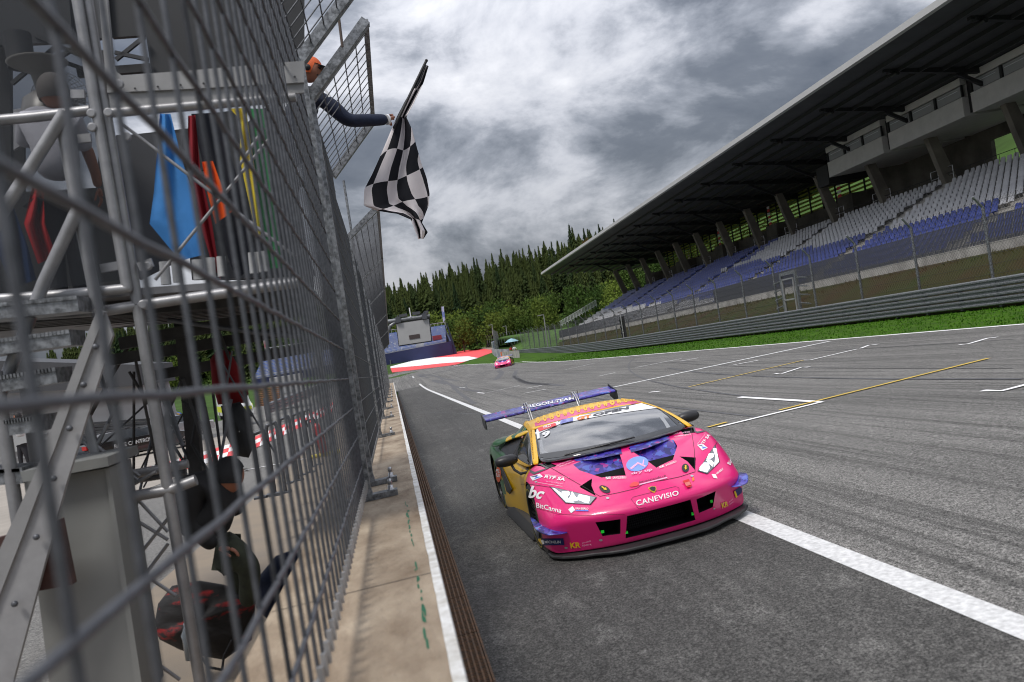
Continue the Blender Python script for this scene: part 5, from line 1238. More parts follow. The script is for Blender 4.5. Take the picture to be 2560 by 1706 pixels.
def c4(x, y): return 1190+x/6.36, 950+y/6.36
# cutters: wheel arches, intakes, vents
cut = MB(); Mduct = mat('duct_black', (.006, .006, .007), .8, spec=.2)
def cyl(x0, x1, y, z, r, n=40, mi=1):
    cut.cm = mi; P = [Vector((x0, y+cos(2*pi*i/n)*r, z+sin(2*pi*i/n)*r)) for i in range(n)]; cut.prism(P, (x1-x0, 0, 0))
AX1, AX2 = 1.12, 3.70
for s_ in (-1, 1):
    a, b_ = (.66, 1.3) if s_ > 0 else (-1.3, -.66)
    cyl(a, b_, AX1, .33, .365); cyl(a, b_, AX2, .345, .40)
IN = {}
cut.cm = 1
# centre intake and two side intakes, symmetric in the nose
cut.prism([(-.335, -.1, .135), (.335, -.1, .135), (.30, -.1, .345), (-.30, -.1, .345)], (0, .62, 0))
for s_ in (-1, 1): cut.prism([(s_*.375, -.1, .19), (s_*.53, -.1, .20), (s_*.575, -.1, .345), (s_*.36, -.1, .33)], (0, .55, 0))
for s_ in (-1, 1):   # triangular bonnet vents
    cut.prism([(s_*.580, .58, .55), (s_*.436, .615, .55), (s_*.475, .53, .55), (s_*.485, .40, .48)], (0, 0, .3))
# bonnet ducts: the outline and a raked floor
for s_ in (-1, 1):
    pl = [(s_*.15, .475), (s_*.355, .575), (s_*.50, .80), (s_*.53, 1.02), (s_*.30, .93), (s_*.06, .86)]
    # raked purple floor running down from the screen, its front coloured black as the opening's shade
    def fl(y): return .845-(1.05-y)*.62 if y > 0 else 0
    pl = [(s_*.15, .475), (s_*.355, .575), (s_*.475, .76), (s_*.50, .80), (s_*.54, 1.06), (s_*.30, .99), (s_*.05, .93), (s_*.085, .76)]
    n = 8; V = [Vector((x, y, fl(y))) for x, y in pl]+[Vector((x, y, 1.0)) for x, y in pl]
    cut.cm = 1; cut.add(V, [(0, 1, 2, 7)]); cut.add(V, [tuple(range(n, 2*n))]+[(i, (i+1) % n, n+(i+1) % n, n+i) for i in range(n)])
    cut.cm = 2; cut.add(V, [(7, 2, 3, 4, 5, 6)]); cut.cm = 1
# front wing top vents and rear air scoop behind the side window
for s_ in (-1, 1):
    cut.prism([(s_*.85, 1.22, .76), (s_*.70, 1.20, .76), (s_*.665, 1.02, .76), (s_*.77, .98, .74)], (0, 0, .25))
cutme_mb = cut
def bool_mod(o):
    me = bpy.data.meshes.new('cut'); me.from_pydata(cutme_mb.v, [], cutme_mb.f)
    for m in (Mbody, Mduct, Mpurp): me.materials.append(m)
    me.polygons.foreach_set('material_index', cutme_mb.mi); bm = bmesh.new(); bm.from_mesh(me); bmesh.ops.remove_doubles(bm, verts=bm.verts, dist=1e-5); bmesh.ops.recalc_face_normals(bm, faces=bm.faces); bm.to_mesh(me); bm.free()
    c = bpy.data.objects.new('cut', me); COL.objects.link(c); m = o.modifiers.new('b', 'BOOLEAN'); m.object = c; m.operation = 'DIFFERENCE'; m.solver = 'EXACT'; m.use_self = True; IN['c'] = c
full = eval_mesh(body_mesh(), [Mbody, Mduct, Mpurp], [sub_mod, bool_mod]); bpy.data.objects.remove(IN['c'])
full.polygons.foreach_set('use_smooth', [True]*len(full.polygons))
try: full.set_sharp_from_angle(angle=radians(38))
except Exception: pass
full.name = 'body'; bo = bpy.data.objects.new('body', full); COL.objects.link(bo); bo.parent = race; WL[bo] = Vector((0, 0, 0))
# greenhouse
def gh(i, t):
    # i: 0 base, 1,2, 3 top of screen, 4 roof mid, 5 roof rear, 6,7 tail ; t 0..1
    yb = .93+.33*t**2.0; zb = .85-.02*t; xb = .85*t
    yt = 1.95+.11*t*t; zt = 1.135-.045*t**2.2; xt = .678*t
    prof = {0: 0, 1: .34, 2: .68, 3: 1.0}
    if i <= 3:
        k = prof[i]; b = sin(pi*k)*.035; return Vector((xb+(xt-xb)*k, yb+(yt-yb)*k-b*.5, zb+(zt-zb)*k+b))
    xx, yy, zz = [(.64, 2.35, 1.180), (.62, 2.75, 1.190), (.57, 3.25, 1.10), (.46, 3.95, .93)][i-4]
    return Vector((xx*t, yy+.05*t*t, zz-.055*t**2.4))
def gside(i, s_):
    e = gh(i, 1); bx = [.86, .88, .885, .895, .90, .90, .86, .70][i]; bz = [.82, .79, .775, .77, .78, .80, .86, .90][i]; by = [1.28, 1.45, 1.78, 2.1, 2.4, 2.85, 3.3, 3.95][i]
    b = Vector((bx, by, bz)); m = e.lerp(b, s_); m.x += sin(pi*s_)*.03; return m
ts = [0, .2, .4, .6, .8, .945, 1.0]
def both(fn):
    mb = MB()
    for sg in (1, -1):
        rows = fn(); rows = [[Vector((p.x*sg, p.y, p.z)) for p in r] for r in rows]; mb.grid(rows if sg > 0 else [list(reversed(r)) for r in rows])
    return mb
def shell(mb, name, m, parent=race, lvl=2, th=0.012, **k):
    def f(o):
        s = o.modifiers.new('s', 'SUBSURF'); s.levels = lvl; s.render_levels = lvl; q = o.modifiers.new('t', 'SOLIDIFY'); q.thickness = th; q.offset = -1
    me = eval_mesh(mb, m if isinstance(m, list) else [m], [f]); me.polygons.foreach_set('use_smooth', [True]*len(me.polygons)); me.name = name
    o = bpy.data.objects.new(name, me); COL.objects.link(o); o.parent = parent; WL[o] = Vector((0, 0, 0)); return o
wsh = shell(both(lambda: [[gh(i, t) for t in ts[:6]] for i in range(4)]), 'windscreen', Mglass)
rfo = shell(both(lambda: [[gh(i, t) for t in ts] for i in range(3, 8)]), 'roof', Mroof)
for sg in (1, -1):
    mb = MB(); mb.grid([[Vector((p.x*sg, p.y, p.z)) for p in [gh(i, .945), gh(i, .97), gh(i, 1.0), gside(i, .10)]] for i in range(0, 6)]); pil = shell(mb, 'pillar', Mroof)
    mb = MB(); mb.grid([[Vector((p.x*sg, p.y, p.z)) for p in [gside(i, q) for q in (.09, .35, .65, .92)]] for i in range(0, 5)]); shell(mb, 'side_window', mat('side_glass', (.02, .021, .023), .06, spec=.9, coat=.6))
    mb = MB(); mb.grid([[Vector((p.x*sg, p.y, p.z)) for p in [gside(i, q) for q in (.90, .96, 1.03)]] for i in range(0, 6)]); shell(mb, 'door_shoulder', Mroof)
    mb = MB(); mb.grid([[Vector((p.x*sg, p.y, p.z)) for p in [gside(i, q) for q in (0, .35, .7, 1.03)]] for i in range(4, 8)]); shell(mb, 'quarter_panel', Mbody)
    # dark scoop behind the window, flying green shoulder above it
    mb = MB(); mb.prism([(sg*.80, 2.25, .80), (sg*.93, 2.35, .80), (sg*.95, 2.9, .86), (sg*.84, 2.85, .98), (sg*.74, 2.35, 1.00)], (sg*.012, 0, 0)); mb.build('air_scoop', Mcarb, race)
    mb = MB(); mb.grid([[Vector((sg*x, y, z)) for x, y, z in r] for r in (((.66, 2.15, 1.085), (.72, 2.2, 1.06), (.74, 2.25, 1.03)), ((.74, 2.55, 1.06), (.85, 2.6, 1.03), (.88, 2.62, .99)), ((.80, 2.95, 1.0), (.97, 2.95, .97), (.99, 2.95, .90)), ((.82, 3.4, .96), (1.0, 3.4, .945), (1.02, 3.4, .86)))]); shell(mb, 'flying_buttress', Mbody, th=.02)
wsb = bvh_of(wsh.data); rfb = bvh_of(rfo.data)
# wiper-side black screen surround + white band
def strip_on(bv, P1, P2, n, name, m, off=.004, parent=race, f=lambda x, y: (x, y), rows=2):
    """patch on a surface between two photo polylines"""
    def S(P, t): k = t*(len(P)-1); i = min(int(k), len(P)-2); q = k-i; return (P[i][0]*(1-q)+P[i+1][0]*q, P[i][1]*(1-q)+P[i+1][1]*q)
    G_ = []
    for a in range(rows+1):
        row = []
        for b in range(n+1):
            u = b/n; p, q = S(P1, u), S(P2, u); w = a/rows; X = (p[0]*(1-w)+q[0]*w, p[1]*(1-w)+q[1]*w); h = hit(*f(*X), bv)
            row.append((h[0]+(h[1] if h[1].dot(OL-h[0]) > 0 else -h[1])*off) if h[0] is not None else None)
        G_.append(row)
    mb = MB()
    for a in range(rows):
        for b in range(n):
            q = [G_[a][b], G_[a][b+1], G_[a+1][b+1], G_[a+1][b]]
            if all(x is not None for x in q) and max((q[0]-q[1]).length, (q[1]-q[2]).length, (q[2]-q[3]).length) < .25: mb.add(q, [(0, 1, 2, 3)], True)
    return mb.build(name, m, parent, weld=True) if mb.v else None
def poly_on(bv, pts, name, m, off=.004, parent=race, f=lambda x, y: (x, y), res=None):
    """filled photo outline laid on a surface (fan with subdivision)"""
    bm = bmesh.new(); vs = [bm.verts.new((x, y, 0)) for x, y in [f(*p) for p in pts]]; bm.faces.new(vs); bmesh.ops.triangulate(bm, faces=bm.faces)
    size = max(v.co.x for v in bm.verts)-min(v.co.x for v in bm.verts); res = res or max(3.0, size/8)
    for _ in range(4):
        e = [x for x in bm.edges if x.calc_length() > res]
        if not e: break
        bmesh.ops.subdivide_edges(bm, edges=e, cuts=1); bmesh.ops.triangulate(bm, faces=[q for q in bm.faces if len(q.verts) > 3])
    return project(bm, bv, name, m, off, parent)
def project(bm, bv, name, m, off, parent):
    bm.verts.ensure_lookup_table(); bm.verts.index_update(); H = []
    for v in bm.verts:
        h = hit(v.co.x, v.co.y, bv); H.append((h[0]+(h[1] if h[1].dot(OL-h[0]) > 0 else -h[1])*off) if h[0] is not None else None)
    mb = MB(); mb.v = [h or Vector((0, 0, 0)) for h in H]
    for q in bm.faces:
        ix = [v.index for v in q.verts]
        if all(H[i] is not None for i in ix) and max((H[ix[0]]-H[i]).length for i in ix) < .3: mb.f.append(ix); mb.mi.append(0); mb.sm.append(True)
    bm.free(); return mb.build(name, m, parent) if mb.f else None
RED_ = mat('sticker_red', (.75, .06, .07), .45); WHT = mat('sticker_white', (.80, .80, .82), .45); BLU = mat('sticker_blue', (.10, .20, .75), .45); NVY = mat('sticker_navy', (.012, .02, .13), .45); YLW = mat('sticker_yellow', (.80, .52, .01), .45); ORG = mat('sticker_orange', (.85, .22, .02), .45); PKL = mat('sticker_pale_pink', (.85, .42, .62), .45); GRN = mat('tape_green', (.01, .60, .03), .5); BKS = mat('sticker_black', (.02, .02, .025), .5)
sur = mat('screen_border', (.035, .036, .04), .3, spec=.6)
strip_on(wsb, [c1(1080, 80), c4(1500, 585), z1(1000, 310), z1(1400, 222)], [c1(1085, 225), z1(720, 395), z1(1100, 320), z1(1530, 262)], 72, 'sun_strip', WHT, rows=6)
strip_on(wsb, [c1(1100, 240), c1(1165, 640), z1(560, 640), z1(900, 590), z1(1300, 510), z1(1640, 415), z1(1745, 395)], [c1(1095, 240), c1(1110, 700), z1(545, 688), z1(900, 640), z1(1300, 560), z1(1600, 480), z1(1760, 408)], 40, 'screen_border', sur, rows=3)
strip_on(wsb, [z1(1530, 262), z1(1650, 350), z1(1740, 398)], [z1(1500, 250), z1(1600, 330), z1(1700, 425)], 10, 'screen_border', sur, rows=2)
poly_on(wsb, [(1130, 95), (1480, -5), (1505, 45), (1165, 165)], 'class_panel', RED_, f=c1, off=.010)
poly_on(wsb, [(1350, 655), (1545, 605), (1545, 665), (1340, 715)], 'blue_panel', mat('sticker_purple_blue', (.10, .10, .42), .4, vscale=20, col2=(.35, .40, .75)), f=c4, off=.010)
# dash / roll cage glimpses laid behind the glass edge
strip_on(wsb, [c1(1165, 330), c1(1200, 560), c1(1290, 660)], [c1(1215, 300), c1(1260, 520), c1(1440, 640)], 10, 'roll_cage_glimpse', mat('cage_grey', (.30, .31, .33), .4), off=.002)
strip_on(wsb, [c3(340, 20), c3(420, 120), c3(480, 230)], [c3(400, 0), c3(480, 110), c3(545, 205)], 10, 'roll_cage_glimpse', mat('cage_grey', (.30, .31, .33), .4), off=.002)
# roof: pink front with yellow ladder of lozenges
strip_on(rfb, [c4(930, 690), c4(1300, 560), c4(1800, 440), z1(1260, 190), z1(1400, 196)], [c4(945, 745), c4(1400, 628), z1(900, 330), z1(1180, 262), z1(1405, 212)], 40, 'roof_pink_band', Mpink, rows=3, off=.003)
YR_ = mat('lozenge_yellow', (.85, .50, .02), .4)
for i in range(15):
    u = i/14; x = 985+u*1500; y = 655-u*335+ -40*sin(pi*u)*.6; rw = 34+10*(i % 3 == 2); rh = 62-14*u
    n = 12; P = [(x+cos(2*pi*k/n)*rw*.95+sin(2*pi*k/n)*8, y-12+sin(2*pi*k/n)*rh*.85) for k in range(n)]
    poly_on(rfb, P, 'roof_lozenge', YR_, f=c4, off=.006)
    P = [(x+5+cos(2*pi*k/6)*rw*.3, y+14-10*(i % 2)*2+sin(2*pi*k/6)*rh*.18) for k in range(6)]; poly_on(rfb, P, 'roof_dot', mat('lozenge_red', (.55, .08, .03), .4), f=c4, off=.009)
# headlights
HLM = mat('lamp_glow', (.9, .93, 1.0), .15, emis=((.93, .96, 1.0), .7)); HLD = mat('lamp_housing', (.30, .31, .33), .2, .5)
for s_, fr, gl in ((-1, [(1377, 1218.5), (1489.7, 1244.5), (1474.8, 1262.2), (1415.6, 1258.8)], (([(600, 15), (640, 20), (1010, 285), (860, 275)], c2), ([(770, 85), (900, 70), (930, 130), (880, 175), (790, 160)], c2), ([(960, 75), (1030, 180), (1090, 240), (1000, 260), (900, 210), (940, 150)], c2), ([(1060, 190), (1090, 130), (1280, 170), (1290, 240), (1260, 300), (1180, 280), (1090, 240)], c2))),
                   (1, [(1786.5, 1115.5), (1797.8, 1156.5), (1768.4, 1185.2), (1745.2, 1178.2)], (([(1290, 600), (1350, 590), (1400, 830), (1310, 930), (1340, 740)], c3), ([(1220, 690), (1300, 680), (1310, 740), (1240, 790), (1180, 790)], c3), ([(1060, 930), (1130, 850), (1220, 850), (1240, 950), (1190, 1020), (1060, 985)], c3), ([(1170, 800), (1260, 800), (1310, 850), (1290, 920), (1240, 870)], c3)))):
    hl = poly_on(BV, fr, 'headlight', HLD, off=.006, res=5)
    if hl:
        c_ = [sum(q[0] for q in fr)/4, sum(q[1] for q in fr)/4]
        strip_on(BV, fr+[fr[0]], [(c_[0]+(x-c_[0])*1.06, c_[1]+(y-c_[1])*1.06) for x, y in fr+[fr[0]]], 24, 'headlight_seal', blk, off=.0065, parent=hl, rows=1)
        for P, f in gl: poly_on(BV, P, 'headlight_beam', HLM, f=f, off=.010, parent=hl)
# bonnet shut lines
def seam(P, name='shut_line', w=1.1, m=blk, off=.003, f=z1, bv=None):
    P = [f(*p) for p in P]; A = []; Bq = []
    for i, p in enumerate(P):
        a = Vector(P[max(0, i-1)]); b = Vector(P[min(len(P)-1, i+1)]); d = (b-a).normalized(); A.append((p[0]-d.y*w*.5, p[1]+d.x*w*.5)); Bq.append((p[0]+d.y*w*.5, p[1]-d.x*w*.5))
    return strip_on(bv or BV, A, Bq, 10*(len(P)-1), name, m, off=off, rows=1)
seam([(555, 700), (760, 820), (1045, 985)]); seam([(1045, 985), (1200, 955), (1345, 920), (1400, 885), (1480, 865), (1560, 855), (1700, 825), (1822, 785)]); seam([(1822, 785), (1815, 600), (1790, 430), (1770, 405)])
seam([(400, 885), (450, 882), (645, 912)]); seam([(2035, 480), (1985, 572)])
seam([(1300, 1010), (1320, 990), (1660, 905), (1690, 915), (1690, 965)], w=.7); seam([(1300, 1010), (1360, 1085), (1420, 1075)], w=.7)
seam([(500, 1030), (560, 1090), (700, 1130), (900, 1140), (1250, 1130)], 'bumper_crease_shade', .9, mat('crease_shade', (.25, .008, .06), .5))  # darker pink strip puts the crease's shade into the colour
for P in ([c1(330+n_*0, 0) for n_ in ()],): pass
# latches, badge, tow eye, studs
for (cx_, cy_, rx, ry, an) in ((1085, 930, 48, 26, .45), (1742, 757, 30, 34, 0)):
    n = 18; P = [(cx_+cos(2*pi*k/n)*rx*cos(an)-sin(2*pi*k/n)*ry*sin(an), cy_+cos(2*pi*k/n)*rx*sin(an)+sin(2*pi*k/n)*ry*cos(an)) for k in range(n)]
    la = poly_on(BV, P, 'bonnet_latch', BKS, f=z1, off=.008)
    if cx_ < 1500: poly_on(BV, [(1058, 915), (1066, 909), (1088, 925), (1096, 918), (1103, 940), (1080, 938), (1086, 931)], 'latch_arrow', YLW, f=z1, off=.013, parent=la)
    else: poly_on(BV, [(1736, 738), (1750, 738), (1749, 760), (1757, 760), (1743, 776), (1732, 758), (1738, 758)], 'latch_arrow', YLW, f=z1, off=.013, parent=la)
bd = poly_on(BV, [(705, 245), (760, 220), (820, 222), (828, 265), (800, 315), (745, 290)], 'badge', YLW, f=c5, off=.007)
poly_on(BV, [(718, 250), (762, 228), (814, 230), (820, 264), (797, 304), (752, 283)], 'badge_field', BKS, f=c5, off=.011, parent=bd); poly_on(BV, [(765, 258), (788, 248), (802, 268), (795, 288), (775, 285)], 'badge_emblem', YLW, f=c5, off=.0085, parent=bd)
poly_on(BV, [(1205, 155), (1300, 128), (1315, 150), (1345, 220), (1330, 240), (1275, 250), (1240, 190)], 'tow_eye', mat('tow_strap_red', (.60, .01, .015), .4), f=c5, off=.018); poly_on(BV, [(1352, 95), (1380, 85), (1388, 130), (1360, 145)], 'tow_arrow', ORG, f=c5, off=.006)
poly_on(BV, [(1242, 188), (1312, 168), (1332, 215), (1262, 235)], 'tow_tongue', mat('tow_tongue', (.65, .16, .14), .4), f=c5, off=.022)
for (x, y, f, r) in ((115, 392, c5, 26), (1352, 66, c5, 24), (1485, 955, c2, 34), (850, 1098, c2, 30), (380, 1100, c2, 18), (1675, 540, c5, 18), (1105, 1140, c1, 26), (1360, 380, c3, 14)):
    n = 8; poly_on(BV, [(x+cos(2*pi*k/n)*r, y+sin(2*pi*k/n)*r*.62) for k in range(n)], 'fastener', mat('fastener', (.5, .5, .52), .35, .4), f=f, off=.006)
for P, f in (([(1485, 790), (1545, 780), (1550, 830), (1495, 838)], c2), ([(370, 875), (410, 868), (412, 908), (374, 912)], c5), ([(1345, 600), (1382, 592), (1385, 635), (1350, 642)], c5), ([(1622, 418), (1655, 410), (1660, 450), (1628, 460)], c5)):
    a = lray(*f(*P[0])); 
    pts = []
    for x, y in P:
        d = lray(*f(x, y)); t = (.20+.18*abs((OL+d*((.25-OL.y)/d.y)).x)**1.5-OL.y)/d.y; pts.append(OL+d*t)
    mb = MB(); mb.prism(pts, (0, .008, 0)); mb.build('green_tape', GRN, race)
# grille mesh inside the intakes
mb = MB()
for (x0, x1, z0, z1_, y) in ((-.34, .34, .13, .35, .52), (.36, .58, .18, .35, .50), (-.58, -.36, .18, .35, .50)):
    n = int((x1-x0)/.02)
    for k in range(n+1): mb.tube((x0+(x1-x0)*k/n, y, z0), (x0+(x1-x0)*k/n, y, z1_), .0016, 4)
    n = int((z1_-z0)/.02)
    for k in range(n+1): mb.tube((x0, y, z0+(z1_-z0)*k/n), (x1, y, z0+(z1_-z0)*k/n), .0016, 4)
mb.build('intake_grille', mat('grille_black', (.012, .012, .013), .5), race)
# splitter
half = [(0, .105), (.20, .11), (.40, .135), (.52, .19), (.64, .275), (.78, .34), (.90, .44), (.975, .56), (.985, .72)]
out_ = half+[(.9, .9), (0, .9)]; P = [(x, y) for x, y in out_]+[(-x, y) for x, y in reversed(out_[1:-1])]
mb = MB(); R_ = [[Vector((x*k, .5+(y-.5)*k, z)) for x, y in P] for k, z in ((.985, .045), (1.0, .053), (1.0, .066), (.99, .074))]
mb.grid(R_, False, True); mb.poly([Vector((x*.99, .5+(y-.5)*.99, .074)) for x, y in P]); mb.poly([Vector((x*.985, .5+(y-.5)*.985, .045)) for x, y in reversed(P)]); mb.build('splitter', mat('splitter_black', (.03, .03, .032), .55, var=.15, vscale=9), race)
mb = MB(); mb.box((-.98, .7, .055), (.98, 4.35, .10)); mb.build('floor', Mcarb, race)
# side skirts
for s_ in (-1, 1):
    mb = MB(); mb.hexa([(s_*.86, 1.42, .05), (s_*1.0, 1.45, .05), (s_*1.03, 3.2, .05), (s_*.86, 3.2, .05), (s_*.86, 1.42, .17), (s_*.945, 1.45, .15), (s_*.965, 3.2, .17), (s_*.86, 3.2, .19)]); mb.build('side_skirt', Mcarb, race)
    mb = MB(); mb.prism([(s_*.93, 1.35, .15), (s_*.95, 1.35, .60), (s_*.93, 1.62, .56), (s_*.92, 1.75, .15)], (-s_*.015, 0, 0)); mb.build('wheel_exit_panel', Mcarb, race)
    mb = MB()
    pts = [(s_*.962, 2.95, .30), (s_*.985, 3.25, .30), (s_*1.0, 3.22, .72), (s_*.985, 2.95, .66), (s_*.968, 2.60, .42)]; mb.prism(pts, (s_*.012, 0, 0)); mb.build('side_intake', Mcarb, race)
    # mirror
    mb = MB(); c = Vector((s_*1.045, 1.86, .85)); R_ = []
    for k in range(13):
        a = pi*k/12; xx = -cos(a)*.125; rr = max(.001, sin(a))**.6; R_.append([c+Vector((xx, cos(b)*.060*rr*(.8 if cos(b) > 0 else 1.1), sin(b)*.062*rr)) for b in [2*pi*j/18 for j in range(18)]])
    mb.grid(R_, True, True); mr = mb.build('mirror', mat('mirror_shell', (.018, .018, .02), .4), race)
    mb = MB(); mb.path([Vector((s_*1.0, 1.86, .80)), Vector((s_*.985, 1.83, .74)), Vector((s_*.94, 1.72, .70)), Vector((s_*.87, 1.62, .715))], .014, 8); mb.build('mirror_arm', Mcarb, mr)
    # louvred vent in the front wing
    mb = MB()
    for k in range(7):
        u = k/6; mb.bar(Vector((s_*.69, 1.0+u*.2, .785)), Vector((s_*.82, 1.0+u*.2, .775)), .010, .03, Vector((0, .5, 1)))
    mb.build('wing_vent_louvre', Mcarb, race)
    strip_on(BV, [c1(990, 735), c1(1200, 790), c1(1360, 875), c1(1060, 1000), c1(900, 900), c1(990, 735)] if s_ < 0 else [c3(945, 190), c3(1140, 185), c3(1240, 265), c3(1015, 320), c3(970, 290), c3(945, 190)],
             [c1(1020, 770), c1(1190, 820), c1(1300, 880), c1(1080, 950), c1(950, 890), c1(1020, 770)] if s_ < 0 else [c3(975, 210), c3(1130, 205), c3(1180, 255), c3(1020, 290), c3(990, 270), c3(975, 210)], 30, 'vent_surround', mat('vent_grey', (.09, .09, .095), .5), off=.006, rows=2)
# dive planes: rooted on the skin, running round the bumper corner
for root, outer, f in (([(215, 540), (330, 620), (430, 695), (600, 765), (730, 792), (860, 800)], [(188, 545), (245, 705), (330, 800), (500, 872), (700, 855), (872, 822)], c2), ([(1755, 835), (1748, 950), (1742, 1060), (1715, 1160), (1670, 1225), (1625, 1250)], [(1778, 825), (1880, 960), (1930, 1080), (1915, 1190), (1800, 1245), (1635, 1268)], c3)):
    rows = []
    for k in range(11):
        u = k/10*5; a = min(int(u), 4); q = u-a; pr_ = (root[a][0]*(1-q)+root[a+1][0]*q, root[a][1]*(1-q)+root[a+1][1]*q); po = (outer[a][0]*(1-q)+outer[a+1][0]*q, outer[a][1]*(1-q)+outer[a+1][1]*q)
        h = hit(*f(*pr_))[0]
        if h is None: continue
        ds = (h-OL).length; row = []
        for t in (0, .33, .66, 1.0):
            p = OL+lray(*f(pr_[0]*(1-t)+po[0]*t, pr_[1]*(1-t)+po[1]*t))*(ds-.075*t*sin(pi*min(.999, .12+.8*k/10))+.012*(1-t)); row.append(p)
        rows.append(row)
    mb = MB(); mb.grid(rows); shell(mb, 'dive_plane', Mpurp, th=.006, lvl=1)
# wheels
def wheel(s_, y, r, w):
    mb = MB(); c = Vector((s_*(.985), y, r+.0)); ax = Vector((s_, 0, 0))
    mb.lathe([(.235, -.01), (.25, .0), (r-.03, .0), (r-.008, -.015), (r, -.04), (r, -w+.04), (r-.02, -w), (.24, -w)], c, ax, 48); ty = mb.build('wheel', mat('slick_rubber', (.016, .016, .017), .62, var=.3, vscale=9), race)
    mb = MB(); mb.lathe([(.236, 0), (.232, -.03), (.225, -.12), (.05, -.13)], c, ax, 36)
    for k in range(10):
        a = 2*pi*k/10; d = Vector((0, cos(a), sin(a))); t_ = Vector((0, -sin(a), cos(a))); a0 = c-ax*.035; mb.bar(a0+d*.05-ax*.03+t_*.01, a0+d*.232+t_*.02, .018, .03, ax); mb.bar(a0+d*.05-ax*.03-t_*.01, a0+d*.232-t_*.035, .014, .03, ax)
    mb.lathe([(.001, -.03), (.055, -.03), (.06, -.06)], c, ax, 20); mb.build('rim', mat('rim_black', (.02, .02, .022), .35, .5), ty)
    mb = MB(); mb.lathe([(r-.045, .0015), (r-.055, .0015)], c, ax, 48); mb.build('tyre_ring', mat('tyre_ring_yellow', (.35, .30, .03), .6), ty)
for s_ in (-1, 1): wheel(s_, AX1, .335, .29); wheel(s_, AX2, .345, .31)
# rear wing
def wsec(x):
    P = []
    for (y, z) in ((4.24, 1.115), (4.22, 1.13), (4.24, 1.15), (4.33, 1.158), (4.45, 1.172), (4.55, 1.20), (4.555, 1.192), (4.45, 1.155), (4.33, 1.128)): P.append(Vector((x, y, z)))
    return P
mb = MB(); mb.grid([wsec(-.93+1.86*k/40) for k in range(41)], True, True); wing = mb.build('rear_wing', Mpurp, race)
for s_ in (-1, 1):
    mb = MB(); mb.prism([(s_*.935, 4.20, 1.14), (s_*.935, 4.30, 1.17), (s_*.935, 4.58, 1.235), (s_*.935, 4.60, 1.06), (s_*.935, 4.42, 1.01), (s_*.935, 4.22, 1.02)], (s_*.012, 0, 0)); mb.build('end_plate', Mcarb, wing)
    mb = MB(); mb.path([(s_*.33, 4.34, 1.16), (s_*.33, 4.32, 1.235), (s_*.33, 4.26, 1.25), (s_*.33, 4.10, 1.18), (s_*.33, 3.95, .95)], .011, 8)
    mb.path([(s_*.36, 4.34, 1.16), (s_*.36, 4.32, 1.235), (s_*.36, 4.26, 1.25), (s_*.36, 4.10, 1.18), (s_*.36, 3.95, .95)], .008, 8); mb.build('wing_support', alu, wing)
wgb = bvh_of(wing.data)
mb = MB(); mb.tube((.20, 3.3, 1.05), (.20, 3.32, 1.33), .003, 6); mb.build('aerial', blk, race)
mb = MB(); mb.path([(-.55, 1.12, .865), (-.1, .99, .885), (.15, .98, .892)], .010, 6); mb.build('wiper', Mcarb, race)
for P1, P2 in (([z1(810, 668), z1(1000, 640), z1(1215, 590)], [z1(850, 700), z1(1010, 685), z1(1225, 640)]), ([z1(1285, 582), z1(1430, 540), z1(1600, 475)], [z1(1300, 630), z1(1440, 590), z1(1620, 520)])):
    strip_on(BV, P1, P2, 14, 'duct_lip', Mpurp, off=.005, rows=3)
# ---- lettering, laid on the skin
TX = []
def letters(body, quad, f, m, surf='b', name='lettering', off=.008, bold=0.0, shear=0.0, sp=1.0, par=race):
    TX.append((body, [f(*q) for q in quad], m, surf, name, off, bold, shear, sp, par))
def flush_letters():
    obs = []
    for t in TX:
        c = bpy.data.curves.new('t', 'FONT'); c.body = t[0]; c.resolution_u = 3; c.offset = t[6]; c.shear = t[7]; c.space_character = t[8]; c.fill_mode = 'BOTH' if False else 'FRONT'; c.dimensions = '2D'
        o = bpy.data.objects.new('t', c); COL.objects.link(o); obs.append(o)
    bpy.context.view_layer.update(); dg = bpy.context.evaluated_depsgraph_get()
    for o, (body, quad, m, surf, name, off, bold, shear, sp, par) in zip(obs, TX):
        me = bpy.data.meshes.new_from_object(o.evaluated_get(dg), depsgraph=dg); bm = bmesh.new(); bm.from_mesh(me); bmesh.ops.triangulate(bm, faces=bm.faces)
        xs = [v.co.x for v in bm.verts]; ys = [v.co.y for v in bm.verts]; x0, x1, y0, y1 = min(xs), max(xs), min(ys), max(ys)
        TL, TR, BR, BL = [Vector(q) for q in quad]
        for _ in range(3):
            e = [q for q in bm.edges if q.calc_length() > .35]
            if not e: break
            bmesh.ops.subdivide_edges(bm, edges=e, cuts=1); bmesh.ops.triangulate(bm, faces=[q for q in bm.faces if len(q.verts) > 3])
        for v in bm.verts:
            u = (v.co.x-x0)/(x1-x0+1e-9); w = (v.co.y-y0)/(y1-y0+1e-9); p = BL.lerp(BR, u).lerp(TL.lerp(TR, u), w); v.co = (p.x, p.y, 0)
        project(bm, {'b': BV, 'w': wsb, 'r': rfb, 'g': wgb}[surf], name, m, off, par)
    for o in obs: c = o.data; bpy.data.objects.remove(o); bpy.data.curves.remove(c)
    TX.clear()
letters('CANEVISIO', [(525, 430), (1145, 280), (1160, 345), (540, 510)], c5, WHT, bold=.012, sp=1.05)
letters('BitCanna', [(530, 1035), (740, 1088), (730, 1125), (530, 1075)], z1, WHT, bold=.01)
letters('bc', [(480, 895), (615, 925), (570, 1010), (465, 995)], z1, WHT, bold=.03, shear=.15)
letters('bc', [(2005, 545), (2080, 515), (2125, 600), (2060, 610)], z1, WHT, bold=.03)
letters('BitCann', [(2080, 720), (2130, 605), (2150, 625), (2108, 735)], z1, WHT, bold=.01)
letters('MICHELIN', [(475, 965), (750, 955), (755, 1005), (475, 1012)], c2, WHT, bold=.02, off=.012)
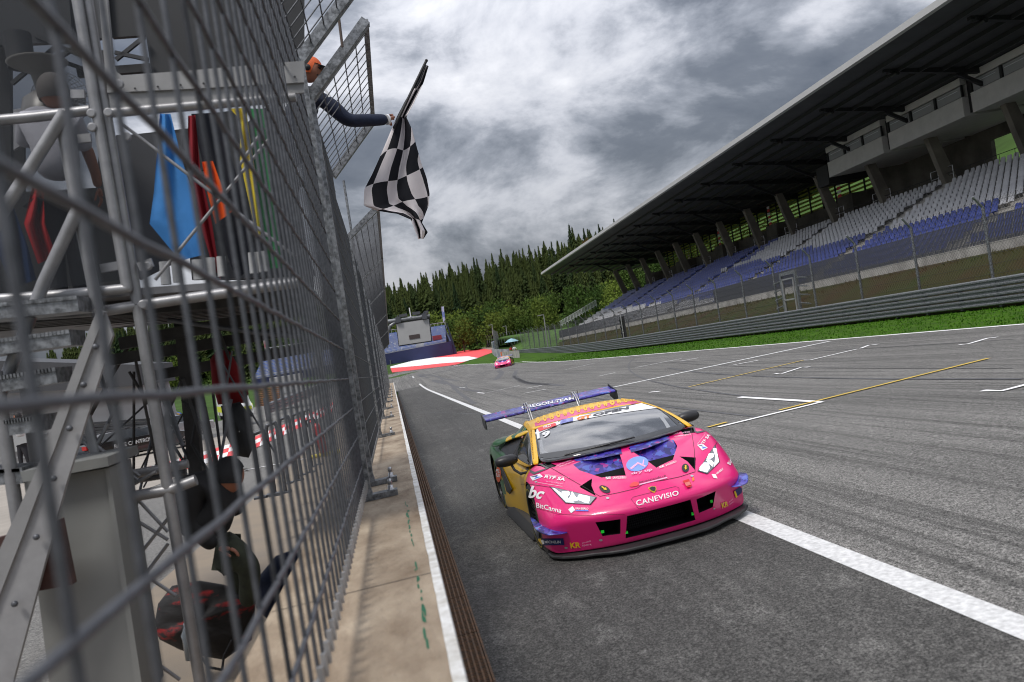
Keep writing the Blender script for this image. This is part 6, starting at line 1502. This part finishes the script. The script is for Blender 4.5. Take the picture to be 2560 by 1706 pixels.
poly_on(BV, [(345, 930), (800, 920), (822, 1045), (375, 1055)], 'tyre_maker_panel', NVY, f=c2, off=.006); poly_on(BV, [(345, 930), (402, 928), (425, 1050), (375, 1055)], 'panel_yellow', YLW, f=c2, off=.009)
poly_on(BV, [(400, 955), (450, 950), (465, 1025), (430, 1030)], 'panel_figure', WHT, f=c2, off=.011)
poly_on(BV, [(1660, 1345), (1770, 1260), (1810, 1300), (1800, 1370), (1695, 1460)], 'tyre_maker_panel', NVY, f=c3, off=.006); poly_on(BV, [(1660, 1345), (1685, 1330), (1725, 1435), (1695, 1460)], 'panel_yellow', YLW, f=c3, off=.009)
letters('KR', [(920, 1000), (1110, 990), (1120, 1090), (940, 1105)], c2, YLW, bold=.03); letters('KR', [(1775, 455), (1870, 425), (1880, 500), (1790, 535)], c5, YLW, bold=.03)
letters('publi', [(1150, 985), (1300, 955), (1305, 990), (1155, 1022)], c2, PKL, bold=.0); letters('sport', [(1140, 1035), (1318, 1015), (1320, 1058), (1145, 1078)], c2, PKL)
letters('publi', [(1885, 425), (1940, 385), (1948, 410), (1893, 450)], c5, PKL); letters('sport', [(1890, 465), (1950, 425), (1955, 452), (1895, 490)], c5, PKL)
letters('dry up', [(1300, 795), (1470, 755), (1475, 785), (1305, 818)], z1, PKL, bold=.03); 
n = 20; poly_on(BV, [(1350+cos(2*pi*k/n)*90, 722+sin(2*pi*k/n)*60-12*cos(2*pi*k/n)) for k in range(n)], 'round_logo', mat('logo_blue', (.20, .33, .85), .4), f=z1, off=.005)
for P in ([(1290, 760), (1355, 710), (1365, 718), (1305, 770)], [(1355, 710), (1420, 740), (1410, 750), (1350, 722)], [(1390, 735), (1400, 690), (1408, 692), (1400, 740)]): poly_on(BV, P, 'logo_stroke', PKL, f=z1, off=.008)
letters('letueaziende.ch', [(575, 145), (965, 50), (970, 80), (580, 178)], c5, BKS, off=.009); poly_on(BV, [(575, 185), (985, 82), (990, 98), (580, 202)], 'strap_line', PKL, f=c5, off=.006)
poly_on(BV, [(432, 215), (460, 175), (510, 150), (560, 160), (580, 185), (545, 215), (460, 228)], 'red_wing_logo', RED_, f=c5, off=.007)
for q in ([(1150, 828), (1258, 825), (1260, 842), (1152, 848)], [(1580, 728), (1665, 695), (1668, 710), (1583, 745)]): letters('SAVOLDELLI', q, z1, WHT, bold=.01)
for q in ([(1092, 830), (1135, 828), (1137, 848), (1094, 850)], [(1528, 745), (1568, 732), (1570, 748), (1530, 762)]): letters('SE', q, z1, WHT, bold=.03)
letters('RTF SA', [(600, 815), (765, 838), (758, 865), (590, 838)], z1, WHT, bold=.03, shear=.1); letters('RTF SA', [(1860, 570), (1925, 475), (1945, 490), (1882, 578)], z1, WHT, bold=.02)
letters('www.rtfsa.ch', [(610, 858), (745, 880), (742, 892), (608, 868)], z1, PKL)
for P, f in (([(475, 825), (555, 802), (582, 826), (500, 858)], z1), ([(1015, 525), (1110, 505), (1205, 575), (1110, 625)], c3)):
    lg = poly_on(BV, P, 'square_logo', WHT, f=f, off=.005)
    cx_, cy_ = sum(p[0] for p in P)/4, sum(p[1] for p in P)/4
    for i in (0, 2): poly_on(BV, [((P[i][0]*.8+cx_*.2), (P[i][1]*.8+cy_*.2)), ((P[i+1][0]*.6+cx_*.4), (P[i+1][1]*.6+cy_*.4)), (cx_, cy_)], 'logo_triangle', BLU if i else NVY, f=f, off=.008, parent=lg)
seam([(590, 806), (790, 832)], 'logo_rule', .5, WHT); seam([(520, 868), (740, 905)], 'logo_rule', .6, WHT); seam([(1185, 815), (2000, 0)] if 0 else [(1840, 560), (1905, 475)], 'logo_rule', .5, WHT)
for P, f in (([(890, 405), (970, 345), (1020, 415), (945, 472)], c2), ([(1640, 40), (1700, 45), (1725, 105), (1665, 95)], c5)): poly_on(BV, P, 'diamond_logo', WHT, f=f, off=.006)
letters('VAN BERLO', [(1022, 370), (1262, 375), (1260, 412), (1022, 410)], c2, WHT, bold=.02); poly_on(BV, [(1025, 414), (1262, 416), (1260, 436), (1028, 432)], 'logo_bar', BLU, f=c2, off=.006)
letters('VAN BERLO', [(1990, 800), (2045, 755), (2050, 772), (1996, 815)], z1, WHT, bold=.02)
for q in ([(690, 735), (812, 688), (815, 697), (694, 745)], [(1640, 475), (1780, 458), (1782, 468), (1642, 486)]): letters('GENOVESE', q, z1, PKL)
for q in ([(715, 742), (835, 700), (838, 708), (718, 752)], [(1655, 497), (1790, 478), (1790, 488), (1656, 507)]): letters('SPONSOR' if 0 else 'motorsport', q, z1, WHT)
letters('19', [(530, 480), (640, 448), (636, 495), (535, 522)], z1, WHT, 'w', bold=.04, off=.0085)
letters('GT', [(855, 345), (975, 318), (975, 345), (860, 368)], z1, ORG, 'w', bold=.05, off=.0085); letters('OPEN', [(985, 318), (1280, 252), (1282, 276), (990, 338)], z1, mat('sticker_grey', (.08, .08, .09), .5), 'w', bold=.05, off=.0085)
letters('PRO', [(585, 418), (645, 402), (648, 422), (590, 440)], z1, WHT, 'w', bold=.02, off=.013)
letters('OREGON TEAM', [(402, 250), (832, 172), (835, 194), (407, 276)], z1, WHT, 'g', bold=.03, off=.006); letters('Motorsport Division', [(545, 238), (700, 208), (702, 220), (547, 250)], z1, WHT, 'g', off=.006, shear=.2)
flush_letters()
# door sticker: orange oval
n = 18; ov = poly_on(BV, [(372+cos(2*pi*k/n)*50, 980+sin(2*pi*k/n)*165) for k in range(n)], 'oval_sticker', mat('sticker_rust', (.60, .10, .03), .45), f=c1, off=.006)
letters('FEEL', [(330, 880), (405, 900), (400, 960), (325, 940)], c1, WHT, bold=.02, off=.010); letters('FLEX', [(330, 965), (405, 985), (405, 1045), (330, 1030)], c1, WHT, bold=.02, off=.010)
flush_letters()
seam([(1000, 60), (1010, 300), (1040, 600), (1050, 690)], 'pillar_writing', 2.2, mat('pillar_brown', (.20, .09, .015), .5, vscale=40, col2=(.70, .36, .012), sharp=.02), f=c1, bv=bvh_of(pil.data), off=.003)
# the second car far down the straight
pc = hitG(1253, 921); rc2 = copy_tree(race); rc2['label'] = 'small distant pink racing car rounding the last corner with its lights on'; rc2['category'] = 'race car'
rc2.name = 'race_car'; rc2.location = pc+Vector((.2, 0, 0)); rc2.rotation_quaternion = Matrix.Rotation(radians(-14), 3, 'Z').to_quaternion() @ Matrix.Rotation(radians(-2.5), 3, 'Y').to_quaternion()
# ================================================================ people and the chequered flag
def skin_obj(name, joints, bones, m, parent=None, lvl=2, mats=None):
    """joints: {key: (pos, r)}; one continuous skinned surface"""
    me = bpy.data.meshes.new('sk'); keys = list(joints); me.from_pydata([joints[k][0] for k in keys], [(keys.index(a), keys.index(b)) for a, b in bones], [])
    o = bpy.data.objects.new('sk', me); COL.objects.link(o); md = o.modifiers.new('skin', 'SKIN'); 
    if not me.skin_vertices: pass
    sv = me.skin_vertices[0].data if len(me.skin_vertices) else None
    if sv is None:
        return None
    for i, k in enumerate(keys): r = joints[k][1]; sv[i].radius = (r, r) if not isinstance(r, tuple) else r; sv[i].use_root = (i == 0)
    md.use_smooth_shade = True; s = o.modifiers.new('s', 'SUBSURF'); s.levels = lvl; s.render_levels = lvl
    bpy.context.view_layer.update(); dg = bpy.context.evaluated_depsgraph_get(); out = bpy.data.meshes.new_from_object(o.evaluated_get(dg), depsgraph=dg)
    bpy.data.objects.remove(o); out.materials.clear(); out.materials.append(m); out.polygons.foreach_set('use_smooth', [True]*len(out.polygons)); out.name = name
    b = WL[parent] if parent is not None else Vector((0, 0, 0))
    for v in out.vertices: v.co -= b
    p = bpy.data.objects.new(name, out); COL.objects.link(p)
    if parent is not None: p.parent = parent
    WL[p] = b; return p
def skin_ready():
    # make sure a skin layer exists on fresh meshes
    pass
skinm = mat('skin', (.36, .15, .09), .55, var=.08, vscale=20); skind = mat('skin_tan', (.30, .12, .07), .55)
def head(parent, c, fwd, up, r, hair, capm=None, sk=None, cap=True, ears=True):
    f = Vector(fwd).normalized(); u = Vector(up).normalized(); s_ = f.cross(u).normalized(); u = s_.cross(f); sk = sk or skinm
    mb = MB(); n = 20; R_ = []
    for i in range(n+1):
        a = pi*i/n; row = []
        for j in range(24):
            b = 2*pi*j/24; x = sin(a)*sin(b)*.80; y = sin(a)*cos(b); z = cos(a)*1.12
            if y > 0:
                y *= 1-.10*max(0, -z)*1.0
                if abs(z+.05) < .25 and abs(x) < .18: y += .16*(1-abs(x)/.18)*(1-abs(z+.05)/.25)     # nose
                if .05 < z < .25 and .12 < abs(x) < .45: y -= .06                                     # eye hollows
                if -.62 < z < -.40 and abs(x) < .3: y += .04                                          # lips
            if z < -.5: x *= .78+.2*(z+1.12); 
            row.append(Vector(c)+s_*(x*r)+f*(y*r)+u*(z*r))
        R_.append(row)
    mb.grid(R_, True, True)
    for e in (-1, 1):
        if ears: mb.ball(Vector(c)+s_*(e*.80*r)-f*.05*r, .17*r, 5, (.6, 1, 1.3))
    mb.build('head', sk, parent)
    for e in (-1, 1):
        eb = MB(); eb.ball(Vector(c)+s_*(e*.30*r)+f*.84*r+u*.14*r, .09*r, 5); eb.build('eye', blk, parent)
    mb = MB(); R_ = []
    for i in range(10):
        a = pi*.62*i/9; row = []
        for j in range(24):
            b = 2*pi*j/24; k = 1.07; y = sin(a)*cos(b)
            lim = pi*.62*(i/9) if y < .35 else min(a, pi*.36); x = sin(lim)*sin(b)*.82; yy = sin(lim)*cos(b); z = cos(lim)*1.13
            row.append(Vector(c)+(s_*x+f*yy+u*z)*(r*k))
        R_.append(row)
    mb.grid(R_, True, True); mb.build('cap' if capm else 'hair', capm or hair, parent)
    if capm:
        mb = MB(); R_ = []
        for k in range(4):
            q = k/3; R_.append([Vector(c)+s_*(sin(b)*.72*r)+f*((.80+q*.75*cos(b))*r)+u*((.42-.06*q)*r) for b in [(-.5+j/10)*pi*.9 for j in range(11)]])
        mb.grid(R_); mb.grid([[p+u*-.012 for p in reversed(r_)] for r_ in R_]); mb.build('cap_brim', blk, parent)
def hand(parent, wrist, d, palm_n, size, m, curl=.6, spread=.1, side=1, name='hand'):
    """palm with four fingers of different length and a thumb, curled about an axis"""
    d = Vector(d).normalized(); n = Vector(palm_n); n = (n-d*n.dot(d)).normalized(); s_ = d.cross(n)*side; L_ = size; J = {}; B_ = []
    W = Vector(wrist); J['w'] = (W, .024*L_/.19); J['p'] = (W+d*L_*.25, (.030*L_/.19, .018*L_/.19)); J['q'] = (W+d*L_*.46, (.034*L_/.19, .016*L_/.19)); B_ += [('w', 'p'), ('p', 'q')]
    o = skin_obj(name, J, B_, m, parent)
    for k, (off, ln) in enumerate(((-.34, .40), (-.12, .46), (.11, .43), (.33, .34))):
        a = W+d*L_*.44+s_*off*L_*.26*1.6*.6; ang = 0; dd = d+s_*off*spread; p = a; Jf = {'0': (p, .0085*L_/.19)}; Bf = []
        for q, f in enumerate((.45, .32, .25)):
            ang += curl*(.9 if q else .7); v = (dd*cos(ang)+n*sin(ang)).normalized(); p = p+v*ln*L_*f; Jf[str(q+1)] = (p, (.0082-.0008*q)*L_/.19); Bf.append((str(q), str(q+1)))
        skin_obj('finger', Jf, Bf, m, parent)
    a = W+d*L_*.14-s_*.12*L_; v1 = (d*.6-s_*.7+n*.35).normalized(); v2 = (d*.8-s_*.1+n*.7*curl).normalized(); p1 = a+v1*L_*.22; p2 = p1+v2*L_*.18; p3 = p2+(v2+n*.3).normalized()*L_*.13
    skin_obj('thumb', {'0': (a, .011*L_/.19), '1': (p1, .0105*L_/.19), '2': (p2, .0095*L_/.19), '3': (p3, .008*L_/.19)}, [('0', '1'), ('1', '2'), ('2', '3')], m, parent)
# --- marshal leaning out through the fence opening with the chequered flag
def Mk(x, y, z): return T(x, y, z)
MY = 7.45
mp_ = thing('person', 'marshal in navy jacket and orange cap leaning through the fence with the chequered flag', 'person', Mk(-.75, 9.2, 2.72))
navy = mat('navy_jacket', (.006, .013, .042), .75, var=.35, vscale=5, bump=.9, bscale=7)
MQ = 1.7
hd = at(7.55+MQ, 776, 176)
sh = at(7.5+MQ, 792, 240); el = at(7.55+MQ, 870, 303); cuf = at(7.75+MQ, 975, 299); hnd = at(7.85+MQ, 990, 292)
nk = hd+Vector((-.06, .02, -.15)); ch = sh+Vector((-.20, .05, -.16)); wa = ch+Vector((-.18, .05, -.36)); sh2 = sh+Vector((-.30, .28, -.02))
dcu = (hnd-el).normalized()
skin_obj('jacket', {'ch': (ch, .155), 'wa': (wa, .15), 'hip': (wa+Vector((-.05, 0, -.22)), .16), 'nk': (nk, .065), 'sh': (sh, .105), 'mid': (sh.lerp(el, .5)+Vector((0, 0, .02)), .096), 'el': (el, .080), 'm2': (el.lerp(cuf, .5), .076), 'cu': (cuf-dcu*.03, .066), 's2': (sh2, .085), 'e2': (sh2+Vector((-.12, .12, -.28)), .06), 'c2': (sh2+Vector((.05, .05, -.46)), .05)},
         [('ch', 'wa'), ('wa', 'hip'), ('ch', 'nk'), ('ch', 'sh'), ('sh', 'mid'), ('mid', 'el'), ('el', 'm2'), ('m2', 'cu'), ('ch', 's2'), ('s2', 'e2'), ('e2', 'c2')], navy, mp_)
hp_ = wa+Vector((-.05, 0, -.22)); ft = Mk(-.75, 9.2, 2.74)
skin_obj('trousers', {'h': (hp_, .15), 'a': (hp_+Vector((-.02, -.1, -.25)), .09), 'b': (ft+Vector((.02, -.1, .45)), .065), 'c': (ft+Vector((0, -.1, .06)), .055), 'd': (hp_+Vector((-.02, .1, -.25)), .09), 'e': (ft+Vector((-.06, .12, .45)), .065), 'f': (ft+Vector((-.08, .12, .06)), .055)}, [('h', 'a'), ('a', 'b'), ('b', 'c'), ('h', 'd'), ('d', 'e'), ('e', 'f')], mat('dark_trousers', (.02, .022, .03), .8), mp_)
dcu = (hnd-el).normalized(); mb = MB(); mb.tube(cuf-dcu*.045, cuf-dcu*.022, .060, 16); mb.build('cuff', WHT, mp_)
head(mp_, hd, (.95, -.15, -.25), (.15, 0, 1), .125, blk, capm=mat('cap_orange', (.55, .09, .015), .7), sk=skind)
mb = MB(); fw_ = Vector((.95, .15, -.25)).normalized(); mb.bar(hd+fw_*.112+Vector((0, -.06, .02)), hd+fw_*.112+Vector((0, .06, .02)), .02, .035); mb.bar(hd+Vector((.02, -.1, .02)), hd+fw_*.11+Vector((0, -.07, .02)), .012, .014); mb.build('sunglasses', blk, mp_)
mb = MB(); mb.ball(hd+Vector((-.02, -.10, .0)), .035, 6); mb.build('headset', blk, mp_)
bdg = MB(); p = at(9.05, 818, 236); bdg.hexa([at(9.05, 810, 226), at(9.05, 816, 224), at(9.05, 828, 240), at(9.05, 822, 244), at(9.07, 810, 226), at(9.07, 816, 224), at(9.07, 828, 240), at(9.07, 822, 244)]); bdg.build('sleeve_badge', WHT, mp_)
pole_a, pole_b = at(9.6, 1066, 152), at(9.56, 984, 322)
hand(mp_, cuf-dcu*.03, hnd-cuf, (pole_a-pole_b).cross(dcu), .27, skind, curl=.85)
# --- chequered flag
fl = thing('chequered_flag', 'black and white chequered flag held out over the track from the fence opening', 'flag', at(9.6, 985, 590))
mb = MB(); mb.tube(pole_a, pole_b, .016, 10); mb.ball(pole_a, .019, 6); mb.build('pole', blk, fl)
m, t, b = node_mat('chequer_cloth'); n_ = t.nodes; uvn = n_.new('ShaderNodeUVMap'); uvn.uv_map = 'UVMap'; ck = n_.new('ShaderNodeTexChecker'); ck.inputs['Scale'].default_value = 1; ck.inputs['Color1'].default_value = (.012, .013, .018, 1); ck.inputs['Color2'].default_value = (.66, .62, .64, 1)
t.links.new(uvn.outputs[0], ck.inputs[0]); t.links.new(ck.outputs[0], b.inputs['Base Color']); b.inputs['Roughness'].default_value = .75; b.inputs['Specular IOR Level'].default_value = .2
# outline down the cloth: left and right edges, with the chequer coordinates (columns, rows) at each level
LV = [((1058, 160), (1072, 166), 0.0), ((1040, 205), (1060, 205), .8), ((1010, 255), (1035, 258), 1.6), ((992, 292), (1016, 292), 2.4), ((974, 335), (1030, 325), 3.1), ((955, 385), (1040, 372), 3.9), ((933, 440), (1050, 415), 4.8), ((915, 478), (1062, 450), 5.5), ((914, 515), (1070, 485), 6.2), ((950, 525), (1070, 510), 6.8), ((995, 532), (1062, 535), 7.4), ((1028, 548), (1055, 556), 8.0), ((1036, 572), (1070, 580), 8.6), ((1046, 598), (1060, 596), 9.0)]
NU = 36; rows = []; uvs = []
NL = 90
for i in range(NL+1):
    k = i/NL*(len(LV)-1); a = min(int(k), len(LV)-2); f = k-a; f_ = f
    l = (LV[a][0][0]*(1-f)+LV[a+1][0][0]*f, LV[a][0][1]*(1-f)+LV[a+1][0][1]*f); r = (LV[a][1][0]*(1-f)+LV[a+1][1][0]*f, LV[a][1][1]*(1-f)+LV[a+1][1][1]*f); v = LV[a][2]*(1-f)+LV[a+1][2]*f
    w = (Vector(r)-Vector(l)).length; row = []; uv = []
    for j in range(NU+1):
        u = j/NU; am = .05*min(1, 60/(w+8)); d = am*sin(u*2*pi*1.6+v*.55)+.02*sin(u*13+v*1.3)*min(1, v/3)
        x = l[0]*(1-u)+r[0]*u+(sin(u*2*pi*1.6+v*.55+1.2)*w*.03); y = l[1]*(1-u)+r[1]*u+6*sin(u*pi*2+v)*(w/150)
        row.append(at(9.62+d, x, y)); uv.append((.3+u*4.9*(.6+.4*min(1, w/110))+.12*sin(v*1.5), v*.74+.35*u+.10*sin(u*6)))
    rows.append(row); uvs.append(uv)
me = bpy.data.meshes.new('flag_cloth'); V = [p-WL[fl] for r in rows for p in r]; Fc = [(i*(NU+1)+j, i*(NU+1)+j+1, (i+1)*(NU+1)+j+1, (i+1)*(NU+1)+j) for i in range(NL) for j in range(NU)]
me.from_pydata(V, [], Fc); ul = me.uv_layers.new(name='UVMap'); fu = [q for r in uvs for q in r]
for lp_ in me.loops: ul.data[lp_.index].uv = fu[lp_.vertex_index]
me.polygons.foreach_set('use_smooth', [True]*len(Fc)); me.materials.append(m); co_ = bpy.data.objects.new('flag_cloth', me); COL.objects.link(co_); co_.parent = fl; sm_ = co_.modifiers.new('t', 'SOLIDIFY'); sm_.thickness = .003
# --- man in a white shirt on the tower deck
wm = thing('person', 'man in white shirt and dark trousers standing back turned on the tower deck', 'person', at(6.6, 150, 760))
shirt = mat('white_shirt', (.42, .42, .47), .8, var=.12, vscale=4, bump=.3, bscale=7)
A = lambda x, y, d=0: at(6.6+d, x, y)
skin_obj('shirt', {'c': (A(130, 320), .17), 'm': (A(140, 380), .165), 'w': (A(150, 458), .17), 'n': (A(122, 268), .07), 'l': (A(68, 305), .095), 'le': (A(62, 370, .1), .065), 'r': (A(190, 310), .09), 're': (A(215, 380, .12), .06)}, [('c', 'm'), ('m', 'w'), ('c', 'n'), ('c', 'l'), ('l', 'le'), ('c', 'r'), ('r', 're')], shirt, wm)
skin_obj('forearms', {'a': (A(213, 362, .12), .05), 'b': (A(238, 430, .25), .04), 'c': (A(246, 470, .3), .035)}, [('a', 'b'), ('b', 'c')], skind, wm)
skin_obj('trousers', {'h': (A(150, 475), .17), 'a': (A(130, 540, -.05), .105), 'b': (A(135, 640), .08), 'c': (A(150, 745), .065), 'd': (A(185, 545, .05), .105), 'e': (A(195, 640), .08), 'f': (A(205, 735), .065)}, [('h', 'a'), ('a', 'b'), ('b', 'c'), ('h', 'd'), ('d', 'e'), ('e', 'f')], mat('charcoal_trousers', (.03, .031, .036), .8), wm)
head(wm, A(135, 232), (.2, 1, .05), (0, 0, 1), .125, mat('grey_hair', (.10, .09, .085), .8), sk=skinm)
hand(wm, A(246, 470, .3), Vector((.1, .1, -1)), Vector((-1, 0, 0)), .18, skind, curl=.4)
# --- figure in black sitting hunched under the tower
bp_ = thing('person', 'person in black jacket and black cap sitting hunched under the marshals tower', 'person', at(6.0, 540, 1500))
B2 = lambda x, y, d=0: at(6.0+d, x, y)
bj = mat('black_jacket', (.008, .008, .010), .75, var=.3, vscale=4, bump=.3, bscale=9)
skin_obj('jacket', {'c': (B2(518, 1225), .23), 'm': (B2(510, 1290), .22), 'w': (B2(505, 1350), .19), 'n': (B2(555, 1188), .085), 'l': (B2(480, 1215, -.1), .11), 'le': (B2(478, 1310, -.12), .075), 'lh': (B2(540, 1370, -.2), .055), 'r': (B2(575, 1225, .15), .10), 're': (B2(590, 1290, .2), .07)}, [('c', 'm'), ('m', 'w'), ('c', 'n'), ('c', 'l'), ('l', 'le'), ('le', 'lh'), ('c', 'r'), ('r', 're')], bj, bp_)
skin_obj('trousers', {'h': (B2(515, 1375), .17), 'k': (B2(600, 1395, -.1), .10), 'k1': (B2(628, 1420, -.1), .09), 'f': (B2(618, 1520, -.05), .06), 'k2': (B2(600, 1385, .2), .10), 'f2': (B2(600, 1500, .2), .06)}, [('h', 'k'), ('k', 'k1'), ('k1', 'f'), ('h', 'k2'), ('k2', 'f2')], mat('olive_trousers', (.03, .035, .02), .85, var=.5, vscale=9), bp_)
head(bp_, B2(572, 1190), (.55, .75, -.2), (.05, 0, 1), .115, blk, capm=bj, sk=skind)
hand(bp_, B2(545, 1372, -.2), Vector((1, 0, -.2)), Vector((0, 0, -1)), .18, skind, curl=.5)
# --- small distant people
def small_person(p, h, top, leg, label, sk=skinm, face=(0, -1, 0), arm=.12):
    o = thing('person', label, 'person', p); s_ = h/1.75; P = lambda x, y, z: Vector(p)+Vector((x, y, z))*s_
    skin_obj('shirt', {'c': (P(0, 0, 1.30), .145*s_), 'w': (P(0, 0, 1.0), .13*s_), 'n': (P(0, 0, 1.48), .06*s_), 'l': (P(-.2, 0, 1.38), .065*s_), 'le': (P(-.27, 0, 1.1), .045*s_), 'r': (P(.2, 0, 1.38), .065*s_), 're': (P(.27, -arm, 1.12), .045*s_)}, [('c', 'w'), ('c', 'n'), ('c', 'l'), ('l', 'le'), ('c', 'r'), ('r', 're')], top, o, 1)
    skin_obj('trousers', {'h': (P(0, 0, .92), .14*s_), 'a': (P(-.1, 0, .5), .075*s_), 'b': (P(-.11, 0, .06), .055*s_), 'c': (P(.1, -.06, .5), .075*s_), 'd': (P(.12, .02, .06), .055*s_)}, [('h', 'a'), ('a', 'b'), ('h', 'c'), ('c', 'd')], leg, o, 1)
    for x, y in ((-.27, 0), (.27, -arm)):
        skin_obj('hand', {'a': (P(x, y, 1.1), .035*s_), 'b': (P(x, y-.06, .88), .03*s_), 'c': (P(x, y-.08, .78), .03*s_)}, [('a', 'b'), ('b', 'c')], sk, o, 1)
    head(o, P(0, 0, 1.63), face, (0, 0, 1), .105*s_, blk, sk=sk, ears=False); return o
wt = mat('tee_white', (.6, .6, .62), .8); dk = mat('trouser_dark', (.015, .015, .02), .8); rd = mat('overall_red', (.45, .02, .03), .8); org = mat('overall_orange', (.6, .12, .02), .8)
small_person(at(26, 66, 1178), 1.75, wt, dk, 'person in a white shirt and black trousers by the garage door behind the fence', face=(-1, 0, 0))
p = hitG(1281, 894); small_person(p, 1.75, rd, dk, 'marshal in red standing under the pale blue parasol')
p = hitG(1289, 893); small_person(p, 1.75, wt, dk, 'marshal in white standing right of the pale blue parasol')
for i, (x, y, c, lb) in enumerate(((1146, 849, dk, 'small dark figure beside the camera platform below the wood'), (1195, 858, wt, 'small figure in white at the left end of the gravel trap'), (1210, 856, wt, 'small figure in white standing at the far edge of the gravel'), (1222, 852, dk, 'small dark figure beside the orange barrier'), (1271, 845, dk, 'small dark figure standing before the short concrete wall'))):
    small_person(hitG(x, y), 1.75, c, dk, lb)
ob = thing('barrier_block', 'orange plastic barrier at the far edge of the gravel trap', 'barrier', hitG(1232, 852)); p = hitG(1232, 852); mb = MB(); mb.hexa([p+Vector(q) for q in ((-1.9, 0, 0), (1.9, 0, 0), (1.9, .6, 0), (-1.9, .6, 0), (-1.8, .15, 1.1), (1.8, .15, 1.1), (1.8, .45, 1.1), (-1.8, .45, 1.1))]); mb.build('shell', org, ob)
# ================================================================ repeated little fittings become parts of their own
def split_loose(o, new):
    me = o.data; n = len(me.vertices); par = list(range(n))
    def fd(a):
        while par[a] != a: par[a] = par[par[a]]; a = par[a]
        return a
    for p in me.polygons:
        v = p.vertices; a = fd(v[0])
        for q in v[1:]: par[fd(q)] = a
    g = {}
    for p in me.polygons: g.setdefault(fd(p.vertices[0]), []).append(p)
    if not 2 <= len(g) <= 100: return
    for k, ps in g.items():
        ix = {}; V = []; Fc = []
        for p in ps:
            f = []
            for q in p.vertices:
                if q not in ix: ix[q] = len(V); V.append(me.vertices[q].co.copy())
                f.append(ix[q])
            Fc.append(f)
        m = bpy.data.meshes.new(new); m.from_pydata(V, [], Fc)
        for mt in me.materials: m.materials.append(mt)
        m.polygons.foreach_set('material_index', [p.material_index for p in ps]); m.polygons.foreach_set('use_smooth', [p.use_smooth for p in ps])
        c = bpy.data.objects.new(new, m); COL.objects.link(c); c.parent = o.parent; c.location = o.location
    bpy.data.objects.remove(o)
SPL = {'clamp_plates': 'clamp_plate', 'louvre_mullions': 'louvre_mullion', 'rail_posts': 'rail_post', 'rail_post': 'rail_post', 'bumper_foot': 'bumper_foot', 'cameras': 'camera_box', 'bolts': 'bolt', 'stringer_bolts': 'stringer_bolt', 'purlins': 'purlin', 'foot_plate': 'foot_plate', 'rivets': 'rivet', 'louvre': 'louvre', 'window_frame': 'window_frame', 'clamp': 'clamp', 'roof_lozenge': 'roof_lozenge', 'aisle_steps': 'aisle_step'}
for o in list(bpy.data.objects):
    if o.type == 'MESH' and o.parent is not None and o.name.split('.')[0] in SPL: split_loose(o, SPL[o.name.split('.')[0]])
